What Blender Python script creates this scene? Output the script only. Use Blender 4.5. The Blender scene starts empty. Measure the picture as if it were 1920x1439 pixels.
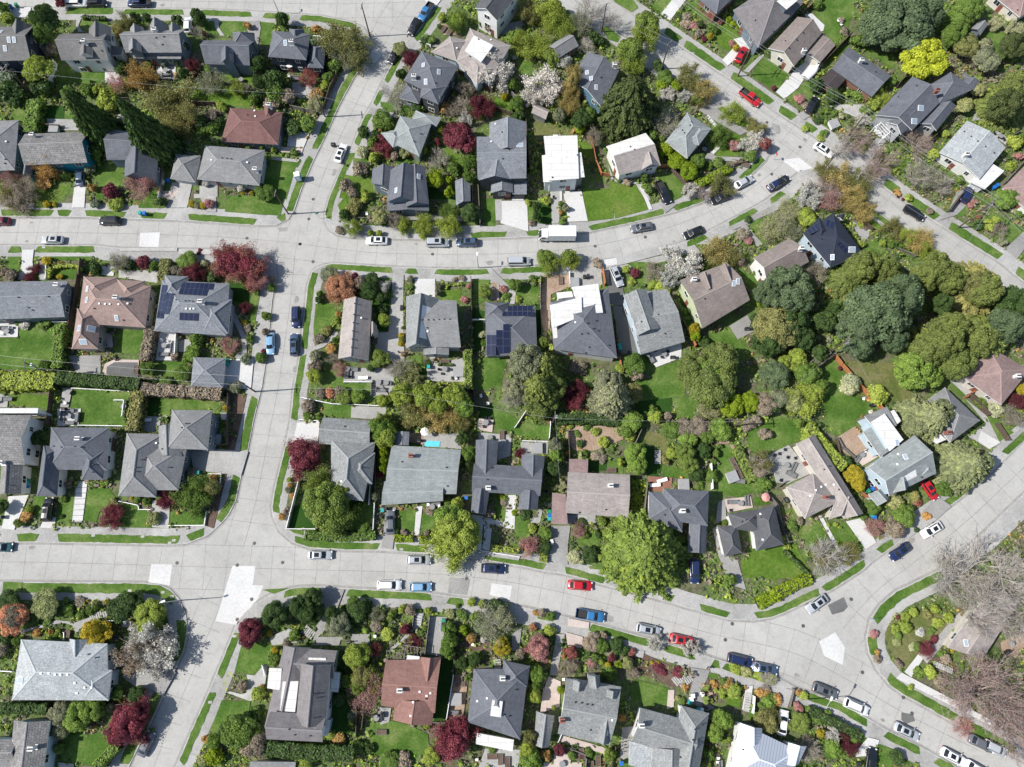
import bpy, bmesh, math, random
import numpy as np
from mathutils import Vector, Matrix
from mathutils.geometry import intersect_ray_tri, delaunay_2d_cdt
random.seed(7); RNG = np.random.default_rng(7)
S = bpy.context.scene
COL = S.collection
# ---------------------------------------------------------------- camera model (survey of the photograph)
CAMH, TILT, FPX = 140.0, math.radians(13.9), 1332.0
CT, ST = math.cos(TILT), math.sin(TILT)
def ray(x, y):
    u, v = x - 960.0, 719.5 - y
    return Vector((u, v*CT + FPX*ST, v*ST - FPX*CT))
def P(x, y, z=0.0):
    d = ray(x, y); t = (CAMH - z)/(-d.z)
    return Vector((d.x*t, d.y*t, z))
def proj(w):
    X, Y, Z = w[0], w[1], w[2]-CAMH
    cy = Y*CT + Z*ST; cz = -Y*ST + Z*CT
    return 960 + FPX*X/(-cz), 719.5 - FPX*cy/(-cz)
TILES = {i+1: ((0, 480, 960, 1420)[i % 4], (0, 355, 710, 1064)[i//4]) for i in range(16)}
TS = 3.838
OX = OY = 0
def tile(n):
    global OX, OY
    OX, OY = TILES[n]
def X(x, y): return OX + x/TS, OY + y/TS
def T(x, y, z=0.0):
    a, b = X(x, y); return P(a, b, z)
def ppm(px, py): return 100.0/((P(px+50, py)-P(px-50, py)).length)   # pixels per metre
def hgt(bx, by, tx, ty):                      # height of an upright thing from foot and tip pixels
    b, t = P(bx, by), P(tx, ty)
    return CAMH*(1 - b.xy.length/max(t.xy.length, .01))
def pairs(s): 
    v = [float(a) for a in s.replace(',', ' ').split()]
    return list(zip(v[::2], v[1::2]))
def area2(w): return sum(w[i-1][0]*w[i][1]-w[i][0]*w[i-1][1] for i in range(len(w)))
# ---------------------------------------------------------------- objects
def link(o, parent=None):
    COL.objects.link(o)
    if parent is not None: o.parent = parent
    return o
def mesh_obj(name, verts, faces, mats, parent=None, fm=None, smooth=False, uv=None, loc=None):
    me = bpy.data.meshes.new(name)
    me.from_pydata([tuple(v) for v in verts], [], faces)
    for m in (mats if isinstance(mats, (list, tuple)) else [mats]): me.materials.append(m)
    if fm: me.polygons.foreach_set('material_index', fm)
    if smooth: me.polygons.foreach_set('use_smooth', [True]*len(faces))
    if uv:
        l = me.uv_layers.new(name='UVMap'); l.data.foreach_set('uv', [c for p in uv for q in p for c in q])
    me.update()
    o = bpy.data.objects.new(name, me)
    if loc is not None: o.location = loc
    return link(o, parent)
def empty(name, loc, rz=0):
    o = bpy.data.objects.new(name, None); o.empty_display_size = .5
    o.location = loc; o.rotation_euler[2] = rz
    return link(o)
def tag(o, label=None, cat=None, group=None, kind=None):
    if label: o['label'] = label
    if cat: o['category'] = cat
    if group: o['group'] = group
    if kind: o['kind'] = kind
    return o
class MB:                                     # collects shapes into one mesh
    def __init__(s): s.v, s.f, s.m = [], [], []
    def add(s, v, f, m=0):
        n = len(s.v); s.v += [tuple(a) for a in v]; s.f += [[i+n for i in q] for q in f]; s.m += [m]*len(f)
    def box(s, x0, y0, z0, x1, y1, z1, m=0, M=None):
        v = [Vector(a) for a in ((x0,y0,z0),(x1,y0,z0),(x1,y1,z0),(x0,y1,z0),(x0,y0,z1),(x1,y0,z1),(x1,y1,z1),(x0,y1,z1))]
        if M: v = [M @ a for a in v]
        s.add(v, [(3,2,1,0),(4,5,6,7),(0,1,5,4),(1,2,6,5),(2,3,7,6),(3,0,4,7)], m); return s
    def cyl(s, a, b, r0, r1=None, n=8, m=0, cap=True):
        a, b = Vector(a), Vector(b); r1 = r0 if r1 is None else r1
        d = (b-a).normalized(); u = d.orthogonal().normalized(); w = d.cross(u)
        v = [a+(u*math.cos(2*math.pi*i/n)+w*math.sin(2*math.pi*i/n))*r0 for i in range(n)] + \
            [b+(u*math.cos(2*math.pi*i/n)+w*math.sin(2*math.pi*i/n))*r1 for i in range(n)]
        f = [(i,(i+1)%n,n+(i+1)%n,n+i) for i in range(n)]
        if cap: f += [tuple(range(n))[::-1], tuple(range(n,2*n))]
        s.add(v, f, m); return s
    def prism(s, w, z0, z1, m=0):
        if area2(w) < 0: w = w[::-1]
        n = len(w)
        s.add([(a[0],a[1],z0) for a in w]+[(a[0],a[1],z1) for a in w],
              [tuple(range(n))[::-1], tuple(range(n,2*n))]+[(i,(i+1)%n,n+(i+1)%n,n+i) for i in range(n)], m); return s
    def obj(s, name, mats, parent=None, smooth=False, loc=None):
        return mesh_obj(name, s.v, s.f, mats, parent, s.m, smooth, loc=loc)
def dup(o, parent=None):                      # a thing with copies of its parts
    c = o.copy(); COL.objects.link(c)
    if parent is not None: c.parent = parent
    for ch in o.children: dup(ch, c)
    return c
# ---------------------------------------------------------------- materials
MATS = {}
def newmat(name):
    m = bpy.data.materials.new(name); m.use_nodes = True
    nt = m.node_tree; return m, nt, nt.nodes['Principled BSDF']
def N(nt, t, **k):
    n = nt.nodes.new(t)
    for a, b in k.items():
        if a.startswith('i_'):
            n.inputs[a[2:].replace('_', ' ')].default_value = b
        else: setattr(n, a, b)
    return n
def L(nt, a, b): nt.links.new(a, b)
def ramp(nt, src, stops):
    r = nt.nodes.new('ShaderNodeValToRGB'); e = r.color_ramp.elements
    while len(e) < len(stops): e.new(.5)
    for i, (p, c) in enumerate(stops):
        e[i].position = p; e[i].color = (*c, 1) if len(c) == 3 else c
    L(nt, src, r.inputs[0]); return r.outputs[0]
def noise(nt, vec, scale, detail=3, rough=.55, dist=0):
    n = N(nt, 'ShaderNodeTexNoise'); n.inputs['Scale'].default_value = scale; n.inputs['Detail'].default_value = detail
    n.inputs['Roughness'].default_value = rough; n.inputs['Distortion'].default_value = dist
    if vec: L(nt, vec, n.inputs['Vector'])
    return n.outputs['Fac']
def mixc(nt, fac, a, b, mode='MIX'):
    n = N(nt, 'ShaderNodeMix', data_type='RGBA', blend_type=mode)
    for i, v in ((0, fac), (6, a), (7, b)):
        if hasattr(v, 'links') or hasattr(v, 'is_linked'): L(nt, v, n.inputs[i])
        elif i == 0: n.inputs[0].default_value = v
        else: n.inputs[i].default_value = (*v, 1)
    return n.outputs[2]
def sc(c, k): return tuple(min(1, a*k) for a in c)
def wpos(nt): return N(nt, 'ShaderNodeNewGeometry').outputs['Position']
def plain(name, c, rough=.7, metal=0, spec=.3, var=.12, vs=3.0, coat=0):
    k = ('p', name)
    if k in MATS: return MATS[k]
    m, nt, b = newmat(name)
    if var:
        f = noise(nt, wpos(nt), vs, 4, .6)
        L(nt, ramp(nt, f, [(.3, sc(c, 1-var)), (.7, sc(c, 1+var))]), b.inputs['Base Color'])
    else: b.inputs['Base Color'].default_value = (*c, 1)
    b.inputs['Roughness'].default_value = rough; b.inputs['Metallic'].default_value = metal
    b.inputs['Specular IOR Level'].default_value = spec
    if coat: b.inputs['Coat Weight'].default_value = coat; b.inputs['Coat Roughness'].default_value = .05
    MATS[k] = m; return m
def ground_mat(name, stops, big=.05, fine=1.6, contrast=.35, bump=0, rough=.9, crack=0):
    m, nt, b = newmat(name); w = wpos(nt)
    base = ramp(nt, noise(nt, w, big, 6, .62, .4), stops)
    f = noise(nt, w, fine, 5, .7)
    g = ramp(nt, f, [(.25, (1-contrast,)*3), (.75, (1+contrast*.6 if 1+contrast*.6 < 1.5 else 1.5,)*3)])
    c = mixc(nt, 1.0, base, g, 'MULTIPLY')
    # long soft tyre-worn / weather stains
    if crack:
        v = N(nt, 'ShaderNodeTexVoronoi', feature='DISTANCE_TO_EDGE'); v.inputs['Scale'].default_value = crack
        w2 = N(nt, 'ShaderNodeVectorMath', operation='ADD'); L(nt, w, w2.inputs[0])
        nz = N(nt, 'ShaderNodeTexNoise'); nz.inputs['Scale'].default_value = .5; L(nt, w, nz.inputs['Vector'])
        s3 = N(nt, 'ShaderNodeVectorMath', operation='SCALE'); s3.inputs['Scale'].default_value = 2.5
        L(nt, nz.outputs['Color'], s3.inputs[0]); L(nt, s3.outputs[0], w2.inputs[1]); L(nt, w2.outputs[0], v.inputs['Vector'])
        cr = ramp(nt, v.outputs['Distance'], [(0, (.80,)*3), (.005, (1,)*3)])
        c = mixc(nt, ramp(nt, noise(nt, w, .07, 3), [(.48, (0,)*3), (.6, (1,)*3)]), c, mixc(nt, 1.0, c, cr, 'MULTIPLY'))
        st = ramp(nt, noise(nt, w, .45, 6, .72, .25), [(.34, (.88,)*3), (.5, (1,)*3), (.7, (1.05,)*3)])
        c = mixc(nt, 1.0, c, st, 'MULTIPLY')
    L(nt, c, b.inputs['Base Color']); b.inputs['Roughness'].default_value = rough
    b.inputs['Specular IOR Level'].default_value = .15
    if bump:
        bp = N(nt, 'ShaderNodeBump'); bp.inputs['Strength'].default_value = bump; bp.inputs['Distance'].default_value = .15
        L(nt, f, bp.inputs['Height']); L(nt, bp.outputs[0], b.inputs['Normal'])
    return m
ROAD = ground_mat('road_concrete', [(.3, (.335,.328,.305)), (.55, (.388,.380,.356)), (.75, (.440,.431,.405))], .06, 2.2, .13, crack=.10)
ROAD2 = ground_mat('joint_sealant', [(.3, (.20,.195,.185)), (.7, (.31,.30,.285))], .3, 2, .35)
WALK = ground_mat('pavement_concrete', [(.3, (.27,.265,.25)), (.5, (.34,.335,.32)), (.72, (.43,.42,.405))], .09, 2.6, .28, crack=.2)
KERB = ground_mat('kerb_concrete', [(.3, (.33,.325,.31)), (.7, (.46,.45,.43))], .3, 2.6, .3)
NEWC = ground_mat('new_concrete', [(.3, (.47,.465,.45)), (.7, (.56,.555,.54))], .15, 2.5, .16)
NEWP = ground_mat('fresh_concrete', [(.3, (.50,.495,.48)), (.7, (.58,.575,.56))], .35, 2.2, .18)
ASPH = ground_mat('asphalt', [(.3, (.10,.10,.10)), (.7, (.15,.15,.145))], .2, 3, .25)
MIDC = ground_mat('old_concrete', [(.3, (.22,.215,.205)), (.7, (.33,.325,.31))], .2, 3, .3)
BRICK = ground_mat('brick_paving', [(.3, (.25,.16,.13)), (.7, (.36,.25,.21))], .3, 3.5, .3)
PINK = ground_mat('sandstone_paving', [(.3, (.42,.34,.30)), (.7, (.52,.45,.41))], .3, 3.5, .2)
WOODD = ground_mat('timber_deck', [(.3, (.20,.10,.075)), (.7, (.30,.15,.11))], .6, 3.5, .25)
GRAV = ground_mat('gravel', [(.3, (.33,.32,.30)), (.7, (.50,.49,.46))], .4, 6, .5, .4)
SOIL = ground_mat('garden_soil', [(.28, (.075,.095,.035)), (.42, (.14,.128,.085)), (.52, (.095,.145,.040)), (.62, (.13,.18,.052)), (.72, (.22,.19,.14)), (.82, (.16,.18,.08))], .22, 1.7, .6, .8)
BARK = ground_mat('bark_mulch', [(.3, (.10,.065,.048)), (.7, (.16,.11,.085))], .4, 3, .5, .5)
DIRT = ground_mat('bare_earth', [(.3, (.27,.18,.12)), (.7, (.40,.31,.24))], .3, 2.5, .4, .5)
LG = {'1': ground_mat('lawn_grass', [(.26, (.040,.092,.012)), (.44, (.066,.132,.020)), (.55, (.100,.165,.034)), (.66, (.150,.200,.058)), (.78, (.19,.20,.085))], .22, 2.8, .5, .5),
      '2': ground_mat('mossy_grass', [(.3, (.060,.120,.012)), (.5, (.095,.165,.022)), (.72, (.150,.190,.045))], .2, 2.4, .5, .5),
      '3': ground_mat('worn_grass', [(.3, (.085,.120,.028)), (.5, (.135,.145,.050)), (.72, (.19,.165,.085))], .2, 2.2, .45, .5),
      '4': ground_mat('dark_turf', [(.3, (.018,.055,.008)), (.7, (.030,.080,.012))], .3, 3, .3, .4)}
WATER = plain('pool_water', (.12,.55,.65), .1, 0, .5)
# roofs --------------------------------------------------------
RC = dict(lt=(0.345,0.365,0.370), gr=(0.209,0.211,0.212), gd=(0.153,0.150,0.147), sl=(0.120,0.127,0.145), dk=(0.090,0.093,0.099), tn=(0.299,0.266,0.249), br=(0.215,0.181,0.164),
          pb=(0.266,0.192,0.169), mr=(0.169,0.090,0.081), gn=(0.243,0.262,0.260), wh=(0.600,0.600,0.590), mt=(0.475,0.508,0.565), sk=(0.209,0.203,0.198),
          nv=(0.025,0.032,0.050), mv=(0.175,0.164,0.166), mn=(0.254,0.181,0.169), cg=(0.181,0.192,0.210), rb=(0.232,0.127,0.107), gg=(0.220,0.228,0.226), ds=(0.055,0.045,0.045))
def roofmat(k):
    if ('r', k) in MATS: return MATS[('r', k)]
    c = RC[k]
    m, nt, b = newmat('roof_' + k); w = wpos(nt)
    uv = N(nt, 'ShaderNodeUVMap').outputs[0]
    if k == 'wh':
        st = ramp(nt, noise(nt, w, .9, 5, .6, .5), [(.25, (.86,.80,.72)), (.42, (.96,.95,.93)), (.6, (1,1,1))])
        br = N(nt, 'ShaderNodeTexBrick'); L(nt, w, br.inputs['Vector']); br.inputs['Scale'].default_value = 1; br.inputs['Brick Width'].default_value = 4.2; br.inputs['Row Height'].default_value = 1.5; br.inputs['Mortar Size'].default_value = .05
        br.inputs['Color1'].default_value = (1,1,1,1); br.inputs['Color2'].default_value = (.93,.92,.90,1); br.inputs['Mortar'].default_value = (.72,.71,.69,1)
        col = mixc(nt, 1, mixc(nt, 1, c, st, 'MULTIPLY'), br.outputs['Color'], 'MULTIPLY')
    elif k == 'mt':
        wv = N(nt, 'ShaderNodeTexWave', wave_type='BANDS', bands_direction='X'); wv.inputs['Scale'].default_value = .62
        L(nt, uv, wv.inputs['Vector'])
        col = mixc(nt, 1, c, ramp(nt, wv.outputs['Fac'], [(.0, (.55,)*3), (.12, (1,)*3)]), 'MULTIPLY')
    else:
        big = ramp(nt, noise(nt, w, .35, 4, .6, .6), [(.3, (.86,)*3), (.7, (1.10,)*3)])
        br = N(nt, 'ShaderNodeTexBrick'); L(nt, uv, br.inputs['Vector'])
        coarse = k in ('sk', 'gn2')
        br.inputs['Scale'].default_value = 1.0; br.inputs['Brick Width'].default_value = .55 if coarse else .9
        br.inputs['Row Height'].default_value = .42 if coarse else .30; br.inputs['Mortar Size'].default_value = .03 if coarse else .012
        br.inputs['Color1'].default_value = (.80,.80,.80,1) if coarse else (.88,.88,.88,1); br.inputs['Color2'].default_value = (1.2,1.2,1.2,1) if coarse else (1.08,1.08,1.08,1)
        br.inputs['Mortar'].default_value = (.45,.45,.45,1) if coarse else (.74,.74,.74,1); br.inputs['Bias'].default_value = 0
        fine = ramp(nt, noise(nt, w, 3.6, 3, .8), [(.3, (.80,)*3), (.7, (1.20,)*3)] if k not in ('sk','cg','gg','lt') else [(.32, (.66,)*3), (.68, (1.34,)*3)])
        stk = N(nt, 'ShaderNodeMapping'); L(nt, uv, stk.inputs['Vector']); stk.inputs['Scale'].default_value = (1.1, .12, 1)
        stc = ramp(nt, noise(nt, stk.outputs[0], 1.0, 4, .65), [(.33, (.86,)*3), (.5, (1,)*3), (.75, (1.05,)*3)])
        col = mixc(nt, 1, c, big, 'MULTIPLY'); col = mixc(nt, 1, col, br.outputs['Color'], 'MULTIPLY')
        col = mixc(nt, 1, col, fine, 'MULTIPLY'); col = mixc(nt, 1, col, stc, 'MULTIPLY')
        moss = ramp(nt, noise(nt, w, .8, 5, .7), [(.60, (0,0,0)), (.78, (.35,)*3)])
        col = mixc(nt, moss, col, sc((c[0]*.9, c[1]*1.0, c[2]*.75), .8))
    L(nt, col, b.inputs['Base Color'])
    b.inputs['Roughness'].default_value = .35 if k == 'mt' else .82
    if k == 'mt': b.inputs['Metallic'].default_value = .3
    b.inputs['Specular IOR Level'].default_value = .25
    MATS[('r', k)] = m; return m
WC = dict(wh=(.72,.72,.70), lb=(.46,.56,.63), bl=(.11,.21,.28), nv=(.030,.042,.065), gy=(.16,.17,.18), lg=(.40,.41,.42), tn=(.42,.38,.32),
          bk=(.22,.12,.09), gb=(.14,.18,.22), pg=(.50,.54,.36), te=(.02,.19,.26), cr=(.62,.58,.50), dg=(.06,.065,.07), sg=(.20,.24,.22))
def wallmat(k):
    if ('w', k) in MATS: return MATS[('w', k)]
    m, nt, b = newmat('siding_' + k); w = wpos(nt); c = WC[k]
    wv = N(nt, 'ShaderNodeTexWave', wave_type='BANDS', bands_direction='Z'); wv.inputs['Scale'].default_value = 1.6; L(nt, w, wv.inputs['Vector'])
    col = mixc(nt, 1, c, ramp(nt, wv.outputs['Fac'], [(0, (.72,)*3), (.25, (1,)*3)]), 'MULTIPLY')
    col = mixc(nt, 1, col, ramp(nt, noise(nt, w, .8, 4), [(.3, (.88,)*3), (.7, (1.06,)*3)]), 'MULTIPLY')
    L(nt, col, b.inputs['Base Color']); b.inputs['Roughness'].default_value = .6; b.inputs['Specular IOR Level'].default_value = .3
    MATS[('w', k)] = m; return m
TRIM = plain('white_trim', (.68,.68,.66), .5)
GLASS = plain('window_glass', (.02,.028,.035), .06, 0, .6, 0)
SOLAR = None
def solarmat():
    m, nt, b = newmat('solar_cells'); uv = N(nt, 'ShaderNodeUVMap').outputs[0]
    br = N(nt, 'ShaderNodeTexBrick'); L(nt, uv, br.inputs['Vector']); br.offset = 0
    br.inputs['Scale'].default_value = 1; br.inputs['Brick Width'].default_value = 1.0; br.inputs['Row Height'].default_value = 1.65
    br.inputs['Mortar Size'].default_value = .035; br.inputs['Mortar'].default_value = (.07,.08,.11,1)
    br.inputs['Color1'].default_value = (.012,.016,.040,1); br.inputs['Color2'].default_value = (.018,.022,.050,1)
    L(nt, br.outputs['Color'], b.inputs['Base Color']); b.inputs['Roughness'].default_value = .15; return m
SOLAR = solarmat()
GUT = ground_mat('gutter_stain', [(.3, (.25,.24,.22)), (.7, (.34,.33,.31))], .4, 2.0, .3)
CHB = plain('chimney_brick', (.24,.10,.075), .85, var=.3, vs=9)
CHW = plain('chimney_render', (.62,.61,.58), .8)
DARKM = plain('dark_metal', (.035,.035,.04), .5, .3)
GALV = plain('galvanised_metal', (.45,.46,.47), .45, .4)
WOODP = plain('creosoted_timber', (.10,.072,.055), .85, var=.3)
CEDAR = plain('cedar_boards', (.40,.16,.07), .75, var=.2)
GREYW = plain('weathered_boards', (.17,.155,.14), .85, var=.25)
WHITEP = plain('white_paint', (.78,.78,.77), .45)
SKYL = plain('skylight_glass', (.30,.36,.42), .08, 0, .6, 0)
# foliage ------------------------------------------------------
FC = dict(g=(0.153,0.242,0.052), d=(0.077,0.133,0.040), y=(0.325,0.402,0.077), l=(0.230,0.320,0.020), o=(0.498,0.317,0.113), m=(0.185,0.048,0.066), h=(0.100,0.130,0.045), p=(0.452,0.236,0.227),
          w=(0.620,0.600,0.580), b=(0.339,0.289,0.225), u=(0.216,0.266,0.177), r=(0.310,0.120,0.105), Y=(0.460,0.520,0.045), z=(0.186,0.233,0.067), j=(0.448,0.373,0.149), k=(0.420,0.350,0.035), t=(0.266,0.266,0.100), e=(0.216,0.289,0.066),
          c=(0.122,0.177,0.090), a=(0.234,0.269,0.141), s=(0.559,0.287,0.173), q=(0.250,0.062,0.085), v=(0.261,0.283,0.177), x=(0.362,0.385,0.173), n=(0.296,0.251,0.196), G=(0.209,0.320,0.065), f=(0.460,0.480,0.300))
def leafmat(k):
    if ('l', k) in MATS: return MATS[('l', k)]
    c = FC[k]; m, nt, b = newmat('leaves_' + k)
    at = N(nt, 'ShaderNodeAttribute', attribute_name='tint').outputs['Fac']
    oi = N(nt, 'ShaderNodeObjectInfo').outputs['Random']
    hue = (c[0]*1.15, c[1]*1.1, c[2]*.85)
    col = ramp(nt, at, [(0, sc(c, .55)), (.5, c), (1, sc(hue, 1.5))])
    col = mixc(nt, 1, col, ramp(nt, oi, [(0, (.82,.86,.85)), (1, (1.15,1.1,1.1))]), 'MULTIPLY')
    L(nt, col, b.inputs['Base Color']); b.inputs['Roughness'].default_value = .55; b.inputs['Specular IOR Level'].default_value = .25
    tr = N(nt, 'ShaderNodeBsdfTranslucent'); L(nt, col, tr.inputs['Color'])
    mx = N(nt, 'ShaderNodeMixShader'); mx.inputs[0].default_value = .36
    L(nt, b.outputs[0], mx.inputs[1]); L(nt, tr.outputs[0], mx.inputs[2])
    L(nt, mx.outputs[0], nt.nodes['Material Output'].inputs[0])
    MATS[('l', k)] = m; return m
BARKM = plain('tree_bark', (.105,.080,.060), .9, var=.25, vs=6)
BARKL = plain('pale_bark', (.36,.33,.29), .9, var=.2, vs=6)
BARKR = plain('reddish_twigs', (.30,.235,.210), .9, var=.2, vs=6)
# ================================================================= GROUND
def sheet(name, w, z, mat, kind='structure', parent=None):
    """flat polygon (any simple outline) triangulated, given world xy"""
    if area2(w) < 0: w = w[::-1]
    c = Vector((sum(a[0] for a in w)/len(w), sum(a[1] for a in w)/len(w))); n = len(w)
    r = delaunay_2d_cdt([Vector((a[0]-c.x, a[1]-c.y)) for a in w], [(i, (i+1) % n) for i in range(n)], [], 1, 1e-4)
    fs = []
    for f in r[2]:
        q = [r[0][i] for i in f]; a2 = sum(q[i-1].x*q[i].y-q[i].x*q[i-1].y for i in range(3))
        if abs(a2) > 1e-4: fs.append(tuple(f) if a2 > 0 else tuple(f)[::-1])
    me = bpy.data.meshes.new(name); me.from_pydata([(v.x+c.x, v.y+c.y, z) for v in r[0]], [], fs); me.materials.append(mat); me.update()
    o = bpy.data.objects.new(name, me); link(o, parent)
    if kind: o['kind'] = kind
    return o
def smooth_px(p, it=1):                       # soften corners of a closed outline
    for _ in range(it):
        q = []
        for i in range(len(p)):
            a, b = p[i], p[(i+1) % len(p)]
            q += [(a[0]*.75+b[0]*.25, a[1]*.75+b[1]*.25), (a[0]*.25+b[0]*.75, a[1]*.25+b[1]*.75)]
        p = q
    return p
gnd = sheet('ground', [(-900,-900),(900,-900),(900,900),(-900,900)], -.30, SOIL)
# raster of what already covers the yards (1 cell = .5 m)
GX0, GY0, GN, GC = -175.0, -110.0, 720, .5
OCC = np.ones((GN, GN), bool)                 # True = nothing may grow here
LAWNM = np.zeros((GN, GN), bool)
def rast(w, val, A=OCC, grow=0):
    ys = [p[1] for p in w]; n = len(w)
    for j in range(max(0, int((min(ys)-GY0)/GC)), min(GN-1, int((max(ys)-GY0)/GC)+1)+1):
        y = GY0+(j+.5)*GC; xs = []
        for i in range(n):
            a, b = w[i-1], w[i]
            if (a[1] > y) != (b[1] > y): xs.append(a[0]+(y-a[1])*(b[0]-a[0])/(b[1]-a[1]))
        xs.sort()
        for q in range(0, len(xs)-1, 2):
            i0 = max(0, int(math.ceil((xs[q]-grow-GX0)/GC-.5))); i1 = min(GN-1, int(math.floor((xs[q+1]+grow-GX0)/GC-.5)))
            if i1 >= i0: A[j, i0:i1+1] = val
def offset_closed(w, d):                      # inset of a CCW outline by d metres
    n = len(w); out = []
    for i in range(n):
        a, b, c = Vector(w[i-1][:2]), Vector(w[i][:2]), Vector(w[(i+1) % n][:2])
        d1 = (b-a).normalized(); d2 = (c-b).normalized()
        n1 = Vector((-d1.y, d1.x)); n2 = Vector((-d2.y, d2.x)); m = (n1+n2)
        if m.length < .3: m = n1
        m.normalize(); k = d/max(.45, m.dot(n1)); out.append(b+m*k)
    return out
def gpx(s): return [P(a, b).xy for a, b in s]
def clean(p, eps=1.0):
    out = []
    for a in p:
        if not out or math.hypot(a[0]-out[-1][0], a[1]-out[-1][1]) > eps: out.append(a)
    return out
BL = {
 'A': '-260,12 0,14 125,16 374,18 474,22 602,30 660,42 682,53 693,67 697,84 688,112 662,151 636,200 610,258 587,305 566,355 552,396 541,412 519,423 480,424 351,415 156,408 0,407 -260,407',
 'B': '870,-80 829,-5 800,38 772,75 740,110 717,155 696,197 680,225 660,276 641,314 617,370 609,400 610,418 618,432 634,442 660,446 792,450 881,449 951,447 1020,444 1106,436 1194,417 1265,399 1325,378 1382,350 1413,325 1435,303 1445,285 1444,262 1430,242 1400,222 1353,200 1300,165 1250,130 1220,107 1163,66 1121,36 1060,-10 970,-80',
 'C': '1060,-90 1142,-5 1184,25 1240,63 1293,99 1343,133 1364,146 1429,193 1480,227 1545,268 1568,287 1615,320 1644,341 1675,365 1699,381 1753,417 1777,432 1873,492 1920,530 2080,630 2140,-90',
 'D': '592,503 608,497 626,494 688,498 740,501 785,503 870,505 920,503 980,501 1050,497 1127,489 1158,485 1246,466 1283,454 1325,436 1361,417 1413,389 1436,376 1467,354 1480,338 1500,322 1522,316 1550,333 1588,358 1647,400 1680,423 1756,474 1798,506 1860,552 1920,594 2060,680 2060,735 1980,780 1920,825 1880,865 1842,903 1785,947 1722,990 1680,1022 1634,1054 1618,1069 1566,1103 1524,1124 1472,1149 1445,1159 1413,1164 1366,1162 1309,1146 1283,1139 1262,1132 1134,1098 1054,1076 1022,1072 980,1063 897,1049 800,1039 714,1033 641,1032 579,1028 548,1017 524,996 512,970 509,950 516,913 527,866 536,832 545,785 550,730 555,705 563,660 567,615 572,576 576,537 584,512',
 'E': '-260,461 180,461 224,466 404,468 470,474 505,485 517,498 519,518 511,563 506,615 499,680 492,725 487,745 476,790 466,843 453,892 443,939 430,965 417,981 391,1004 352,1020 312,1022 104,1018 0,1017 -260,1015',
 'F': '-260,1090 8,1091 273,1093 300,1096 320,1105 336,1122 349,1150 353,1181 346,1220 333,1246 310,1298 286,1350 260,1402 242,1439 200,1530 -260,1530',
 'G': '500,1119 519,1110 545,1103 566,1100 610,1100 649,1103 792,1110 839,1117 959,1134 999,1142 1043,1152 1106,1167 1218,1197 1306,1223 1335,1233 1460,1271 1493,1290 1576,1317 1632,1350 1660,1367 1730,1402 1790,1436 1930,1520 290,1530 331,1434 365,1356 391,1298 419,1231 440,1179 445,1166 458,1150 476,1134',
 'H': '2100,800 1990,868 1920,925 1840,1002 1800,1037 1764,1067 1680,1108 1649,1134 1631,1160 1624,1194 1628,1225 1644,1257 1667,1285 1693,1304 1745,1332 1790,1358 1920,1429 2080,1510',
}
INS = dict(A=3.3, B=3.1, C=3.4, D=2.9, E=3.1, F=3.3, G=3.1, H=3.3)
sheet('road', [(-200,-130),(200,-130),(200,200),(-200,200)], 0, ROAD)
BW = {}
for k, s in BL.items():
    w = gpx(pairs(s))
    if area2(w) < 0: w = w[::-1]
    BW[k] = w
    mb = MB(); n = len(w); inn = offset_closed(w, .18)
    # pavement slab with a real kerb step and a paler kerb stone along its edge
    mb.add([(a.x,a.y,-.05) for a in w]+[(a.x,a.y,.125) for a in w]+[(a.x,a.y,.13) for a in inn],
           [(i,(i+1)%n,n+(i+1)%n,n+i) for i in range(n)]+[(n+i,n+(i+1)%n,2*n+(i+1)%n,2*n+i) for i in range(n)])
    mb.obj('kerb', KERB)['kind'] = 'structure'
    og = offset_closed(w, -.42)
    gt = MB(); gt.add([(a.x,a.y,.0025) for a in w]+[(a.x,a.y,.0025) for a in og], [(n+i,n+(i+1)%n,(i+1)%n,i) for i in range(n)])
    gt.obj('gutter', GUT)['kind'] = 'structure'
    sheet('pavement', [(a.x,a.y) for a in inn], .13, WALK)
    y = offset_closed(w, INS[k]); y = [tuple(a) for a in y]
    # drop vertices that fold back at tight corners
    sheet('garden_ground', y, .15, SOIL)
    rast(y, False)
NS = [0]
def ribbon(pts, d0, d1):
    n = len(pts); a, b = [], []
    for i in range(n):
        d = (pts[min(i+1, n-1)]-pts[max(i-1, 0)]).normalized(); nn = Vector((-d.y, d.x))
        a.append(pts[i]+nn*d0); b.append(pts[i]+nn*d1)
    return a, b
def near_param(w, q):
    best = None
    for i in range(len(w)):
        a, b = w[i], w[(i+1) % len(w)]; d = b-a; t = max(0, min(1, (q-a).dot(d)/max(d.length_squared, 1e-9)))
        r = (a+d*t-q).length
        if best is None or r < best[0]: best = (r, i, t, a+d*t)
    return best
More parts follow.
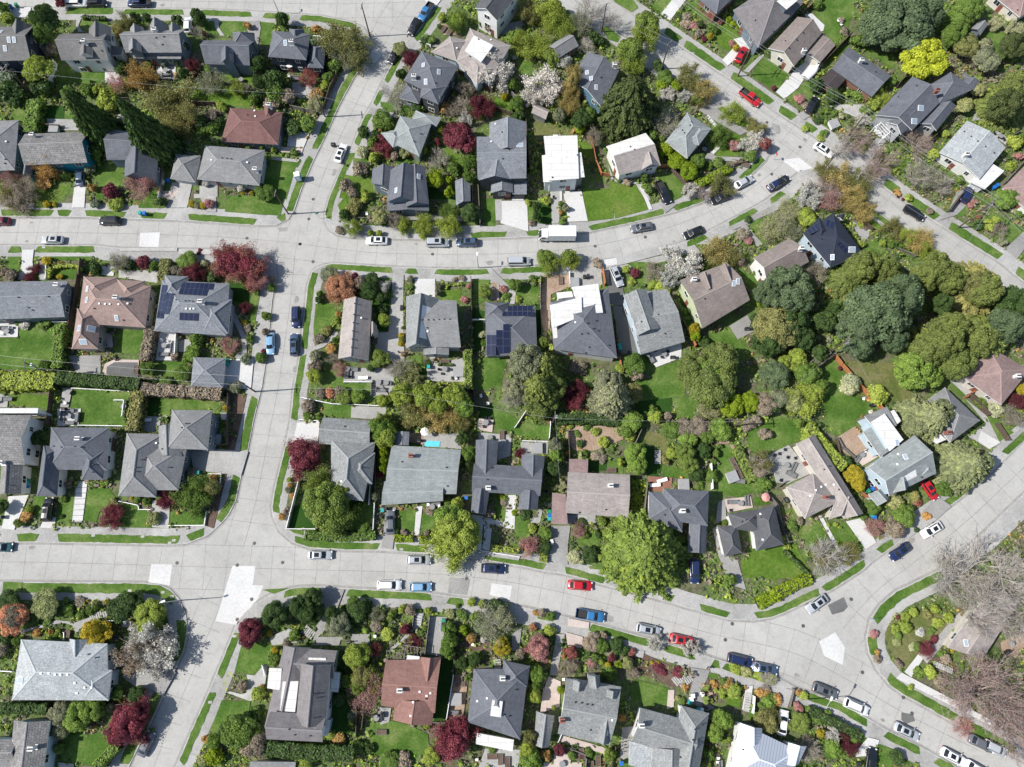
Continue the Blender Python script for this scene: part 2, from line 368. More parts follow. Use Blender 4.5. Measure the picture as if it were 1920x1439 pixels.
def strip(bk, ax, ay, bx, by, wd=1.55, g='1', off=.2):
    """grass verge along the kerb of block bk between two photo points"""
    w = BW[bk]; qa, qb = near_param(w, P(ax, ay).xy), near_param(w, P(bx, by).xy); n = len(w)
    def walk(s, e):
        pts = [s[3]]; i = s[1]
        if not (s[1] == e[1] and e[2] >= s[2]):
            while True:
                i = (i+1) % n; pts.append(w[i])
                if i == e[1]: break
                if len(pts) > n+2: break
        pts.append(e[3]); return pts
    p1, p2 = walk(qa, qb), walk(qb, qa)
    ln = lambda p: sum((p[i+1]-p[i]).length for i in range(len(p)-1))
    pts = p1 if ln(p1) < ln(p2) else p2
    q = [pts[0]]
    for a in pts[1:]:
        if (a-q[-1]).length > .3: q.append(a)
    if len(q) < 2: return
    d = (q[1]-q[0]).normalized(); q[0] = q[0]+d*.0
    dq = [q[0]]
    for i in range(len(q)-1):
        l = (q[i+1]-q[i]).length; k = max(1, int(l/.8))
        for j in range(1, k+1): dq.append(q[i].lerp(q[i+1], j/k))
    q = dq; a, b = ribbon(q, off, off+wd)
    for i in range(len(q)):
        d = (b[i]-a[i]).normalized(); e0, e1 = random.gauss(0, .045), random.gauss(0, .06); a[i] = a[i]+d*e0; b[i] = b[i]+d*e1
    if len(q) > 3:
        for i, f in ((0, .16), (-1, .16)): d = b[i]-a[i]; a[i] = a[i]+d*f; b[i] = b[i]-d*f*.6
    # rounded-off ends
    da = (a[1]-a[0]).normalized()*.5; a[0] = a[0]+da; db = (a[-2]-a[-1]).normalized()*.5; a[-1] = a[-1]+db
    NS[0] += 1; z = .155+.0004*NS[0]
    me = [(p.x, p.y, z) for p in a]+[(p.x, p.y, z) for p in b]; m = len(a)
    o = mesh_obj('verge_grass', me, [(i, i+1, m+i+1, m+i) for i in range(m-1)], LG[g]); o['kind'] = 'structure'
STR = {'A': '125 16 213 16;232 16 347 18;374 18 474 23;494 25 546 27;563 29 672 47;690 110 600 285;590 296 548 402;541 412 527 424;480 424 351 414;313 410 262 409;236 408 158 407;133 407 106 407;100 407 0 407;-10 407 -100 407',
 'B': '826 14 773 74;748 103 718 154;708 166 697 197;692 212 661 272;656 284 610 414;951 447 881 448;986 446 1016 444;1054 441 1065 440;1248 401 1106 436;1325 378 1265 399;1438 300 1395 345;1345 205 1404 225;1404 225 1440 250',
 'C': '1142 -2 1190 24;1225 52 1204 40;1240 63 1270 84;1275 90 1300 104;1295 102 1350 140;1364 148 1442 202;1454 210 1485 230;1502 240 1525 254;1616 322 1643 340;1652 346 1680 366;1694 376 1755 418;1775 430 1872 491;1898 512 1960 556;1060 -60 1120 -22',
 'D': '608 497 738 501;760 502 785 503;815 504 917 503;938 502 1040 497;1110 491 1130 488;1158 485 1246 466;1282 455 1322 437;1361 417 1415 388;1438 374 1465 356;576 537 592 510;583 518 563 656;562 664 543 788;536 832 510 966;548 1018 712 1033;740 1036 800 1039;840 1042 880 1047;905 1051 1024 1072;1056 1077 1134 1098;1245 1128 1262 1133;1309 1146 1368 1162;1416 1163 1540 1115;1545 1112 1628 1060;1650 1042 1680 1021;1776 952 1840 904;1888 858 1925 822;1590 360 1800 508',
 'E': '18 461 44 461;68 461 180 461;30 461 18 461;487 745 462 848;453 890 415 984;388 1006 354 1020;338 1022 106 1018;72 1018 30 1018;0 1017 -60 1016;18 461 44 461',
 'F': '8 1091 335 1122;351 1158 334 1246;308 1302 242 1439',
 'G': '530 1108 606 1100;650 1104 812 1112;837 1117 872 1122;443 1183 405 1268;404 1298 333 1430;1106 1167 1220 1198;1246 1205 1306 1222;1335 1234 1352 1239;1356 1240 1450 1268;1492 1290 1630 1350;1657 1368 1728 1402;1753 1420 1830 1458;1010 1144 1040 1151',
 'H': '1763 1068 1634 1164;1628 1190 1632 1235;1656 1272 1790 1356;1790 1358 1900 1418'}
WID = dict(A=1.5, B=1.3, C=2.0, D=1.25, E=1.5, F=1.75, G=1.3, H=1.6)
for k, s in STR.items():
    for e in s.split(';'):
        strip(k, *[float(v) for v in e.split()], wd=WID[k])
# slabs of the concrete roads: sealed joints along and across
def polyline_px(s): return [P(a, b).xy for a, b in pairs(s)]
def resample(p, step):
    out = [p[0]]; acc = 0
    for i in range(len(p)-1):
        d = (p[i+1]-p[i]); l = d.length; t = step-acc
        while t <= l: out.append(p[i]+d*(t/l)); t += step
        acc = (acc+l) % step
    return out
def catmull(p, k=6):
    out = []
    for i in range(len(p)-1):
        p0, p1, p2, p3 = p[max(i-1,0)], p[i], p[i+1], p[min(i+2,len(p)-1)]
        for j in range(k):
            t = j/k
            out.append(.5*((2*p1)+(-p0+p2)*t+(2*p0-5*p1+4*p2-p3)*t*t+(-p0+3*p1-3*p2+p3)*t**3))
    return out+[p[-1]]
JZ = .0045
jm = MB()
def jline(pts, wd=.085):
    for i in range(len(pts)-1):
        a, b = pts[i], pts[i+1]; d = b-a
        if d.length < .01: continue
        d.normalize(); n = Vector((-d.y, d.x))*wd*.5
        z = JZ
        jm.add([(a.x-n.x,a.y-n.y,z),(b.x-n.x,b.y-n.y,z),(b.x+n.x,b.y+n.y,z),(a.x+n.x,a.y+n.y,z)], [(0,1,2,3)])
ROADS = [('-120,-16 300,-12 600,-6 800,-10', (-6,-2,2,6), 14), ('770,0 738,48 700,130 658,215 618,300 592,370 575,430', (-4,0), 9),
         ('-80,436 156,437 380,443 540,455 700,474 900,477 1040,470 1160,452 1280,418 1380,372 1450,322 1490,280', (-3.6,0), 7.6),
         ('553,480 545,560 533,650 521,730 507,800 492,880 475,960 455,1030', (-3.6,0), 8),
         ('-80,1054 100,1055 330,1062 560,1068 760,1074 900,1084 1040,1108 1200,1150 1340,1190 1480,1222 1580,1270 1700,1340 1840,1410', (-4.1,0,4.1), 8.2),
         ('1580,1180 1640,1112 1720,1050 1810,980 1890,905 1960,840', (-4,0), 7),
         ('1080,-20 1190,62 1290,132 1400,196 1480,252 1560,306 1660,380 1780,462 1900,550', (-3,.6), 6),
         ('420,1090 392,1150 355,1240 316,1330 280,1420 250,1500', (-2.5,1.4), 6)]
jn = 0
RL = []
for s, offs, wd in ROADS:
    p = catmull(polyline_px(s)); RL.append((p, wd))
    for o in offs:
        a, _ = ribbon(p, o, o); jline(a, .09)
    q = resample(p, 4.3)
    for i in range(1, len(q)-1):
        d = (q[i+1]-q[i-1]).normalized(); n = Vector((-d.y, d.x)); k = .5*wd+.4
        jl = random.uniform(-.25, .25)
        jline([q[i]+n*k+d*jl, q[i]-n*k-d*jl], .075)
jo = jm.obj('road_joint', ROAD2); jo['kind'] = 'structure'
# patches of newer concrete and asphalt
PATCH = 'N 263,437 300,436 297,464 261,463;N 436,1061 479,1062 474,1098 494,1098 484,1123 460,1150 455,1168 443,1172 404,1165;N 284,1058 323,1059 318,1098 278,1092;N 922,1094 960,1099 956,1125 918,1116;N 1536,1203 1566,1186 1584,1214 1580,1247 1545,1230;N 703,92 720,98 705,118 683,118;A 1552,1135 1582,1120 1590,1138 1582,1147 1560,1153;A 1690,1336 1712,1340 1716,1352 1698,1358 1690,1350;M 1448,230 1462,236 1464,250 1458,252 1446,240;M 520,428 540,426 538,434 524,435;N 1465,300 1498,296 1530,320 1506,330;M 843,1083 882,1086 876,1116 840,1112;N 800,-4 828,-4 822,10 798,4'
zz = .009
for e in PATCH.split(';'):
    k, s = e[0], e[2:]; zz += .0006
    sheet('road_patch', [tuple(a) for a in gpx(pairs(s))], zz, {'N': NEWP, 'A': ASPH, 'M': MIDC}[k])
# fill pieces of pavement / driveway / lawn inside the yards, photo tile coordinates
ZL = [0]
GM = dict(c=WALK, n=NEWC, a=ASPH, o=MIDC, b=BRICK, p=PINK, w=WOODD, g=GRAV, d=DIRT, k=BARK, P=WATER)
GNAME = dict(c='path', n='driveway', a='driveway', o='driveway', b='brick_path', p='patio', w='timber_deck', g='gravel_path', d='earth_yard', k='mulch_bed', P='pool')
def G(n, s):
    """s: 'k x,y x,y ...;...'  k 1-4 lawn kinds, letters paving"""
    tile(n)
    for e in s.split(';'):
        e = e.strip()
        if not e: continue
        k = e[0]; p = [T(a, b).xy for a, b in pairs(e[2:])]; ZL[0] += 1
        if k in '1234':
            sheet('lawn', p, .175+.0003*ZL[0], LG[k]); rast(p, True); rast(p, True, LAWNM)
        elif k == 'P':
            mb = MB(); mb.prism(p, .15, .45); o = mb.obj('paddling_pool', WATER); POOLS.append((o, n))
        elif k == 'k': sheet('mulch_bed', p, .165+.0003*ZL[0], BARK)
        else:
            sheet(GNAME[k], p, .29+.0003*ZL[0], GM[k]); rast(p, True)
POOLS = []
G(1, '1 495,65 815,62 815,98 495,98;1 585,140 760,135 790,200 700,240 600,235;1 430,480 760,500 760,600 430,615;1 960,480 1125,490 1120,560 1000,540;1 1440,170 1560,150 1575,265 1480,235;1 1590,155 1815,160 1810,210 1680,270 1600,260;2 1590,530 1820,540 1810,600 1600,600;2 1410,620 1800,640 1800,780 1420,730;1 90,800 180,790 165,900 90,860;1 470,780 560,790 560,870 470,870;4 320,760 470,770 460,950 300,945;1 1870,160 1960,170 1960,330 1880,330;c 555,140 590,140 570,190 600,235 640,240 570,240 550,190;c 1545,150 1575,150 1580,210 1620,265 1590,265 1550,200;n 760,490 820,490 870,560 850,620 760,600;n 1130,480 1270,470 1265,575 1135,575;c 340,860 610,870 620,945 360,945;c 1000,20 1000,20 1000,21;o 1760,160 1870,155 1880,210 1860,330 1820,330;1 700,1190 890,1190 890,1290 830,1400 690,1439;2 250,1320 420,1330 420,1500 250,1500;1 370,1330 520,1300 500,1400 400,1460;n 545,1310 625,1310 612,1500 522,1500;c 1240,1320 1390,1320 1350,1500 1205,1500;c 1440,1340 1570,1340 1560,1420 1560,1530 1490,1530 1440,1420;d 860,760 970,760 1010,810 900,820;c 850,830 970,830 970,915 850,915;3 1450,850 1600,850 1590,960 1440,960;n 20,60 230,60 215,130 20,140;1 1100,1380 1200,1380 1190,1500 1000,1500 1010,1420;p 1140,1380 1290,1380 1250,1439 1140,1430'.replace('c 1000,20 1000,20 1000,21;', ''))
G(2, '1 60,165 135,170 110,290 45,280;1 1050,-10 1050,-10 1060,0;2 1700,700 1880,700 1880,800 1700,810;1 895,735 1110,770 1110,830 1030,810 900,775;1 1050,1110 1130,1130 1130,1180 1000,1190;2 1370,1060 1460,1110 1500,1220 1370,1240;1 130,1140 330,1160 300,1210 120,1190;1 70,1200 300,1165 220,1439 50,1439 -40,1400;c 110,1135 320,1155 300,1175 110,1155;n 240,960 390,960 345,1070 225,1060;p 170,1060 345,1075 330,1110 170,1100;1 700,1140 800,1150 800,1220 700,1250;2 640,1260 840,1300 840,1430 600,1430;c 265,600 370,600 430,650 400,720 330,720 260,690;o 1180,300 1260,350 1340,340 1250,320;d 1330,180 1500,180 1450,260 1350,260;1 1880,440 1960,430 1960,520 1880,520;o 1730,200 1919,150 1919,260 1780,260;4 1250,1340 1440,1440 1240,1439;o 820,780 1040,830 1030,860 820,815;n 1240,-20 1345,-10 1290,60 1215,10'.replace('1 1050,-10 1050,-10 1060,0;', ''))
G(3, '1 720,-10 860,-10 905,50 860,95 740,20;1 1050,-20 1170,-20 1070,105 1000,70;n 1170,-20 1270,-20 1135,155 1068,110;1 940,100 960,90 1030,135 1000,160;1 1290,10 1330,0 1420,120 1400,150 1240,70;2 1500,170 1590,190 1640,290 1560,380 1480,320 1450,240;1 640,200 690,195 780,270 760,310 690,290;1 60,440 160,450 120,570 40,540;3 150,880 400,930 470,980 470,1000 340,960 160,1030;2 470,980 600,1080 590,1180 490,1120;1 650,840 860,880 850,960 700,1010 640,940;2 510,1290 700,1280 700,1380 720,1439 940,1439 890,1340 750,1320 700,1300;1 1060,1250 1140,1240 1240,1330 1160,1439 1120,1439 1050,1320;2 1450,860 1500,930 1640,980 1640,1130 1470,1130 1440,1050;2 1480,780 1700,870 1680,920 1550,900 1450,830;1 1310,1110 1440,1130 1400,1220 1330,1250;o 1370,1150 1430,1090 1460,1130 1660,1140 1640,1170 1450,1160 1400,1170;c 690,1190 710,1290 770,1330 890,1330 910,1370 960,1450 1000,1450 930,1320 770,1310 730,1290;o 1340,800 1420,740 1680,960 1640,980 1480,890;n 1670,270 1750,350 1700,360 1640,400 1550,480 1510,440 1620,320 1590,290;1 1800,380 1919,330 1960,640 1880,660 1720,550;c 1660,520 1800,390 1820,400 1700,530;1 1650,520 1770,390 1785,395 1670,520;n 0,1420 90,1420 90,1450 0,1450;n 275,1380 360,1370 360,1470 280,1470;n 370,1400 500,1400 510,1470 380,1470')
G(4, '1 0,430 230,530 150,640 0,560;1 420,90 700,0 700,60 640,240 560,320 480,240 400,120;1 470,0 700,-20 700,100 640,200 560,130 450,60;n 335,110 390,105 480,190 470,230 440,240 350,140;1 410,560 660,340 640,330 570,350 430,500 400,540;1 730,330 840,360 1000,440 960,510;1 300,610 380,590 400,700 340,680;1 190,710 260,650 290,680 240,740;1 1600,240 1800,240 1780,350 1690,400 1600,340;n 130,670 270,510 420,380 470,480 330,580 290,640 190,720;o 340,800 400,830 330,870 280,830;g 600,760 760,760 800,830 700,850 500,770;o 1590,770 1640,860 1540,880 1560,810;n 840,930 960,980 900,1010 830,960;1 1560,1390 1580,1400 1500,1500 1450,1500;o 1430,1380 1540,1370 1500,1480 1400,1540 1370,1520;o 850,1000 930,1010 800,1180 740,1150;1 1800,950 1900,950 1900,1010 1820,1010;c 1690,930 1800,1000 1780,1050 1660,960;2 1000,1150 1110,1150 1080,1200 1000,1230')
G(5, '1 60,488 158,488 135,590 50,590;1 248,488 285,485 280,520 245,520;1 330,487 672,487 668,515 330,515;1 360,570 580,560 580,650 370,650;1 245,600 285,600 285,655 250,655;n 165,440 250,440 240,530 250,590 190,655 135,655 160,560;n 740,560 840,560 820,630 735,620;g 860,585 1143,590 1143,680 860,640;c 288,520 340,520 340,655 288,655;1 145,1010 395,1010 380,1300 -80,1300 -80,1075 140,1070;1 848,1018 1040,1018 1020,1185 830,1180;n 0,945 140,945 135,1068 0,1068;1 1120,1240 1360,1240 1300,1340 1110,1350;1 1640,720 1820,715 1870,740 1800,930 1660,800;4 1640,650 1820,710 1800,830 1640,800;1 1830,740 1875,745 1820,1060 1790,1030 1800,900;n 1155,1035 1290,1035 1270,1235 1125,1235;c 1290,1085 1380,1085 1380,1175 1290,1175;c 1650,890 1700,895 1730,960 1780,1050 1780,1180 1720,1230 1690,1210 1750,1150 1740,1070 1690,960 1650,920;n 1620,1225 1830,1225 1810,1439 1600,1439;p 740,1340 760,1260 830,1228 1005,1232 1000,1345 760,1340;a 770,1335 775,1280 830,1248 1000,1250 998,1355 780,1340;p 720,1040 810,1040 820,1140 720,1150;o 500,1200 730,1200 730,1330 560,1330;1 1000,90 1140,80 1180,140 1000,138;1 700,0 760,0 740,100 690,90;2 420,-20 500,-20 400,90 380,60;k 140,560 140,561 139,561;1 1640,45 1919,60 1919,190 1620,165;g 1290,435 1540,440 1540,475 1290,470;g 1400,40 1570,40 1550,70 1400,70;g 870,430 1280,425 1280,450 870,450;c 1450,-20 1570,-20 1570,60 1450,60'.replace('k 140,560 140,561 139,561;', ''))
G(6, '1 0,0 230,20 200,100 175,195 0,180;2 590,120 650,40 660,100 620,200;1 430,830 490,810 580,850 560,960 530,990 480,1060 420,1090 415,1000;1 900,640 990,640 960,760 900,700;4 830,800 960,800 950,1030 870,1020 870,900;1 1560,650 1685,655 1640,800 1560,860;4 1550,860 1645,880 1640,940 1640,1150 1560,1180;1 1760,650 1820,650 1830,740 1880,760 1919,800 1850,760;2 1360,730 1480,720 1470,820 1350,780;1 1620,1210 1820,1210 1760,1420 1620,1430;1 510,1280 640,1360 630,1400 840,1400 838,1500 500,1500;4 1090,1240 1220,1240 1225,1350 1150,1360;1 1100,1200 1200,1200 1200,1260 1100,1260;c 415,1140 480,1110 540,1060 570,1020 595,1030 590,1050 540,1100 490,1140 420,1165;c 985,620 1065,620 1060,850 1070,1250 960,1230 970,900;c 970,850 1050,850 1040,1240 950,1230 860,1170 860,1040 955,1030;n 1145,650 1290,650 1290,780 1145,770;c 640,1290 990,1290 1000,1439 960,1490 836,1490 838,1395 632,1395;c 1225,1270 1505,1215 1510,1390 1240,1385;d 1700,670 1740,670 1740,800 1700,800;c 1690,570 1760,640 1870,750 1860,830 1830,830 1820,770 1750,690 1750,800 1735,800 1735,680 1700,670 1700,800 1685,800;1 1630,70 1720,70 1720,270 1640,270;n 1760,90 1950,90 1960,310 1760,250;c 1720,80 1770,80 1770,230 1725,230;o 950,190 1480,190 1480,240 950,235;1 900,240 1000,230 1000,270 760,260')
G(7, '2 510,0 700,0 730,110 730,215 540,235 510,130;2 710,0 910,0 980,150 740,215;n 915,-10 940,-10 1010,150 985,155;o 1040,60 1110,100 1190,110 1100,180;1 1090,0 1240,0 1220,60 1130,100;n 380,20 500,20 545,235 400,240;c 280,20 340,20 340,250 285,250;1 100,110 150,120 150,240 105,230;4 190,100 285,90 285,260 190,250;n -20,90 100,90 100,260 -20,260;1 40,690 200,700 190,830 30,810;4 170,830 200,830 215,1100 180,1100;1 880,600 1070,580 1080,680 980,700 900,680;d 230,620 425,620 420,710 280,760 270,1000 240,1080 210,950 210,750;c 420,600 640,600 650,690 430,720;o 655,585 720,575 800,700 790,800 740,790 690,700;a 700,580 790,600 780,640 810,780 790,840 710,840 690,700;c 570,540 1100,400 1130,460 800,545 640,580;n 640,515 750,500 755,545 660,560;1 800,520 1000,530 980,560 870,570;a 720,840 800,850 920,1180 780,1190;n 960,1190 1220,1110 1215,1215 1035,1285;1 920,1200 960,1200 1040,1290 1220,1220 1240,1439 1100,1439 1000,1340 930,1250;4 1190,740 1280,900 1310,930 1260,1000;1 1240,870 1290,880 1290,940 1240,940;1 1380,1050 1560,1000 1660,1100 1730,1200 1680,1260 1600,1180 1400,1130;1 1620,560 1760,650 1780,800 1740,860 1700,720;1 1690,920 1800,880 1830,960 1740,1020 1690,1000;o 1560,990 1690,910 1750,1020 1620,1085;1 1310,400 1400,400 1480,520 1400,520;1 1720,210 1800,200 1790,380 1720,280;o 1640,270 1680,260 1800,400 1760,420;1 930,1439 1240,1439 1240,1500 930,1500;o 1550,280 1880,120 1919,150 1590,300')
G(8, '1 760,400 850,360 920,440 900,470 770,460;2 700,170 780,180 1080,420 1280,480 1130,490 960,380 800,250;1 0,380 60,330 60,390 0,420;4 1100,1010 1100,1010 1110,1020;1 480,1250 540,1210 640,1340 600,1439 470,1439;3 620,1240 760,1240 1000,1250 1050,1439 740,1500 640,1330;1 1640,220 1700,170 1919,290 1919,340 1790,400 1640,260;1 1800,60 1880,100 1860,140 1800,130;c 680,240 800,270 800,340 760,390 700,300;o 1370,170 1440,90 1520,30 1560,60 1430,190 1300,230;o 1780,430 1919,300 1960,370 1860,510;1 60,330 130,320 150,180 60,200;1 1550,40 1580,30 1480,200 1420,200;d 1480,60 1480,60 1490,70'.replace('4 1100,1010 1100,1010 1110,1020;', '').replace(';d 1480,60 1480,60 1490,70', ''))
G(9, '1 540,80 940,95 930,160 900,340 600,345 560,220 510,210;2 70,120 390,120 370,225 300,210 190,205 70,190;1 990,105 1580,130 1600,200 1560,225 1230,225 1230,265 1150,270 1160,125;4 1020,110 1160,125 1150,275 1010,270;1 1560,240 1650,250 1630,480 1540,470;1 250,850 350,840 300,1030 240,970;1 430,870 555,850 520,1035 405,1035;1 620,790 780,785 840,860 840,880 720,960 700,1035 595,1025;1 870,900 1000,910 1010,945 1095,945 1090,1075 860,1070;1 1230,960 1490,960 1480,1060 1220,1055;1 150,950 230,900 230,960 150,1030;c 555,740 635,740 595,1035 525,1035;n 70,850 215,840 110,1090 20,1080;n 310,1000 410,1000 400,1080 300,1075;c 1100,880 1230,880 1220,1080 1100,1070;c 1010,270 1165,280 1150,390 1005,385;c 1370,520 1580,510 1790,530 1740,700 1560,680 1400,660;k 1690,110 1780,110 1690,520 1620,510;n 1590,250 1660,250 1640,300 1600,300;n 420,220 590,220 570,345 420,345;c 0,110 70,130 60,210 0,210;k 1540,680 1640,670 1540,1080 1480,1060;c 460,70 530,70 500,210 440,210;1 0,860 60,870 70,1000 0,1060')
G(10, '1 460,180 690,190 688,285 480,270;c 690,200 940,210 930,300 685,285;1 490,0 635,30 838,35 835,100 700,120 480,60;c 838,-20 1000,-20 980,100 960,125 835,135;4 260,930 340,900 430,1080 235,1080;1 560,890 860,890 850,1090 440,1090;1 1020,955 1155,950 1140,1120 1010,1110;1 1190,975 1300,975 1280,1120 1180,1110;n 1155,920 1200,920 1175,1130 1140,1130;o 930,930 1010,930 1000,1110 985,1230 905,1220 930,1000;n 300,320 460,310 450,470 380,470 330,480 260,500;c 1205,380 1470,400 1480,510 1200,490;P 1235,450 1330,455 1320,495 1200,490;1 1700,200 1919,310 1919,400 1730,360;4 1600,200 1700,200 1720,330 1600,280;p 1600,290 1710,300 1700,390 1590,370;c 1600,390 1840,410 1830,560 1740,590 1740,450 1600,440;1 1730,860 1820,850 1800,1020 1720,1000;1 1850,950 1919,990 1960,1060 1919,1150 1840,1120;n 1820,840 1870,840 1860,1085 1640,1040 1640,1010 1810,1030;n 1640,1060 1700,1065 1680,1240 1640,1240;n 1555,980 1640,990 1620,1240 1590,1230;1 1690,1200 1890,1190 1890,1260 1690,1240;c 1640,1230 1900,1280 1890,1310 1620,1270;1 1600,0 1760,0 1700,80 1600,90;1 240,1085 340,1090 340,1130 270,1110;d 1100,400 1210,380 1210,480 1100,460')
G(11, '1 0,310 270,340 265,440 80,430 0,400;c 60,460 260,460 255,545 70,550;3 930,380 1090,400 1130,470 1130,560 1080,620 1070,510 960,470;1 1080,620 1180,640 1280,690 1280,720 1080,710;4 960,480 1020,500 1080,620 1060,710 970,700;1 890,0 1240,0 1250,120 900,180;1 1150,150 1330,130 1340,300 1190,280;4 880,170 1150,140 1150,250 900,260;1 1480,480 1560,475 1730,740 1760,800 1640,860 1480,830 1470,640;4 550,590 680,600 680,665 550,665;1 690,610 700,660 800,680 800,560;d 400,350 680,340 790,380 800,440 600,520 440,520 380,420;w 975,705 1150,715 1145,790 1090,790 1080,815 985,812;d 1560,480 1590,480 1740,730 1720,740;1 0,1010 130,1000 120,1150 30,1140 0,1100;1 460,1150 600,1120 640,1170 620,1210 480,1200;o 280,1060 420,1060 400,1200 400,1340 260,1310 270,1200;c 190,940 220,950 200,1040 135,1040 140,1005 190,1000;2 1640,1310 1960,1230 1960,1439 1660,1439;1 1690,360 1919,280 1960,510 1720,540 1690,450;o 1440,1080 1480,1060 1560,1290 1620,1310 1680,1520 1560,1480 1480,1270;4 850,700 880,700 930,760 900,870 840,980;c 400,980 600,980 600,1050 400,1050;k 1270,1260 1345,1260 1330,1439 1270,1439;1 550,1350 700,1350 690,1380 560,1370;p 1520,870 1715,850 1730,930 1550,965;1 1730,860 1780,850 1860,900 1740,920;b 1440,450 1560,450 1560,470 1460,480;o 1480,890 1530,870 1540,1010 1460,1050')
G(12, '1 0,340 150,270 270,300 340,380 400,400 130,520 60,540 0,500;1 480,0 590,0 640,120 700,110 840,220 700,300 700,350 560,420 500,330 460,200;3 700,0 740,0 1050,60 1130,110 1100,160 960,190 890,200 860,180 780,100;1 280,1080 430,1020 600,1310 480,1340 360,1250;1 490,1040 640,1040 760,1240 640,1310;n 430,985 455,980 635,1310 605,1315;n 630,1030 745,1005 850,1180 775,1230;c 80,550 220,480 390,680 210,760 130,750 100,640;p 690,570 830,480 890,550 750,630;d 560,430 690,350 830,480 680,570 600,520;1 1400,60 1490,80 1500,120 1440,130;1 1640,270 1700,290 1840,390 1740,450 1650,340;c 1490,150 1640,270 1740,470 1660,510 1510,420 1640,330;o 1740,480 1880,370 1910,380 1780,500;1 1790,500 1919,380 1960,400 1830,520;n 1600,380 1740,460 1660,510 1580,450;o 1200,940 1290,850 1390,920 1290,1010 1180,960;1 750,1000 800,990 810,1010 790,1060;2 -80,1230 250,1170 390,1400 300,1439 -80,1439;1 600,1080 610,1075 640,1100 620,1110;c 1160,970 1290,1010 1080,1150 940,1160 870,1200 850,1180;2 870,1130 940,1140 870,1180;1 1650,280 1730,300 1780,340 1700,340;c 1420,-10 1550,100 1500,130 1380,20')
G(13, '1 30,105 165,108 160,172 25,172;c 140,460 420,380 520,390 560,430 480,400 420,405 250,450 170,470;c 540,400 680,350 770,310 780,350 640,410 560,470 530,440;k 800,370 950,380 1040,420 880,430 800,430;c 890,390 950,390 950,430 880,430;o 880,780 1050,730 1240,700 1270,760 1180,920 1060,870 1000,870;1 440,1190 610,1190 760,1190 830,1290 700,1439 540,1400 440,1380;1 1740,560 1919,540 1919,765 1690,755;1 1600,955 1805,965 1790,1070 1640,1190 1510,1190;g 1640,900 1800,960 1900,930 1900,780 1780,770 1780,900 1740,910 1660,890;c 430,1400 540,1410 540,1500 420,1500;4 1810,1000 1880,990 1880,1120 1800,1100;k 600,250 800,240 760,330 640,360')
G(14, '1 0,540 110,560 140,640 60,730 0,760;o 490,160 640,160 590,290 500,450 420,530 440,420 500,330;4 560,700 640,720 660,1200 540,1190;1 810,1120 960,1100 1100,1130 1240,1200 1250,1330 1110,1390 830,1350;c 880,1000 975,1010 960,1110 900,1130 880,1060;o 1255,350 1380,360 1330,640 1220,620;c 1150,330 1210,330 1190,420 980,600 960,590 1130,440;4 1330,660 1420,660 1400,1100 1280,1110;d 1430,770 1530,770 1490,1100 1380,1080;c 1650,1300 1919,1310 1880,1439 1600,1439;o 680,480 820,480 820,560 690,560;c 0,770 60,700 90,700 70,840 0,850;c 100,500 240,440 330,470 300,540 120,560;k 1500,500 1700,480 1700,600 1500,600;1 50,160 240,150 130,190;4 540,900 680,980 670,1200 540,1180;k 420,330 440,330 440,340;o 420,500 620,500 600,560 400,560'.replace('k 420,330 440,330 440,340;', ''))
G(15, '1 860,800 1130,870 1110,1015 950,980 850,960;1 780,1370 960,1410 960,1500 760,1500;p 385,465 510,500 500,580 400,570;c 320,480 380,480 320,780 270,770;p 260,780 350,820 340,1000 200,1050 220,900;p 340,1200 690,1300 660,1340 510,1290 400,1270 330,1240;p 1120,880 1165,880 1160,1000 1110,1020;o 1280,720 1420,740 1400,800 1350,900 1380,960 1460,1010 1400,1030 1260,960 1300,800;2 1530,930 1650,900 1640,1010 1540,990;2 1710,1030 1830,1030 1800,1100 1700,1100;n 1680,850 1730,850 1700,1040 1650,1020;p 230,1400 500,1400 500,1500 200,1500;k 880,590 1300,780 1290,880 1130,850 960,780 870,770;o 790,1150 870,1140 850,1350 770,1400;1 540,1310 620,1320 600,1390 530,1360;k 1390,800 1480,850 1470,980 1400,940;1 1390,1330 1460,1280 1450,1439 1380,1439;c 880,600 950,600 940,650 880,640;p 400,365 555,395 550,440 400,425;1 1400,750 1490,770 1470,800 1400,790;o 0,480 70,430 50,600 0,600;p 310,1300 440,1290 420,1400 300,1400;c 860,1250 1015,1295 990,1420 850,1360')
G(16, '2 230,950 350,1000 760,1200 770,1270 720,1270 240,1010;1 870,1270 1010,1320 960,1439 850,1439;3 910,480 960,380 1100,330 1400,330 1400,400 1200,620 1040,740 960,640;n 1160,610 1200,630 1100,790 1050,750;c 1170,640 1370,400 1440,330 1480,370 1250,650 1210,690;n 1030,755 1720,1120 1700,1150 990,795;d 1740,540 1919,430 1960,500 1850,650 1750,620;c 200,870 250,880 210,1010 150,1000;n 790,1220 870,1240 840,1350 700,1360 720,1300;2 110,1080 170,1080 150,1200 100,1180;k 1250,640 1420,680 1440,760 1260,720;1 480,1260 620,1320 560,1380 480,1370')
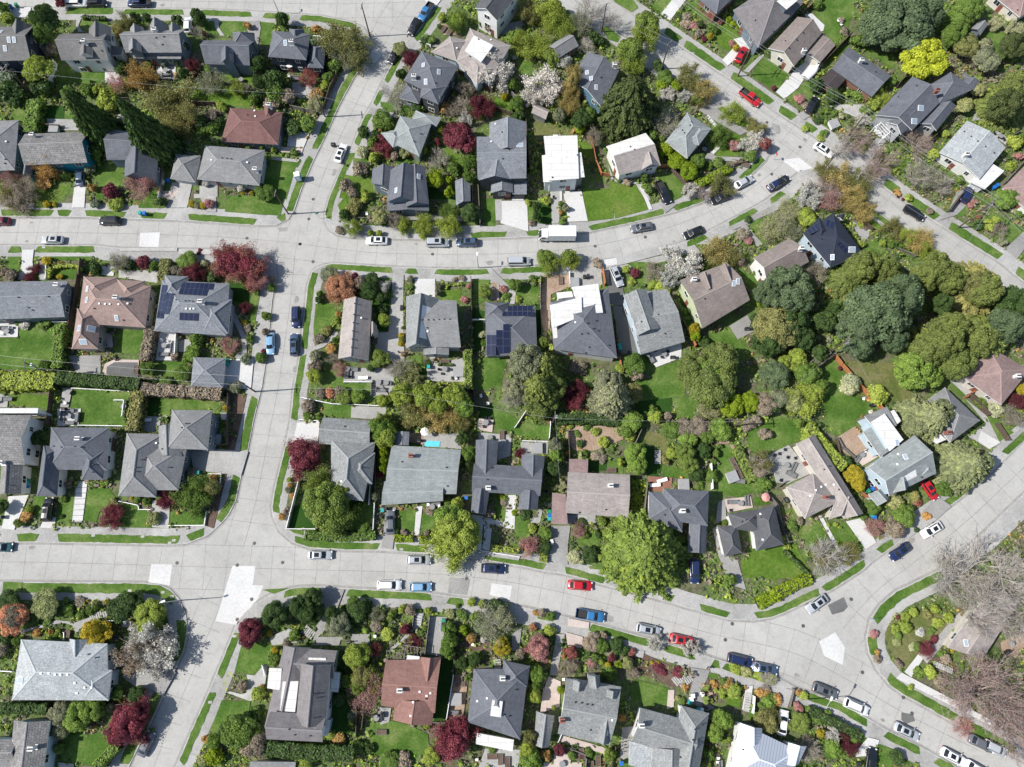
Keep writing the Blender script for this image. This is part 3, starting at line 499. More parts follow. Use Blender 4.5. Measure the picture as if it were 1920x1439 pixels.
# ================================================================= HOUSES
HOUSES = []                                    # (short name, px, py) for labels
TRIS = []
WIN_MESH = {}
def windows(parent, a, b, z, n, wmat):
    """n windows along the wall a-b (world xy, outside on the right-hand side of a->b)"""
    d = (b-a); l = d.length; d.normalize(); nn = Vector((d.y, -d.x))
    for i in range(n):
        c = a + d*(l*(i+.5)/n)
        w = .75 if (i % 2 == 0) else .5
        if w not in WIN_MESH:
            mb = MB(); h = .62; t = .09
            for (x0, z0, x1, z1) in ((-w,-h,w,-h+t),(-w,h-t,w,h),(-w,-h+t,-w+t,h-t),(w-t,-h+t,w,h-t),(-.03,-h+t,.03,h-t)):
                mb.box(x0, -.05, z0, x1, .06, z1)
            f = mb.obj('window', TRIM); p = MB().box(-w+t, -.02, -h+t, w-t, .035, h-t).obj('pane', GLASS)
            WIN_MESH[w] = (f.data, p.data); bpy.data.objects.remove(f); bpy.data.objects.remove(p)
        fm, pm = WIN_MESH[w]
        f = bpy.data.objects.new('window', fm); f.location = (c.x+nn.x*.0, c.y+nn.y*.0, z)
        f.rotation_euler[2] = math.atan2(nn.y, nn.x)-math.pi/2
        f.location = (c.x - parent.location.x, c.y - parent.location.y, z - parent.location.z)
        link(f, parent); p = bpy.data.objects.new('pane', pm); link(p, f)
def corner_in(w, i, d0, d1):                   # corner i moved d0 along the edge to next, d1 along edge to previous
    a, n, p = w[i], w[(i+1) % 4], w[i-1]
    return a + (n-a).normalized()*d0 + (p-a).normalized()*d1
def roof_block(h, typ, s, ze, zr, rk, wk, ov=.42, win=True):
    rk, rk2 = (rk.split('/')+[rk])[:2]
    w = [T(a, b, ze).xy for a, b in pairs(s)]
    if area2(w) < 0: w = [w[1], w[0], w[3], w[2]]
    o0 = h.location
    L_ = lambda p, z: (p[0]-o0.x, p[1]-o0.y, z-o0.z)
    V, F, M, UV = [], [], [], []
    wid = ((w[3]-w[0]).length+(w[2]-w[1]).length)/2; ln = ((w[1]-w[0]).length+(w[2]-w[3]).length)/2
    if typ == 'f':
        V += [L_(p, ze) for p in w]; F.append((0,1,2,3)); M.append(0)
        UV.append([(p.x, p.y) for p in w])
        V += [L_(p, ze-.22) for p in w]; F.append((7,6,5,4)); M.append(1); UV.append([(0,0)]*4)
        for i in range(4): F.append((i, i+4, (i+1)%4+4, (i+1)%4)); M.append(1); UV.append([(0,0)]*4)
        tri = [((w[0],ze),(w[1],ze),(w[2],ze)), ((w[0],ze),(w[2],ze),(w[3],ze))]
    else:
        r0, r1 = (w[3]+w[0])/2, (w[1]+w[2])/2; ax = (r1-r0).normalized()
        i0 = i1 = 0
        if typ in 'hG': i0 = min(wid*.5, ln*.48)
        if typ == 'h': i1 = min(wid*.5, ln*.48)
        r0 = r0+ax*i0; r1 = r1-ax*i1
        pt = [(w[0],ze),(w[1],ze),(w[2],ze),(w[3],ze),(r0,zr),(r1,zr)]
        V += [L_(p, z) for p, z in pt]; V += [L_(p, z-.2) for p, z in pt]
        fs = [(0,1,5,4),(2,3,4,5)]
        if i0: fs.append((3,0,4))
        if i1: fs.append((1,2,5))
        for fi, f in enumerate(fs):
            F.append(f); M.append(3 if fi else 0)
            a, b = Vector((*pt[f[0]][0], pt[f[0]][1])), Vector((*pt[f[1]][0], pt[f[1]][1]))
            e = (b-a).normalized(); q = []
            for i in f:
                p = Vector((*pt[i][0], pt[i][1]))-a; u = p.dot(e); q.append((u, (p-e*u).length))
            UV.append(q)
            F.append(tuple(i+6 for i in f[::-1])); M.append(1); UV.append([(0,0)]*len(f))
        edges = [(0,1),(2,3)]; edges += [(3,0)] if i0 else [(3,4),(4,0)]; edges += [(1,2)] if i1 else [(1,5),(5,2)]
        for a, b in edges: F.append((b, a, a+6, b+6)); M.append(1); UV.append([(0,0)]*4)
        # ridge and hip caps
        cap = [(r0, r1, zr, zr)]
        if i0: cap += [(w[3], r0, ze, zr), (w[0], r0, ze, zr)]
        if i1: cap += [(w[1], r1, ze, zr), (w[2], r1, ze, zr)]
        for a, b, za, zb in cap:
            d = (b-a)
            if d.length < .1: continue
            d.normalize(); n = Vector((-d.y, d.x))*.14; k = len(V)
            V += [L_(a-n, za-.0), L_(b-n, zb-.0), L_(b, zb+.07), L_(a, za+.07), L_(b+n, zb), L_(a+n, za)]
            F += [(k,k+1,k+2,k+3), (k+3,k+2,k+4,k+5)]; M += [2,2]; UV += [[(0,0),(1,0),(1,.2),(0,.2)]]*2
        tri = []
        for f in fs:
            tri.append((pt[f[0]], pt[f[1]], pt[f[2]]))
            if len(f) == 4: tri.append((pt[f[0]], pt[f[2]], pt[f[3]]))
    rf = mesh_obj('roof', V, F, [roofmat(rk), TRIM if wk in ('wh','lb','cr','lg','bl') else wallmat('dg' if wk in ('dg','nv') else 'gy'), capmat(rk2), roofmat(rk2)], h, M, uv=UV)
    # walls: one closed shell under the roof, gable ends carried up to the ridge
    d = min(ov, wid*.2, ln*.2)
    c = [corner_in(w, i, d, d) for i in range(4)]
    wb = []
    zt = ze-.12
    rows = [(c[0],0),(c[1],0),(c[2],0),(c[3],0)]
    vv = [L_(p, .1) for p, _ in rows]+[L_(p, zt) for p, _ in rows]
    ff = [(i,(i+1)%4,4+(i+1)%4,4+i) for i in range(4)]
    if typ != 'f':
        if not i1 and typ in 'gG':
            m = (c[1]+c[2])/2; rise = (zr-ze)*(1-2*d/wid) ; vv.append(L_(m, zt+rise-.05)); ff.append((5,6,len(vv)-1))
        if typ == 'g':
            m = (c[3]+c[0])/2; rise = (zr-ze)*(1-2*d/wid); vv.append(L_(m, zt+rise-.05)); ff.append((7,4,len(vv)-1))
    # the roof feature hit list must know which roof object the triangle belongs to
    for t in tri: TRIS.append(([Vector((p[0], p[1], z)) for p, z in t], rf, h))
    wl = mesh_obj('wall', vv, ff, wallmat(wk), h)
    rast([tuple(p) for p in w], True)
    return rf, w, c, zt
def capmat(rk):
    k = ('cap', rk)
    if k not in MATS: MATS[k] = plain('ridge_cap_'+rk, sc(RC[rk], 1.18 if rk not in ('nv','wh') else 1.0), .8, var=.1)
    return MATS[k]
def hit(px, py):
    d = ray(px, py); o = Vector((0, 0, CAMH)); best = None
    for t, rf, h in TRIS:
        r = intersect_ray_tri(t[0], t[1], t[2], d, o, True)
        if r is not None and (best is None or r.z > best[0].z): best = (r, rf, h, (t[1]-t[0]).cross(t[2]-t[0]).normalized())
    return best
FEAT = []
def H(name, short, label, blocks, feats='', cat='house', wins=2):
    """blocks: 'type wall roof ze zr  x,y x,y x,y x,y | ...'"""
    bl = []
    for b in blocks.split('|'):
        t = b.split(); bl.append((t[0], t[1], t[2], float(t[3]), float(t[4]), ' '.join(t[5:])))
    c = sum((T(a, b, 0) for a, b in pairs(bl[0][5])), Vector())/4
    h = empty(name, (c.x, c.y, .13)); tag(h, label, cat, 'houses of the neighbourhood' if cat == 'house' else 'outbuildings of the gardens')
    HOUSES.append((short, *proj((c.x, c.y, 2)), h))
    done = []
    for bi, (t, wk, rk, ze, zr, s) in enumerate(bl):
        r = roof_block(h, t, s, ze, zr, rk, wk); done.append((r, ze, wk))
    def inside(q, me):
        for (rf, w, c, zt), ze, wk in done:
            if w is me: continue
            if all((c[(i+1)%4]-c[i]).cross(q-c[i]) > -.15 for i in range(4)): return True
        return False
    door = False
    for (rf, w, c, zt), ze, wk in done:
        for i in range(4):
            a, b = c[i], c[(i+1) % 4]; l = (b-a).length
            if l < 2.6 or ze < 2.75 or cat != 'house': continue
            d = (b-a).normalized(); nn = Vector((d.y, -d.x))
            if inside((a+b)/2+nn*.3, w): continue
            n = max(1, min(3, int(l/3.4)))
            lv = [ze-1.15] if ze < 4.4 else [ze-1.15, ze-3.75]
            for z in lv:
                if z > .9: windows(h, a, b, z, n, None)
            if not door and nn.y < -.3 and l > 3.5:
                door = True; q = a+d*(l*.5/n+1.25); z0 = .13
                D = MB().box(-.45, -.04, 0, .45, .05, 2.05).obj('door', plain('painted_door', (.20,.07,.05) if wk != 'bk' else (.5,.5,.48), .5), h)
                D.location = (q.x-h.location.x, q.y-h.location.y, 0); D.rotation_euler[2] = math.atan2(nn.y, nn.x)-math.pi/2
                hd = MB().box(.30, .05, .95, .36, .10, 1.08).obj('handle', GALV, D)
    if feats:
        for e in feats.split(';'):
            p = e.split(); FEAT.append((h, p[0], [X(float(p[i]), float(p[i+1])) for i in range(1, len(p)-1, 2)]))
    return h
def place_feats():
    for h, k, pts in FEAT:
        cx = sum(p[0] for p in pts)/len(pts); cy = sum(p[1] for p in pts)/len(pts)
        hi = None
        best = hit(cx, cy)
        if best is None: continue
        q, rf, hh, n = best
        if hh is not h: continue
        if n.z < 0: n = -n
        o0 = h.location; loc = q-Vector(o0)
        if k in 'cC':                              # chimney: stack, crown and two flues
            mt = CHB if k == 'c' else CHW
            s = MB().box(-.42, -.3, -1.0, .42, .3, 1.15).box(-.5, -.38, 1.15, .5, .38, 1.28).obj('chimney', mt, rf, loc=loc)
            MB().cyl((-.2,0,1.28), (-.2,0,1.6), .13).cyl((.2,0,1.28), (.2,0,1.55), .13).obj('flue', DARKM, s)
            MB().box(-.55, -.42, -.12, .55, .42, -.02).obj('flashing', GALV, s)
        elif k == 'v':
            MB().cyl((0,0,-.1), (0,0,.22), .10).cyl((0,0,.22), (0,0,.28), .16, .1).obj('vent', DARKM, rf, loc=loc)
        elif k == 'w':
            MB().box(-.13, -.13, -.05, .13, .13, .14).box(-.17, -.17, .14, .17, .17, .18).obj('vent', WHITEP, rf, loc=loc)
        elif k in 'kK':
            R = n.to_track_quat('Z', 'Y').to_matrix().to_4x4()
            ex = Vector((1,0,0)); ex = (ex-n*ex.dot(n)).normalized(); ey = n.cross(ex)
            R = Matrix((ex, ey, n)).transposed().to_4x4(); a, b = (.38, .6) if k == 'k' else (.75, .6)
            s = MB().box(-a, -b, -.05, a, b, .12, 0, R).obj('skylight', TRIM, rf, loc=loc)
            MB().box(-a+.09, -b+.09, .10, a-.09, b-.09, .135, 0, R).obj('pane', SKYL, s)
        elif k == 's' and len(pts) == 4:           # solar array lying on the slope it was seen on
            hs = []
            for p in pts:
                d = ray(*p); t = (n.dot(q)-n.dot(Vector((0,0,CAMH))))/n.dot(d); hs.append(Vector((0,0,CAMH))+d*t-Vector(o0))
            if (hs[1]-hs[0]).cross(hs[3]-hs[0]).z < 0: hs = [hs[1], hs[0], hs[3], hs[2]]
            up = [p+n*.14 for p in hs]; dn = [p+n*.07 for p in hs]
            u, v = (hs[1]-hs[0]).length, (hs[3]-hs[0]).length
            nu, nv = max(1, round(u/1.0)), max(1, round(v/1.65))
            uv = [[(0,0),(nu,0),(nu,nv*1.65),(0,nv*1.65)]]+[[(0,0)]*4]*5
            mesh_obj('solar_panel', up+dn, [(0,1,2,3),(7,6,5,4),(0,4,5,1),(1,5,6,2),(2,6,7,3),(3,7,4,0)], [SOLAR, DARKM], rf, [0,1,1,1,1,1], uv=uv)
        elif k == 'd':                              # small gabled roof dormer
            w = [P(p[0], p[1], q.z+.3) for p in pts]
tile(1)
H('house','navy gabled house at the top-left edge','navy two-storey house with grey gabled roof and white skylights, cut by left edge','g nv gd 5.2 7.6 -200,195 240,190 222,435 -200,445|g nv gd 5.0 7.2 85,190 80,320 235,320 240,190|g nv gd 3 3.6 -100,440 20,440 20,500 -100,500','k 65 288;k 103 288;k 38 350;k 8 230')
H('house','white house with the dark roof dormer','white two-storey house with dark grey roof, one dormer and cross gable, top row','g wh gd 4.8 6.9 432,245 768,240 780,432 440,432|g wh gd 4.4 6.4 640,205 640,310 800,305 800,195|g wh gd 6.0 7.0 575,320 572,405 665,405 668,320|f wh gd 3.0 3 800,330 890,340 870,400 800,400','C 618 318;v 735 370;v 575 312')
H('house','long grey-green house with front gables','long blue-grey house with three small front gables and a white patio behind','g gb gr 4.6 6.9 893,228 1335,212 1308,380 903,380|g gb gr 4.4 5.8 935,205 945,290 1040,290 1035,200|g gb gr 4.5 6.9 1080,180 1080,280 1210,280 1210,175|g gb gr 4.4 5.8 1215,195 1215,280 1300,270 1300,190|g gb gr 5.6 6.8 925,300 925,375 1020,375 1015,300|f gb gr 3.2 3 950,380 1310,380 1300,425 960,420','C 1125 235;v 1125 275;v 1170 325;v 1180 268')
H('house','slate blue house with one rear dormer','dark slate-blue house with a corner turret roof and one rear dormer in the top row','g gb sl 4.2 6.5 1465,292 1835,292 1798,472 1475,462|h gb sl 4.3 6.3 1675,235 1675,330 1835,320 1830,240|g gb sl 5.9 7.1 1592,355 1590,455 1682,450 1680,355','v 1660 380;C 1462 262')
H('house','grey house left of the two conifers','low grey hip-roofed house at the left edge beside the shake-roofed teal house','h gy gr 3.3 5 -160,875 135,866 106,1226 -190,1240','w 45 1022;v 40 1150;v 38 1180')
H('house','teal house with the shake roof','teal house under a weathered grey shake roof with a bare gable end','g te sk 4.2 6.2 178,965 632,950 628,1172 172,1192|g te sk 3.3 4.3 185,1080 165,1270 218,1272 262,1090','C 250 988')
H('house','dark slate house below the two conifers','dark slate-roofed house with a long front gable right below the two tall conifers','g gb sl 4.0 6.0 795,930 1135,975 1110,1152 768,1152|g gb sl 3.8 6.4 905,1070 895,1275 1125,1300 1140,1080','C 985 965')
H('house','grey hip-roofed house above the corner lawn','pale grey hip-roofed bungalow above the corner lawn of the left crossing','h lg gr 3.3 5.0 1477,1048 1905,1082 1866,1336 1420,1290','C 1845 1235;w 1522 1155;w 1780 1172;v 1600 1140;v 1635 1142;v 1665 1146')
H('garage','pale pyramid-roofed garage','pale grey pyramid-roofed garage left of the hip-roofed bungalow','h lg gr 2.6 4.1 1265,1112 1442,1122 1402,1312 1226,1286','',cat='garage')
tile(2)
H('house','navy hip-roofed corner house','navy two-storey house with a grey hip roof beside the big olive tree','h nv sl 5.4 7.3 120,222 392,246 362,434 88,410|h nv sl 5.0 6.6 240,210 240,330 345,330 345,212|h nv sl 3.6 5.0 385,320 372,488 485,492 503,335','C 263 322;k 212 310;k 315 510')
H('house','red-brown hip-roofed house','red-brown hip-roofed house left of the sloping street','h gb mr 3.3 5.1 -185,778 190,810 160,1043 -252,1020|h gb mr 3.2 4.6 60,760 50,880 140,880 145,770','C 100 775;w -10 800;w -5 840;v -60 830')
H('house','grey hip house beside the bare kerb tree','grey two-storey hip-roofed house right of the street, angled to it','h dg sl 5.4 7.4 1190,370 1062,580 1325,712 1457,478|h dg sl 5.2 6.8 1185,640 1182,700 1312,752 1385,620|h lg sl 3.0 4.0 1080,600 1030,705 1170,745 1215,645','C 1140 570;k 1205 470;k 1315 520;k 1222 590;v 1290 600')
H('house','tan house with the white flat roof centre','tan-roofed light-blue house with a bright white flat roof centre','h lb tn 4.0 5.6 1540,205 1440,440 1680,590 1832,330|h lb tn 3.5 5.2 1262,375 1440,440 1560,300 1395,262|h lb tn 3.4 4.8 1440,440 1590,612 1700,520 1620,400|f lb wh 6.0 6 1568,255 1707,328 1622,446 1503,366','w 1500 265;w 1445 350;v 1600 285;v 1540 410;w 1690 290')
H('house','dark-roofed white house at the top','tall pale house with a dark roof and bare gable wall at the top edge','g wh dk 6.5 8.3 1575,60 1725,-150 1900,-60 1735,150','')
H('house','pale blue-grey house by the red cherry','pale blue-grey hip-roofed house beside a dark red tree, angled to the street','h sg gn 3.5 5.3 1037,835 962,1020 1176,1128 1264,890|h sg gn 3.3 4.5 900,960 985,1062 1100,1030 1020,930|h sg gn 2.9 3.8 1150,798 1120,860 1300,910 1335,850','w 950 1025;v 1185 965;v 1135 1020')
H('house','slate house with the brick chimney','slate-roofed house with a tall brick chimney and a big front gable','g gb sl 4.8 7.2 965,1225 940,1455 1165,1455 1180,1205|g gb sl 4.2 5.8 838,1215 832,1320 1000,1400 1010,1205|g gb sl 4.5 5.4 1080,1260 1070,1365 1200,1370 1215,1262|g gb sl 4.4 5.8 1080,1210 1080,1490 1245,1470 1215,1200|g gb sl 3.2 4.0 945,1440 940,1520 1245,1520 1245,1440','c 912 1160;k 1010 1372;k 1170 1272')
H('shed','grey garden shed beside the lime bamboo','narrow grey gabled shed between two houses, beside the lime-green shrub','g gb cg 2.5 3.4 1432,1302 1440,1480 1545,1450 1540,1297','',cat='shed')
H('house','big grey house with the balconies','big grey multi-gabled three-storey house with white-railed balconies','g dg cg 5.6 7.4 1588,985 1945,985 1945,1285 1595,1290|g dg cg 5.7 7.7 1680,885 1675,1100 1945,1100 1945,878|g dg cg 5.5 7.1 1640,1180 1602,1300 1835,1292 1835,1180|g dg cg 3.4 4.6 1695,1300 1688,1392 1850,1388 1847,1300|f dg cg 3.1 3 1845,1300 1845,1400 1948,1400 1948,1300','w 1722 895;w 1692 1022;K 1898 1045;v 1770 955;v 1820 1080;v 1775 1145')
tile(3)
H('house','white flat-roofed modern house','white cube-like modern house with a flat white roof and stained patch','f wh wh 5.8 6 228,980 470,976 482,1285 262,1302|f gy wh 5.3 6 400,1102 498,1098 523,1276 385,1288|f wh wh 4.6 5 215,1120 262,1112 300,1310 225,1312|f wh wh 5.84 6 295,970 330,970 338,990 300,990','v 470 1120;w 500 1240;v 290 1280')
H('house','white house with the glare-whitened roof','white cottage with a brown gable roof, north slope whitened as glare, brick end chimney','g wh wh/tn 3.9 5.7 678,1055 962,958 1070,1190 770,1262|g wh tn 3.8 5.5 905,1150 925,1228 1068,1192 1040,1100','v 850 1060;v 880 1080;c 745 1215;w 790 1100')  # north slope coloured white for overexposed sunlight; the roofing itself is tan
H('house','pale green-grey house above the lime rhododendrons','pale green-grey house above the row of lime-green rhododendrons','h lg gn 3.4 5.0 1103,1022 1260,812 1430,925 1262,1142|h lg gn 3.9 4.6 1246,1015 1325,900 1432,930 1345,1045','v 1280 905;v 1290 880;v 1225 940;v 1240 960;C 1390 870')
H('house','grey house hidden behind the dark conifer','dark grey shallow-roofed blue house half hidden by a dark conifer','g bl sl 4.0 5.5 540,375 425,580 645,775 770,508','k 540 525;k 570 567;k 606 630;C 735 485;v 640 560')
H('shed','small tan-roofed garden shed','small garden shed with a tan curved roof by the fence','g gy tn 2.3 3.2 172,752 275,795 243,862 138,812','',cat='shed')
H('house','small grey roof under the pale trees','small grey-roofed house mostly hidden under pale spring trees','g sg gr 3 4.3 265,335 400,245 480,330 335,420','')
H('house','brick house at the top with the grey roof','brick house with a grey hip roof cut by the top edge','h bk sl 3.4 5.2 1338,-10 1470,102 1640,-60 1500,-170','')
H('house','long dark house behind the power lines','long brown-grey roofed house behind the overhead lines, cut by the top edge','h gb mv 3.5 5.9 1592,75 1770,345 2100,20 1960,-170|f gb wh 6.1 6 1905,10 1975,70 2055,5 1990,-55','v 1880 230;v 1750 150')
tile(4)
H('house','tan gabled house with the brown carport','cream house with a tan gable roof and flat brown garage roof','g cr br 3.4 5.2 78,348 290,122 465,238 264,478|g cr br 2.7 3.0 345,388 470,250 562,325 452,452','v 200 298;v 282 290;v 228 350;v 330 240;C 325 385')
H('house','low charcoal house with the brick front','low charcoal-roofed brick house with a darker carport at its left','g bk sl 3.1 4.2 655,338 965,545 825,697 536,492|g bk ds 2.7 2.95 448,582 530,494 635,572 560,657','C 735 455;v 790 462;v 850 520;v 700 350')
H('house','large slate house by the lime tree','large dark slate compound-roofed house below the bright lime tree','g lg sl 4.4 6.3 852,828 1116,552 1310,742 1115,938|g lg sl 4.3 5.6 1078,775 935,880 1035,970 1150,870|h lg sl 3.9 5.6 1243,612 1300,752 1562,640 1392,520|g lg sl 3.4 4.6 1300,742 1170,890 1290,942 1432,762|g bk sl 3 3.6 1500,560 1440,620 1560,640 1600,580','K 1175 780;K 1128 875;c 1275 672;v 1012 700;v 1145 620')
H('house','pale grey house with the white carport','pale grey shallow-roofed house with a white flat carport roof','g wh lt 3.1 4.3 1310,1098 1510,870 1786,1064 1600,1290|f wh wh 2.6 3 1530,1310 1680,1170 1778,1232 1638,1362','C 1485 1130;v 1487 950;v 1537 985;v 1583 1020;v 1640 1058;v 1702 1103')
H('house','maroon-roofed house at the right edge','maroon-roofed house cut by the right edge below the pale grey house','h wh mn 3 4.6 1762,1358 1990,1130 2200,1320 1960,1530','')
H('house','maroon roof in the top-right corner','wide maroon-brown roof in the top-right corner','h cr mn 3 4.6 1680,-45 1890,125 2100,0 1900,-200','v 1870 75')
H('shed','small grey greenhouse roof at upper right','small grey lean-to roof between dark shrubs near the upper right corner','g gb gr 2.3 3.0 1540,205 1590,155 1662,175 1605,255','',cat='shed')
tile(5)
H('house','grey gabled house with white chimneys','light grey gabled house with a white triple chimney at the left edge','g gb cg 3.9 5.9 -140,668 492,660 466,920 -140,942|f gb cg 3.2 3 -100,900 60,905 60,940 -100,935','C 425 700;v 135 780;v 350 775;v 208 855;v 235 872')
H('house','pink-brown house with the row of roof vents','large pink-brown hip-roofed house with five white roof vents in a row','h tn pb 3.5 6.0 600,650 1088,695 1046,997 558,965|h tn pb 3.4 5.4 602,630 590,820 835,820 846,634|h tn pb 3.4 5.2 845,652 845,820 1040,830 1043,660|h tn pb 3.4 5.4 556,860 516,1150 706,1152 726,880','C 848 790;w 716 825;w 758 828;w 792 828;w 855 830;w 920 825;K 572 1002;K 657 1006;K 600 1097;k 840 928;k 630 718;k 626 797;v 890 945;v 680 860')
H('house','grey house with four solar arrays','grey hip-roofed house carrying several solar arrays, left of the central crossing','h lg cg 3.5 5.8 1165,655 1650,680 1624,1052 1110,1020|h lg cg 3.4 5.2 1188,620 1165,800 1340,800 1352,628|h lg cg 3.45 5.4 1480,792 1666,794 1640,1040 1460,1040','s 1310 672 1542 682 1530 726 1302 714;s 1298 716 1500 722 1484 770 1286 758;s 1172 690 1217 693 1178 934 1130 930;s 1214 748 1256 752 1220 902 1176 900;s 1295 888 1430 893 1426 948 1293 942;C 1455 820;w 1340 862;w 1370 862;w 1395 862;v 1335 805;v 1362 805;v 1388 808;v 1270 798')
H('garage','grey pyramid-roofed garage by the pole','grey pyramid-roofed garage below the solar-panelled house','h lg cg 2.7 4.2 1392,1210 1622,1216 1602,1428 1372,1420','',cat='garage')
tile(6)
H('house','long brown-grey house with the salmon tree','long narrow brown-grey gabled house below the salmon-coloured tree','g lg tn 3.7 5.9 632,795 590,1220 808,1230 833,808|g lg tn 3.4 5.0 830,960 830,1060 870,1040 868,980','C 702 770;v 712 825;v 706 905;v 702 963;v 698 1023;v 694 1082;v 690 1140;w 758 928')
H('house','grey house with the steep left gable','grey house with a steep long left gable and a row of roof vents','g lg gg 4.4 7.1 1080,772 1080,1145 1242,1138 1315,790|g lg gr 4.3 6.4 1160,800 1442,800 1474,1138 1170,1132|g lg gg 3.3 4.0 1205,1140 1205,1192 1388,1192 1388,1140','v 1200 942;v 1240 942;v 1278 942;v 1318 940;v 1355 938;v 1395 938;v 1232 1000;w 1235 1025')
H('house','slate house with the stepped solar array','slate hip-roofed house with a stepped solar array on its front slope','h gb sl 3.2 5.2 1650,845 2012,845 2024,1192 1656,1202|h gb sl 3.1 4.9 1652,815 1650,920 1815,920 1822,815','s 1778 970 1828 970 1830 1180 1780 1182;s 1728 1014 1776 1014 1778 1183 1728 1188;s 1662 1050 1726 1050 1727 1192 1660 1197;s 1810 842 1990 842 1990 878 1810 880;s 1772 884 1990 882 1990 914 1772 916')
tile(7)
H('house','half-reroofed house with white membrane','large slate-roofed house half covered in bright white roofing membrane','h wh sl 4.6 7.0 275,815 300,1150 757,1215 692,712|f wh wh 6.3 6 272,835 500,775 505,912 292,1000|f wh wh 5.9 6 430,705 620,680 655,888 500,895|f wh wh 4.95 5 285,955 412,935 412,1050 300,1075|f wh wh 3.4 3 320,745 430,735 440,775 330,790','v 605 948;v 545 965;v 585 1005;v 620 1020;v 500 1045;v 545 1040;v 555 1140;v 697 1125;v 530 1180;w 455 960')
H('house','grey house with the light-blue wall','grey gabled house with a long raised dormer and a light-blue side wall','g lb gg 3.5 5.7 800,755 1116,718 1246,1098 925,1190|g lb gg 5.3 6.7 803,765 905,1052 1060,1000 965,718','v 1052 905;v 1100 1040;C 1148 770;v 930 955')
H('house','brown house with the pale-green wall','brown gable-roofed house with a pale green side wall and two roof dormers','g pg br 4.3 6.3 1208,655 1548,530 1712,798 1372,1002|g pg br 5.4 6.6 1345,620 1390,740 1440,720 1400,600|g pg br 5.4 6.6 1490,560 1545,690 1590,670 1545,540','C 1302 662;k 1595 678;k 1625 664;v 1385 790')
tile(8)
H('house','brown-roofed white house beside the navy roof','white house with a brown gable roof left of the navy solar house','g wh br 4.3 6.3 -28,495 225,355 372,522 75,692','C 305 438')
H('house','navy-roofed house with black solar panels','navy-black hip-roofed house with solar panels and light-blue walls','h lb nv 4.5 6.5 332,325 545,170 770,470 525,560|h lb nv 4.4 6.0 330,320 430,420 560,310 442,205|g wh nv 3 3.3 590,180 575,200 615,225 630,190','K 680 435;k 540 490;s 590 375 655 435 625 460 565 395;s 355 300 430 250 455 290 380 330;s 500 215 560 240 540 290 490 270;v 462 362')
tile(9)
H('house','shingle house with the pale-blue side wall','shingle-roofed house with a pale blue side wall at the left edge','g wh sk 4.8 6.8 -200,268 225,262 178,622 -200,615|g wh sk 3.4 5.0 12,610 -5,832 152,834 165,610|f wh wh 4.9 5 -100,215 275,212 270,250 -100,250','C 30 610;v 50 770')
H('house','white-walled slate house with the paver walk','white-walled house with a slate hip roof and a striped paver walk','h wh sl 3.6 5.7 368,352 785,354 768,660 345,655|h wh sl 3.4 5.2 312,480 264,846 412,850 442,500|h wh sl 3.5 5.2 600,540 586,730 742,728 775,500','C 580 438;v 390 488;v 445 495;v 540 490;v 585 495;v 672 620;v 670 675;v 360 568')
H('house','large grey house with the corner driveway','large grey compound hip-roofed house with a driveway to the side street','h gb gr 3.7 6.1 912,395 852,845 1122,856 1172,400|h gb gr 3.6 5.9 1000,470 1348,490 1284,806 960,800|h gb gr 5.0 7.0 1238,226 1527,230 1497,514 1202,504|g gb gr 4.0 5.4 1142,342 1140,560 1310,560 1290,342','v 1340 325;v 1358 325;v 1310 355;v 1218 640;w 1125 465;v 1052 570;v 1022 585;v 980 640;v 975 670;v 1170 508')
tile(10)
H('house','light grey house behind the light-green tree','light grey house partly hidden by a big light-green tree on the corner','g lg gg 3.6 5.0 482,280 838,304 816,500 452,468|h lg gg 3.8 6.2 540,440 540,860 772,882 858,460|h lg gg 3.7 5.4 690,560 675,720 835,760 856,535','v 640 345;w 615 740;v 760 640')
H('house','big plain grey-green roof with one brick chimney','low house under a broad grey-green roof with one dark brick chimney','g gb gn 3.3 4.7 978,480 1476,514 1442,832 925,835|g gb gn 3.25 4.1 925,740 1352,745 1346,882 902,912','c 1120 560;v 1050 600;v 1370 640;v 1378 775')
H('shed','small grey shed behind the broad roof','small grey lean-to roof behind the broad grey-green roof','g gb cg 2.6 3.0 1010,382 1000,478 1098,482 1104,384','',cat='shed')
H('house','H-shaped slate house','H-shaped slate-roofed house with four gabled wings and square pavers','g lg sl 3.4 5.0 1568,612 2062,640 2046,845 1552,812|g lg sl 3.3 4.6 1582,442 1576,700 1728,700 1742,448|g lg sl 3.3 4.6 1912,548 1912,750 2062,750 2077,562|g lg sl 3.3 4.6 1560,790 1546,965 1652,980 1682,800|g lg sl 3.3 4.6 1898,802 1890,942 2026,948 2038,812','C 1672 790;v 1697 642;v 1665 728')
tile(11)
H('house','brown-grey flat-gabled house with maroon lean-tos','low brown-grey roofed house with maroon roofed lean-tos at its left','g gy tn 3.3 4.5 402,674 848,692 836,1002 384,968|f gy mn 2.9 3 412,578 548,584 544,706 408,700|f gy mn 2.8 3 290,822 386,832 402,1052 282,1046','C 705 775;v 485 965;v 675 945')
H('house','dark slate house with the red timber deck','dark slate hip-roofed house with a red timber deck behind it','h wh sl 4.4 6.4 1090,792 1417,810 1408,1062 1060,1010|h wh sl 4.2 5.8 985,815 1240,830 1225,1105 985,1010|g wh sl 3.2 4.4 1282,1000 1268,1250 1395,1262 1402,1050','C 1220 955;v 1098 982')
H('house','dark grey house with the rooftop deck','dark grey hip-roofed house with a pink-boarded rooftop deck','h wh dk 3.5 5.2 1722,955 1758,1242 1956,1196 1886,910|h wh dk 3.4 4.9 1552,975 1590,1080 1800,1115 1800,935|h wh dk 3.2 4.3 1478,1066 1530,1284 1656,1256 1622,1050','c 1705 1105;v 1655 1030;v 1685 1018;v 1740 1005;v 1790 1000;w 1785 975;w 1802 1160')
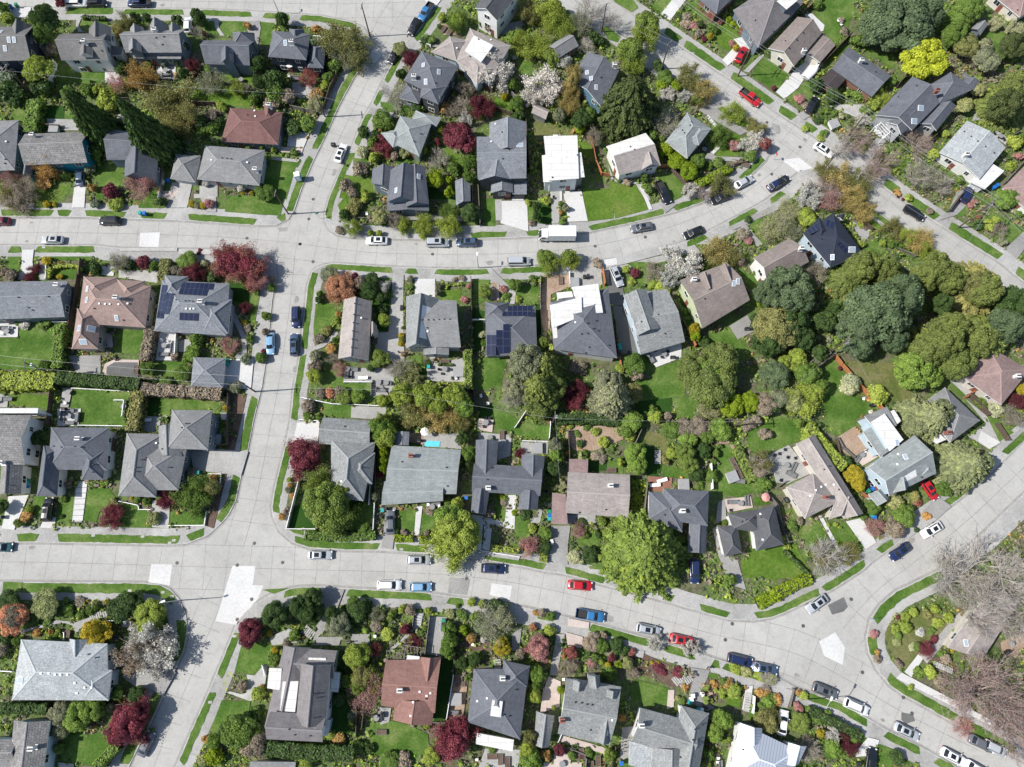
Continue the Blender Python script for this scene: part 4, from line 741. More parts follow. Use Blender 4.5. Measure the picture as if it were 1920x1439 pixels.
tile(12)
H('house','tan-grey L-shaped house with the grey terrace','tan-grey L-shaped house around a grey rear terrace','g cr tn 3.5 5.0 278,470 625,1010 764,972 412,404|h cr tn 3.6 5.4 400,682 206,782 342,1010 600,880|g cr tn 3.4 4.9 570,850 515,1015 640,965 700,860','c 482 858;w 380 845;w 420 805;w 458 780;w 490 765;v 515 632;v 478 655;v 585 800;w 548 765')
H('house','sky-blue house with the white upper roof','sky-blue house with several gables, dormers and a long white upper roof','g lb gn 5.0 7.4 802,645 1132,408 1288,682 950,848|g lb gn 5.4 7.0 975,710 985,820 1078,800 1060,720|h lb gn 4.6 6.2 1130,620 1125,750 1280,690 1250,570|g lb gn 3 4.2 798,832 868,918 948,856 885,795|f lb wh 5.6 6 820,312 915,252 1052,440 955,522|f lb gr 4.6 5 772,272 932,202 1005,340 850,360|f lb gn 3.8 4 760,385 835,340 952,522 885,565|f lb wh 4.0 4 915,255 985,225 1035,305 975,355','k 1065 565;w 1005 618;k 1003 460;v 1180 712;w 1010 545')
H('house','grey house behind the grey-green conifer','grey hip-roofed house half under a leaning grey-green conifer','h wh gr 3.5 5.6 1350,64 1602,302 1388,462 1185,195|f wh wh 3.3 3 1240,420 1290,380 1360,440 1290,470','c 1355 395')
H('house','brown shingle house at the right edge','pink-brown shingled house near the right edge under dark conifers','h cr mn 3.3 5.2 1482,-8 1650,-240 1960,-60 1756,192','C 1850 -10')
tile(13)
H('house','wide pale roof with the grey blossom tree','wide pale grey-green hip-roofed house beside the grey-white blossom tree','h lb lt 3.7 6.0 152,520 772,550 780,958 86,956|h lb lt 3.6 5.0 610,700 590,955 782,958 806,742|g lb lt 3.5 4.9 500,515 500,640 640,640 640,518','K 150 812;w 297 762;w 353 762;w 398 772;w 437 772;w 487 772;w 540 832;w 610 865;w 660 865;w 555 905;C 90 665;v 690 650;v 640 625')
H('house','brown shake house in the bottom-left corner','weathered brown shake-roofed house in the bottom-left corner','g lb sk 4.0 5.4 100,1102 60,1500 305,1500 362,1106|g lb sk 3.8 5.0 -160,1238 125,1238 105,1405 -160,1405|f lb gr 3.0 3 -60,1395 125,1395 110,1500 -60,1500','C 248 1295')
tile(14)
H('house','large mauve-grey house with white flat roofs','large mauve-grey house with crossing ridges and white flat roof pieces','g wh mv 3.8 5.2 200,565 60,1150 300,1150 385,580|g wh mv 3.7 5.0 250,578 582,600 560,800 240,795|g wh mv 5.8 7.8 326,692 285,1130 500,1140 537,702|g wh mv 5.7 7.3 98,1040 505,1068 478,1258 75,1238|f wh wh 5.0 5 192,822 305,818 280,1046 172,1032|f wh wh 4.4 4 96,724 186,728 172,886 80,870|f wh wh 4.6 5 378,650 504,653 500,688 375,685|f lb wh 3.2 3 545,752 605,760 590,900 535,895|f lb wh 3.2 3 490,1100 535,1100 515,1215 480,1210','v 410 912;v 440 912;v 440 940;v 420 1085;v 240 1165;v 282 1205;v 392 1212;C 160 695')
H('house','red-brown roof with the rear lawn','red-brown roofed house above a bright rear lawn','g gy rb 3.5 5.1 935,668 1330,662 1288,1050 900,995|g gy rb 3.4 5.0 1185,645 1165,810 1310,810 1332,645|g gy rb 3.4 5.0 1008,950 985,1100 1265,1138 1288,960|f gy wh 3.3 3 1088,632 1178,642 1172,702 1078,692','C 1040 880;w 1178 895;w 1228 925;w 1255 905;v 1225 945;w 1130 970;w 1112 1068')
H('house','speckled charcoal house behind the crimson tree','speckled charcoal hip-roofed house with a white awning, behind the crimson tree','h lg sl 3.9 6.2 1568,732 1522,1115 1900,1240 1960,735|h lg sl 3.8 5.6 1782,672 1762,860 1950,860 1972,712|f lg wh 6.0 6 1700,952 1776,966 1762,1080 1685,1070|f wh wh 2.8 3 1590,1192 1856,1242 1846,1326 1580,1272','C 1775 795;w 1592 962;w 1662 942;v 1780 1060;v 1820 1070;v 1870 880')
H('house','grey roof cut by the bottom edge','low grey roof with a white edge beneath the long hedge at the bottom edge','f wh gr 3 3 -40,1398 285,1402 270,1550 -60,1550','')
tile(15)
H('house','light speckled house with two front dormers','light grey speckled house with two shed dormers and a small front gable','g wh gg 4.4 6.4 392,800 786,860 702,1284 330,1198|g wh gg 4.3 6.2 600,1040 590,1240 700,1275 760,1040|g wh gg 5.4 6.2 445,812 440,885 505,895 518,828|g wh gg 5.4 6.2 685,880 682,935 750,950 758,895|g wh gg 5.2 7.0 540,775 560,870 635,860 632,775','c 360 1095;v 455 970;v 500 975;v 540 985;v 575 990;v 565 1170;w 720 1100')
H('garage','light grey gabled garage','small light grey gabled garage left of the speckled house','g wh gg 2.6 3.7 176,1036 156,1280 266,1297 305,1070','',cat='garage')
H('house','grey shingled house with the recycling bins','grey shingled house with a white side wall behind a small square lawn','g wh gg 3.8 5.8 922,1012 1335,1122 1292,1400 860,1250|G wh gg 3.9 5.9 1216,994 1130,1560 1330,1560 1418,1052|g wh gg 3.7 5.6 1010,1300 1000,1560 1260,1560 1262,1290|f wh lt 3.0 3 850,1252 1016,1296 992,1480 840,1420','C 925 1130;v 1370 1130;v 1315 1165;v 1300 1240;v 1210 1365;v 1345 1235')
H('house','silver metal-roofed house','white house with a silver standing-seam metal roof at the bottom','h wh mt 3.9 5.6 1642,1118 2056,1318 1985,1600 1560,1500|g wh mt 4.0 5.6 1640,1120 1640,1280 1800,1260 1800,1160|g wh mt 4.4 5.4 1990,1262 1975,1420 2060,1420 2120,1290','v 1660 1310')
tile(16)
H('house','flat pinkish roof behind the bare trees','flat pinkish-tan roofed house behind the bare-branched trees','g cr tn 3.2 3.7 1366,578 1692,138 1890,236 1620,665','k 1500 545;v 1700 600;v 1810 500')
place_feats()
# ================================================================= PLANTS
def leaf_mesh(name, c, n, size, tint, aspect=1.0, long_dir=None):
    """a quad per leaf clump: centres, facing, sizes, tint"""
    k = len(c); n = n/np.maximum(np.linalg.norm(n, axis=1, keepdims=True), 1e-6)
    if long_dir is None: h = RNG.normal(size=(k, 3))
    else: h = long_dir
    u = np.cross(n, h); u /= np.maximum(np.linalg.norm(u, axis=1, keepdims=True), 1e-6); v = np.cross(u, n)
    s = size[:, None]; u = u*s; v = v*s*aspect
    j = lambda: RNG.uniform(.7, 1.2, (k, 1))
    q = np.stack([c-u*j()*.5-v*j()*.5, c+u*j()*.5-v*j()*.5, c+u*j()*.5+v*j()*.5, c-u*j()*.5+v*j()*.5], 1).reshape(-1, 3)
    me = bpy.data.meshes.new(name); me.vertices.add(4*k); me.vertices.foreach_set('co', q.astype(np.float32).ravel())
    me.loops.add(4*k); me.loops.foreach_set('vertex_index', np.arange(4*k, dtype=np.int32))
    me.polygons.add(k); me.polygons.foreach_set('loop_start', np.arange(0, 4*k, 4, dtype=np.int32))
    at = me.attributes.new('tint', 'FLOAT', 'FACE'); at.data.foreach_set('value', np.clip(tint, 0, 1).astype(np.float32))
    me.materials.append(None); me.update(calc_edges=True); return me
def rdir(k):
    d = RNG.normal(size=(k, 3)); return d/np.linalg.norm(d, axis=1, keepdims=True)
def crown(seed, lobes, lr, leaf, nleaf, z0=.28, dens=1, flat=1, up=.35, core=.55, spread=.72):
    """clumpy crown of radius 1, height 1: lobes on an ellipsoid, leaves on the lobes"""
    global RNG
    RNG = np.random.default_rng(seed)
    C, Nn, Sz, Ti = [], [], [], []
    zc, zr = (z0+1)/2, (1-z0)/2
    d = rdir(lobes*3); d = d[d[:, 2] > -.45][:lobes]; m = len(d)
    rad = RNG.uniform(core, 1, m); R = RNG.uniform(lr*.65, lr*1.25, m)
    R[0] = lr*1.2
    for i in range(m):
        k = max(8, int(nleaf/m*(R[i]/lr)**2)); p = rdir(k)
        p[:, 2] = np.where(p[:, 2] < -.2, -p[:, 2], p[:, 2])
        cc = np.array([d[i, 0]*spread*rad[i], d[i, 1]*spread*rad[i], 0]); cz = zc+d[i, 2]*zr*(1-lr*.55)*rad[i]
        q = cc+p*R[i]*RNG.uniform(.72, 1.06, (k, 1))*np.array([1, 1, 0]); z = cz+p[:, 2]*R[i]*zr*1.15*flat*RNG.uniform(.8, 1.05, k)
        q[:, 2] = z; C.append(q); Nn.append(p+rdir(k)*.75+np.array([0, 0, up])); Sz.append(RNG.uniform(.7, 1.25, k)*leaf)
        Ti.append(np.clip(RNG.normal(RNG.uniform(.38, .62), .16, k), 0, 1))
    # inner core so the crown is not see-through everywhere
    k = int(nleaf*.25*dens); p = rdir(k)*RNG.uniform(.1, .72, (k, 1)); q = p*np.array([.85, .85, zr*.9])+np.array([0, 0, zc])
    C.append(q); Nn.append(rdir(k)); Sz.append(np.full(k, leaf*1.15)); Ti.append(np.full(k, .4))
    return leaf_mesh('crown', np.concatenate(C), np.concatenate(Nn), np.concatenate(Sz), np.concatenate(Ti))
def branches(seed, n1, depth, thick, spread=1.0, z0=.18, fan=.55, upw=.5, kids=4, wig=.25):
    """trunk and forking limbs inside the unit crown; returns MB and twig tips"""
    rd = random.Random(seed); mb = MB(); tips = []
    mb.cyl((0,0,0), (0,0,z0), thick*1.25, thick, 7, cap=False)
    def grow(p, d, l, r, dep):
        q = p; segs = 2
        for s in range(segs):
            d2 = (d+Vector((rd.gauss(0, wig), rd.gauss(0, wig), rd.gauss(0, wig*.6)))).normalized()
            e = q+Vector((d2.x, d2.y, d2.z))*l/segs
            mb.cyl(q, e, r*(1-.25*s), r*(1-.25*(s+1)), 4 if dep < 2 else 3, cap=False); q = e; d = d2
            if dep < depth and s == 0:
                for _ in range(kids//2): 
                    a = (d+Vector((rd.gauss(0, fan), rd.gauss(0, fan), rd.gauss(0, fan*.5)+.05))).normalized(); grow(q, a, l*rd.uniform(.5, .75), r*.55, dep+1)
        tips.append(tuple(q))
        if dep < depth:
            for _ in range(kids-kids//2):
                a = (d+Vector((rd.gauss(0, fan), rd.gauss(0, fan), rd.gauss(0, fan*.5)+.05))).normalized(); grow(q, a, l*rd.uniform(.55, .8), r*.6, dep+1)
    for i in range(n1):
        a = 2*math.pi*(i+rd.uniform(-.3, .3))/n1
        d = Vector((math.cos(a)*spread, math.sin(a)*spread, upw*rd.uniform(.7, 1.6))).normalized()
        grow(Vector((0, 0, z0*rd.uniform(.8, 1))), d, .42*rd.uniform(.8, 1.15), thick*.62, 0)
    # fit to the unit crown
    v = np.array(mb.v); r = np.percentile(np.hypot(v[:, 0], v[:, 1]), 99.3); zt = v[:, 2].max()
    f = lambda p: (p[0]/r, p[1]/r, p[2]/zt if p[2] > 0 else p[2])
    mb.v = [f(p) for p in mb.v]; return mb, [f(p) for p in tips]
def mb_mesh(mb, name):
    me = bpy.data.meshes.new(name); me.from_pydata(mb.v, [], mb.f); me.materials.append(None); me.update(); return me
def tuft_mesh(seed, tips, leaf, per, jit, cover=1.0):
    global RNG
    RNG = np.random.default_rng(seed); t = np.array(tips); t = t[RNG.random(len(t)) < cover]
    c = np.repeat(t, per, 0)+RNG.normal(size=(len(t)*per, 3))*np.array([jit, jit, jit*.7]); k = len(c)
    return leaf_mesh('crown', c, rdir(k)+np.array([0, 0, .5]), RNG.uniform(.6, 1.3, k)*leaf, RNG.normal(.5, .2, k))
def conifer(seed, whorls, per, leaf, droop, r0=1.0, top=.06, power=1.0, sub=9):
    """drooping fans of sprays in whorls about a straight stem"""
    global RNG
    RNG = np.random.default_rng(seed); C, Nn, Sz, Ti, LD = [], [], [], [], []; mb = MB()
    mb.cyl((0,0,0), (0,0,.97), .05, .008, 6, cap=False)
    for w in range(whorls):
        f = (w+RNG.uniform(-.3, .3))/whorls; z = .10+.88*max(0, min(1, f)); rr = (r0*(1-f)**power+top)*RNG.uniform(.8, 1.1)
        nb = max(4, int(per*(1-f*.6)))
        for b in range(nb):
            a = 2*math.pi*(b+RNG.uniform(-.4, .4))/nb+w; ll = rr*RNG.uniform(.78, 1.12); du = np.array([math.cos(a), math.sin(a), 0]); pu = np.array([-math.sin(a), math.cos(a), 0])
            k = max(4, int(sub*ll*(1.4)+3)); t = np.linspace(.12, 1, k)
            zz = z - droop*ll*t**1.3 + RNG.normal(size=k)*.006
            tone = RNG.uniform(.3, .7)
            for sgn in (-1, 0, 1):
                wd = .17*ll*(1.15-t)*sgn
                p = du[None]*(ll*t)[:, None]+pu[None]*(wd+RNG.normal(size=k)*.015)[:, None]; p[:, 2] = zz-abs(sgn)*.012
                C.append(p); Nn.append(np.tile(np.array([0, 0, 1.]), (k, 1))+du[None]*.5+RNG.normal(size=(k, 3))*.45)
                LD.append(du[None]+pu[None]*sgn*.6+np.zeros((k, 3))); Sz.append(RNG.uniform(.75, 1.2, k)*leaf)
                Ti.append(np.clip(tone+.25*(t-.5)+RNG.normal(size=k)*.1, 0, 1))
            if b % 2 == 0: mb.cyl((0, 0, z), tuple(du*ll*.8+np.array([0, 0, z-droop*ll*.6])), .008, .003, 3, cap=False)
    return leaf_mesh('crown', np.concatenate(C), np.concatenate(Nn), np.concatenate(Sz), np.concatenate(Ti), 1.9, np.concatenate(LD)), mb_mesh(mb, 'trunk')
def trunkmesh(seed):
    mb, _ = branches(seed, 5, 1, .05, z0=.3, kids=2); return mb_mesh(mb, 'trunk')
PR = {}
def protos():
    tk = [trunkmesh(s) for s in (1, 2)]
    PR['L'] = [(crown(10+i, 40, .30, .062, 9500), tk[i % 2]) for i in range(4)]                # full leafy tree
    PR['D'] = [(crown(20+i, 74, .23, .042, 20000, z0=.05, up=.5, core=.7), tk[i % 2]) for i in range(3)]  # big dense evergreen
    PR['S'] = [(crown(30+i, 18, .38, .15, 1000, z0=.0, up=.3, core=.4, spread=.62), None) for i in range(5)]
    PR['R'] = [(crown(40+i, 34, .36, .13, 1500, z0=.0, core=.86, spread=.66), None) for i in range(2)]   # clipped ball
    A, B, W = [], [], []
    for i in range(3):
        mb, tips = branches(60+i, 6, 3, .035, kids=4, fan=.75); bm_ = mb_mesh(mb, 'branches')
        A.append((tuft_mesh(70+i, tips, .032, 21, .08), bm_)); W.append((tuft_mesh(80+i, tips, .045, 15, .055), bm_))
    for i in range(3):
        mb, tips = branches(90+i, 9, 3, .020, kids=6, fan=.5, wig=.16, upw=.8); B.append((tuft_mesh(95+i, tips, .016, 1, .02, .35), mb_mesh(mb, 'branches')))
    TW = []
    for i in range(3):
        mb, tips = branches(130+i, 7, 3, .024, kids=5, fan=.7, wig=.2, upw=.6); TW.append((tuft_mesh(140+i, tips, .030, 5, .06, .8), mb_mesh(mb, 'branches')))
    PR['A'], PR['B'], PR['W'], PR['T'] = A, B, W, TW
    PR['C'] = [conifer(100+i, 64, 15, .050, .20, top=.09, sub=15) for i in range(2)]                        # tall spire
    PR['K'] = [conifer(110+i, 30, 19, .042, .20, power=.60, top=.10, sub=24) for i in range(3)]    # broad feathery
protos()
KIND = {  # code: (object name, category)
 'L': ('leafy_tree', 'tree'), 'D': ('evergreen_tree', 'tree'), 'S': ('shrub', 'shrub'), 'R': ('clipped_shrub', 'shrub'), 'A': ('spring_tree', 'tree'),
 'B': ('bare_tree', 'tree'), 'W': ('blossoming_tree', 'tree'), 'C': ('conifer_tree', 'tree'), 'K': ('conifer_tree', 'tree')}
CN = dict(h='deep green', Y='bright lime-yellow', z='olive-green', j='straw-coloured', g='green', d='dark green', y='yellow-green', l='bright lime', o='orange-bronze', m='maroon', p='pinkish', w='white-flowering', b='greyish-brown',
          u='blue-grey', r='red', k='golden yellow', t='olive-tan', e='fresh green', c='blue-green', a='grey-green', s='salmon-orange', q='crimson', v='grey-green', x='pale cream-green', n='twiggy brown', G='mid-green', f='cream-white')
NOUN = {'L': 'leafy tree', 'D': 'dense evergreen', 'S': 'shrub', 'R': 'rounded bush', 'A': 'airy tree', 'B': 'bare tree', 'W': 'blossom tree', 'C': 'tall conifer', 'K': 'feathery conifer'}
PEND = []                                       # objects waiting for a label: (obj, description, px, py)
CNT = [0]
PRNG = random.Random(5)
def plant(kind, px, py, rpx, h, col, base=None):
    if kind in 'CK' and base: w = P(base[0], base[1], 0)
    else:
        w = P(px, py, h*(.5 if kind in 'SR' else .62)); w.z = 0
    r = rpx/ppm(px, py)
    vs = PR['T' if kind == 'A' and col in 'bnpvx' else kind]; me, tm = vs[CNT[0] % len(vs)]; CNT[0] += 1
    nm, cat = KIND[kind]; rz = PRNG.uniform(0, 6.283)
    lm = leafmat(col)
    def mk(n, m, mat, par=None):
        o = bpy.data.objects.new(n, m); COL.objects.link(o); o.material_slots[0].link = 'OBJECT'; o.material_slots[0].material = mat
        if par: o.parent = par
        return o
    if kind in 'SR' and tm is None:
        root = mk(nm, me, lm)
    else:
        root = empty(nm, (0, 0, 0)); mk('crown', me, lm, root)
        bm_ = BARKL if (kind == 'W' or col in 'uabwvxn') else BARKR if (kind in 'BA' and col in 'pqr') else BARKM
        if kind == 'B': bm_ = {'w': BARKL, 'p': BARKR, 'b': BARKL}.get(col, BARKR)
        q = mk('trunk', tm, bm_, root)
        if kind in 'LD': q.scale = (.55, .55, .7)
    root.location = (w.x, w.y, .12); root.scale = (r, r, h); root.rotation_euler[2] = rz
    root['category'] = cat; root['group'] = NOUN[kind].replace('leafy tree', 'leafy trees')+'s of the gardens' if kind != 'L' else 'leafy trees of the gardens'
    big = rpx >= 22 if kind in 'SR' else rpx >= 26
    desc = ('large ' if big else 'small ' if rpx < (10 if kind in 'SR' else 17) else '')+CN[col]+' '+NOUN[kind]
    PEND.append((root, desc, px, py)); return root
def PL(n, s):
    tile(n)
    for e in s.split(';'):
        t = e.split()
        if len(t) < 6: continue
        k, v, c = t[0], [float(a) for a in t[1:-1]], t[-1]
        if len(v) == 6: # base x y, tip x y, r, h(ignored)
            b, tp = X(v[0], v[1]), X(v[2], v[3]); m = ((b[0]+tp[0])/2, (b[1]+tp[1])/2)
            plant(k, m[0], m[1], v[4]/TS, hgt(*b, *tp), c, b)
        else:
            a = X(v[0], v[1]); plant(k, a[0], a[1], v[2]/TS, v[3], c)
def hedge(name, pts, wpx, h, col, label=None):
    p = [P(a, b, h).xy for a, b in pts]; w = wpx/ppm(*pts[0])/2
    global RNG
    RNG = np.random.default_rng(int(pts[0][0]*7+pts[0][1]))
    C, Nn = [], []
    lf = .3
    tot = 0
    core = MB()
    for i in range(len(p)-1):
        a, b = p[i], p[i+1]; d = b-a; l = d.length; d.normalize(); n = Vector((-d.y, d.x))
        hw = w
        k = int((l*(2*w+2*h)+4*w*h)/(lf*lf)*1.5)
        s = RNG.random(k)*l
        per = RNG.random(k)*(2*w+2*h); x = np.where(per < h, -w, np.where(per < h+2*w, per-h-w, w)); z = np.where(per < h, per, np.where(per < h+2*w, h, 2*h+2*w-per))
        wob = 1+.10*np.sin(s*1.7+i)+RNG.normal(size=k)*.05
        x = x*wob; z = np.clip(z*(1+.05*np.sin(s*2.3))+RNG.normal(size=k)*.06, .05, None)
        q = np.stack([a.x+d.x*s+n.x*x, a.y+d.y*s+n.y*x, z], 1)
        nn_ = np.stack([n.x*np.sign(x)*(np.abs(x) > w*.85), n.y*np.sign(x)*(np.abs(x) > w*.85), (z > h*.85)*1.0], 1)
        C.append(q); Nn.append(nn_+rdir(k)*.6)
        u = Vector((n.x, n.y))*w*.86
        core.prism([a-u, b-u, b+u, a+u], .1, h*.93)
    C = np.concatenate(C); Nn = np.concatenate(Nn); k = len(C)
    me = leaf_mesh('hedge_leaves', C-np.array([p[0].x, p[0].y, 0]), Nn, RNG.uniform(.7, 1.3, k)*lf, RNG.normal(.5, .2, k))
    root = empty(name, (p[0].x, p[0].y, .12))
    o = bpy.data.objects.new('foliage', me); link(o, root); o.material_slots[0].link = 'OBJECT'; o.material_slots[0].material = leafmat(col)
    co_ = core.obj('stems', plain('hedge_stems', (.035,.038,.018), .9), root)
    co_.data.transform(Matrix.Translation((-p[0].x, -p[0].y, 0)))
    root['category'] = 'hedge'; root['group'] = 'hedges between the gardens'
    m = pts[len(pts)//2]
    PEND.append((root, ('long ' if len(pts) > 2 or sum((p[i+1]-p[i]).length for i in range(len(p)-1)) > 14 else 'short ')+CN[col]+' clipped hedge', (pts[0][0]+pts[-1][0])/2, (pts[0][1]+pts[-1][1])/2))
    return root
def HG(n, s):
    tile(n)
    for e in s.split(';'):
        t = e.split(); v = [float(a) for a in t[3:]]
        hedge('hedge', [X(v[i], v[i+1]) for i in range(0, len(v), 2)], float(t[0])/TS, float(t[1]), t[2])
PL(1, 'L 340 150 105 9 d;L 330 250 80 7 g;S 20 60 60 3 g;S 60 140 60 2.5 y;L 280 500 115 6 y;S 370 370 60 3 b;S 440 20 45 3 m;A 900 160 75 4 t;A 860 240 50 4 j;R 1060 135 32 2 d;R 965 120 28 2 d;S 1000 130 25 1.5 d;S 1280 145 45 2 d;R 1430 130 48 4 d;R 1450 160 45 3.5 d;R 970 440 26 1.5 y;S 1070 460 45 2 g;S 1190 470 30 2 u;S 1280 450 40 2 d;A 1375 470 55 4 m;S 1340 350 40 3 d;B 1410 230 55 4 b;S 1465 245 25 2 r;S 1510 500 50 2 g;A 1520 590 115 4.5 v;A 1700 640 60 3.5 y;A 1755 640 50 3 b;S 1780 190 35 2 o;A 1000 550 120 5 o;A 1200 700 190 7 t;A 1300 820 130 7 t;S 880 500 60 3 d;A 830 600 75 4 p;C 1180 1100 940 630 175 0 d;C 780 990 480 630 160 0 d;S 60 570 90 3 u;S 80 680 110 4 d;S 300 640 90 4 d;S 500 680 70 2.5 g;S 620 650 60 2.5 g;S 700 650 50 2 y;S 780 700 80 3 y;S 800 770 60 3 y;S 740 770 60 2.5 y;S 1330 540 40 4 d;S 700 1110 65 3 g;A 330 1200 115 5 o;S 330 1310 70 2 o;A 160 1340 110 5 b;A 60 1290 80 4 p;S 480 1270 40 2 g;S 650 1220 45 2 v;S 665 1355 40 2 o;R 805 1385 58 3 m;A 1010 1320 135 5 p;S 1450 890 60 2 d;S 1530 930 60 2 g;S 1450 960 50 2 g;S 1590 880 40 2 d;S 1530 830 50 2 b;S 1480 1330 35 1.5 w;S 1740 1360 35 2 w;R 1750 1385 20 1 k;R 1815 1395 18 1 k;S 1880 1370 50 2.5 g;S 1790 1060 40 1.5 g;L 1860 470 70 5 d;L 1870 600 60 5 d;S 1830 730 50 3 g;B 90 1180 60 4 b;S 1600 770 50 2 y')
PL(2, 'R 195 155 48 4 d;A 620 260 165 7 t;A 700 360 130 6 t;A 620 400 100 5 v;S 440 220 45 2 o;R 50 460 40 2.5 l;R 140 600 88 5 d;R 150 680 75 4 g;A 380 550 75 3 r;S 520 560 50 2.5 g;S 500 620 40 2 y;A 415 750 60 3.5 f;S 230 700 80 3 b;S 120 740 70 2.5 b;S 30 700 60 3 d;S 560 480 60 3 g;S 610 420 60 3 g;S 380 900 75 3 g;S 270 920 80 2.5 d;S 50 1060 35 2 g;S 130 1085 25 1.5 y;S 280 1100 35 1.5 g;L 60 1390 80 3 g;S 440 680 60 2.5 o;L 1040 360 62 3.5 x;A 1110 420 65 4 m;S 1040 540 45 3 d;S 1340 130 40 2 y;A 1450 130 80 5 g;L 1450 150 60 4 y;S 1320 195 22 1 d;S 1250 290 60 1.5 g;S 1210 300 40 1.5 d;S 1620 160 45 3 g;S 1690 200 50 3 b;W 1740 510 140 6 w;L 1760 350 60 4 x;S 1850 280 70 3 g;A 1510 630 70 4 b;A 1440 770 100 4 b;A 1620 770 95 5 m;L 1600 740 60 4 m;S 1360 790 52 3 o;R 1790 700 28 2 k;S 1860 760 60 3 g;L 1470 1000 125 5.5 q;L 1420 960 80 5 m;W 1500 860 60 3 w;S 1325 940 38 2 l;S 1310 1030 32 2 m;B 990 680 115 5 b;S 1160 780 50 2 d;S 780 960 55 3 d;L 910 860 85 3.5 g;R 950 900 50 3 g;S 870 990 50 3 d;A 925 1050 85 3.5 q;S 845 1030 45 3 g;R 770 1100 45 2.5 f;S 850 1140 55 2.5 y;S 750 1220 65 2.5 b;S 1080 1110 50 2.5 x;S 1000 1130 40 2 b;B 1310 1140 90 5 b;S 1215 1090 30 2 y;L 1290 1290 75 4 l;S 1390 1380 50 2.5 l;S 1390 1310 40 2.5 l;L 1540 1180 65 5 g;L 1530 1280 50 4 g;S 650 1340 60 2.5 b;S 790 1400 45 2.5 y;S 700 1400 50 3 b;S 1420 1220 60 2.5 g;S 1880 850 60 3 d;S 1840 620 50 3 g')
PL(3, 'A 120 80 95 5 t;A 280 80 110 6 y;L 300 60 70 5 y;A 330 190 100 6 y;B 550 60 130 7 b;A 500 150 90 6 v;A 150 330 120 5 y;A 60 270 70 5 y;L 290 410 70 3.5 e;R 590 280 48 3 d;B 530 330 80 4 b;S 640 310 40 2 d;L 970 190 105 7 e;A 960 230 110 7 y;L 850 370 105 6 e;A 860 420 100 6 y;W 240 600 155 6 w;W 370 430 65 4 w;W 150 700 80 4 w;A 455 530 65 7 j;A 430 620 80 8 j;A 400 740 75 6 j;L 440 600 45 8 j;K 820 860 885 570 235 0 h;D 830 720 130 9 h;L 500 860 80 4.5 d;L 560 830 60 4 g;S 490 930 52 2 l;A 600 980 70 4 b;L 340 830 55 4 v;L 1100 560 70 2.5 g;S 1080 620 60 2 l;S 1180 620 60 2 l;A 1270 530 100 4.5 t;A 1390 640 95 4.5 j;A 1350 700 60 4 t;W 1110 680 60 2.5 w;W 1240 690 50 2.5 w;S 1330 720 50 2.5 g;A 1110 870 125 5 v;B 1110 870 125 5 b;S 1010 980 50 2.5 g;S 1080 1000 35 2 g;A 1600 800 95 3.5 y;A 1760 900 85 3.5 t;A 1500 980 85 4 g;L 1480 980 50 3 g;W 1730 1010 95 4 w;L 1815 1040 50 3.5 r;S 1600 1050 50 1.5 p;S 1720 1130 55 2 g;S 1250 130 45 1.2 b;S 1310 190 50 1.2 p;S 1200 130 40 1.2 d;S 1250 180 50 1.2 b;S 1340 240 40 1.2 b;S 1350 180 35 1.5 d;R 1430 268 26 1.5 k;S 1440 210 50 2 g;R 1560 150 26 1.5 l;R 1590 180 26 1.5 l;R 1630 210 26 1.5 l;R 1612 350 25 1.5 k;S 1580 320 30 1.5 p;S 1380 285 25 1.2 m;S 1500 165 22 1 r;L 1110 1080 60 3.5 l;L 1190 1160 80 3.5 l;L 1270 1230 80 3.5 l;L 1340 1160 60 3.5 g;W 1280 1360 62 3 w;A 1520 1330 100 4 t;B 1380 1400 60 4 p;R 950 1285 30 2 g;S 830 1310 40 1.2 b;S 770 1300 30 1 g;S 980 1370 45 2 g;S 1480 1180 55 1.5 g;S 1420 1200 40 1.5 g;S 1840 390 35 2.5 g;S 1880 640 25 1 m;L 40 760 60 4 g;L 700 600 40 3 d;S 1050 480 60 2.5 d;B 720 130 80 6 b;S 1380 60 50 2 g')
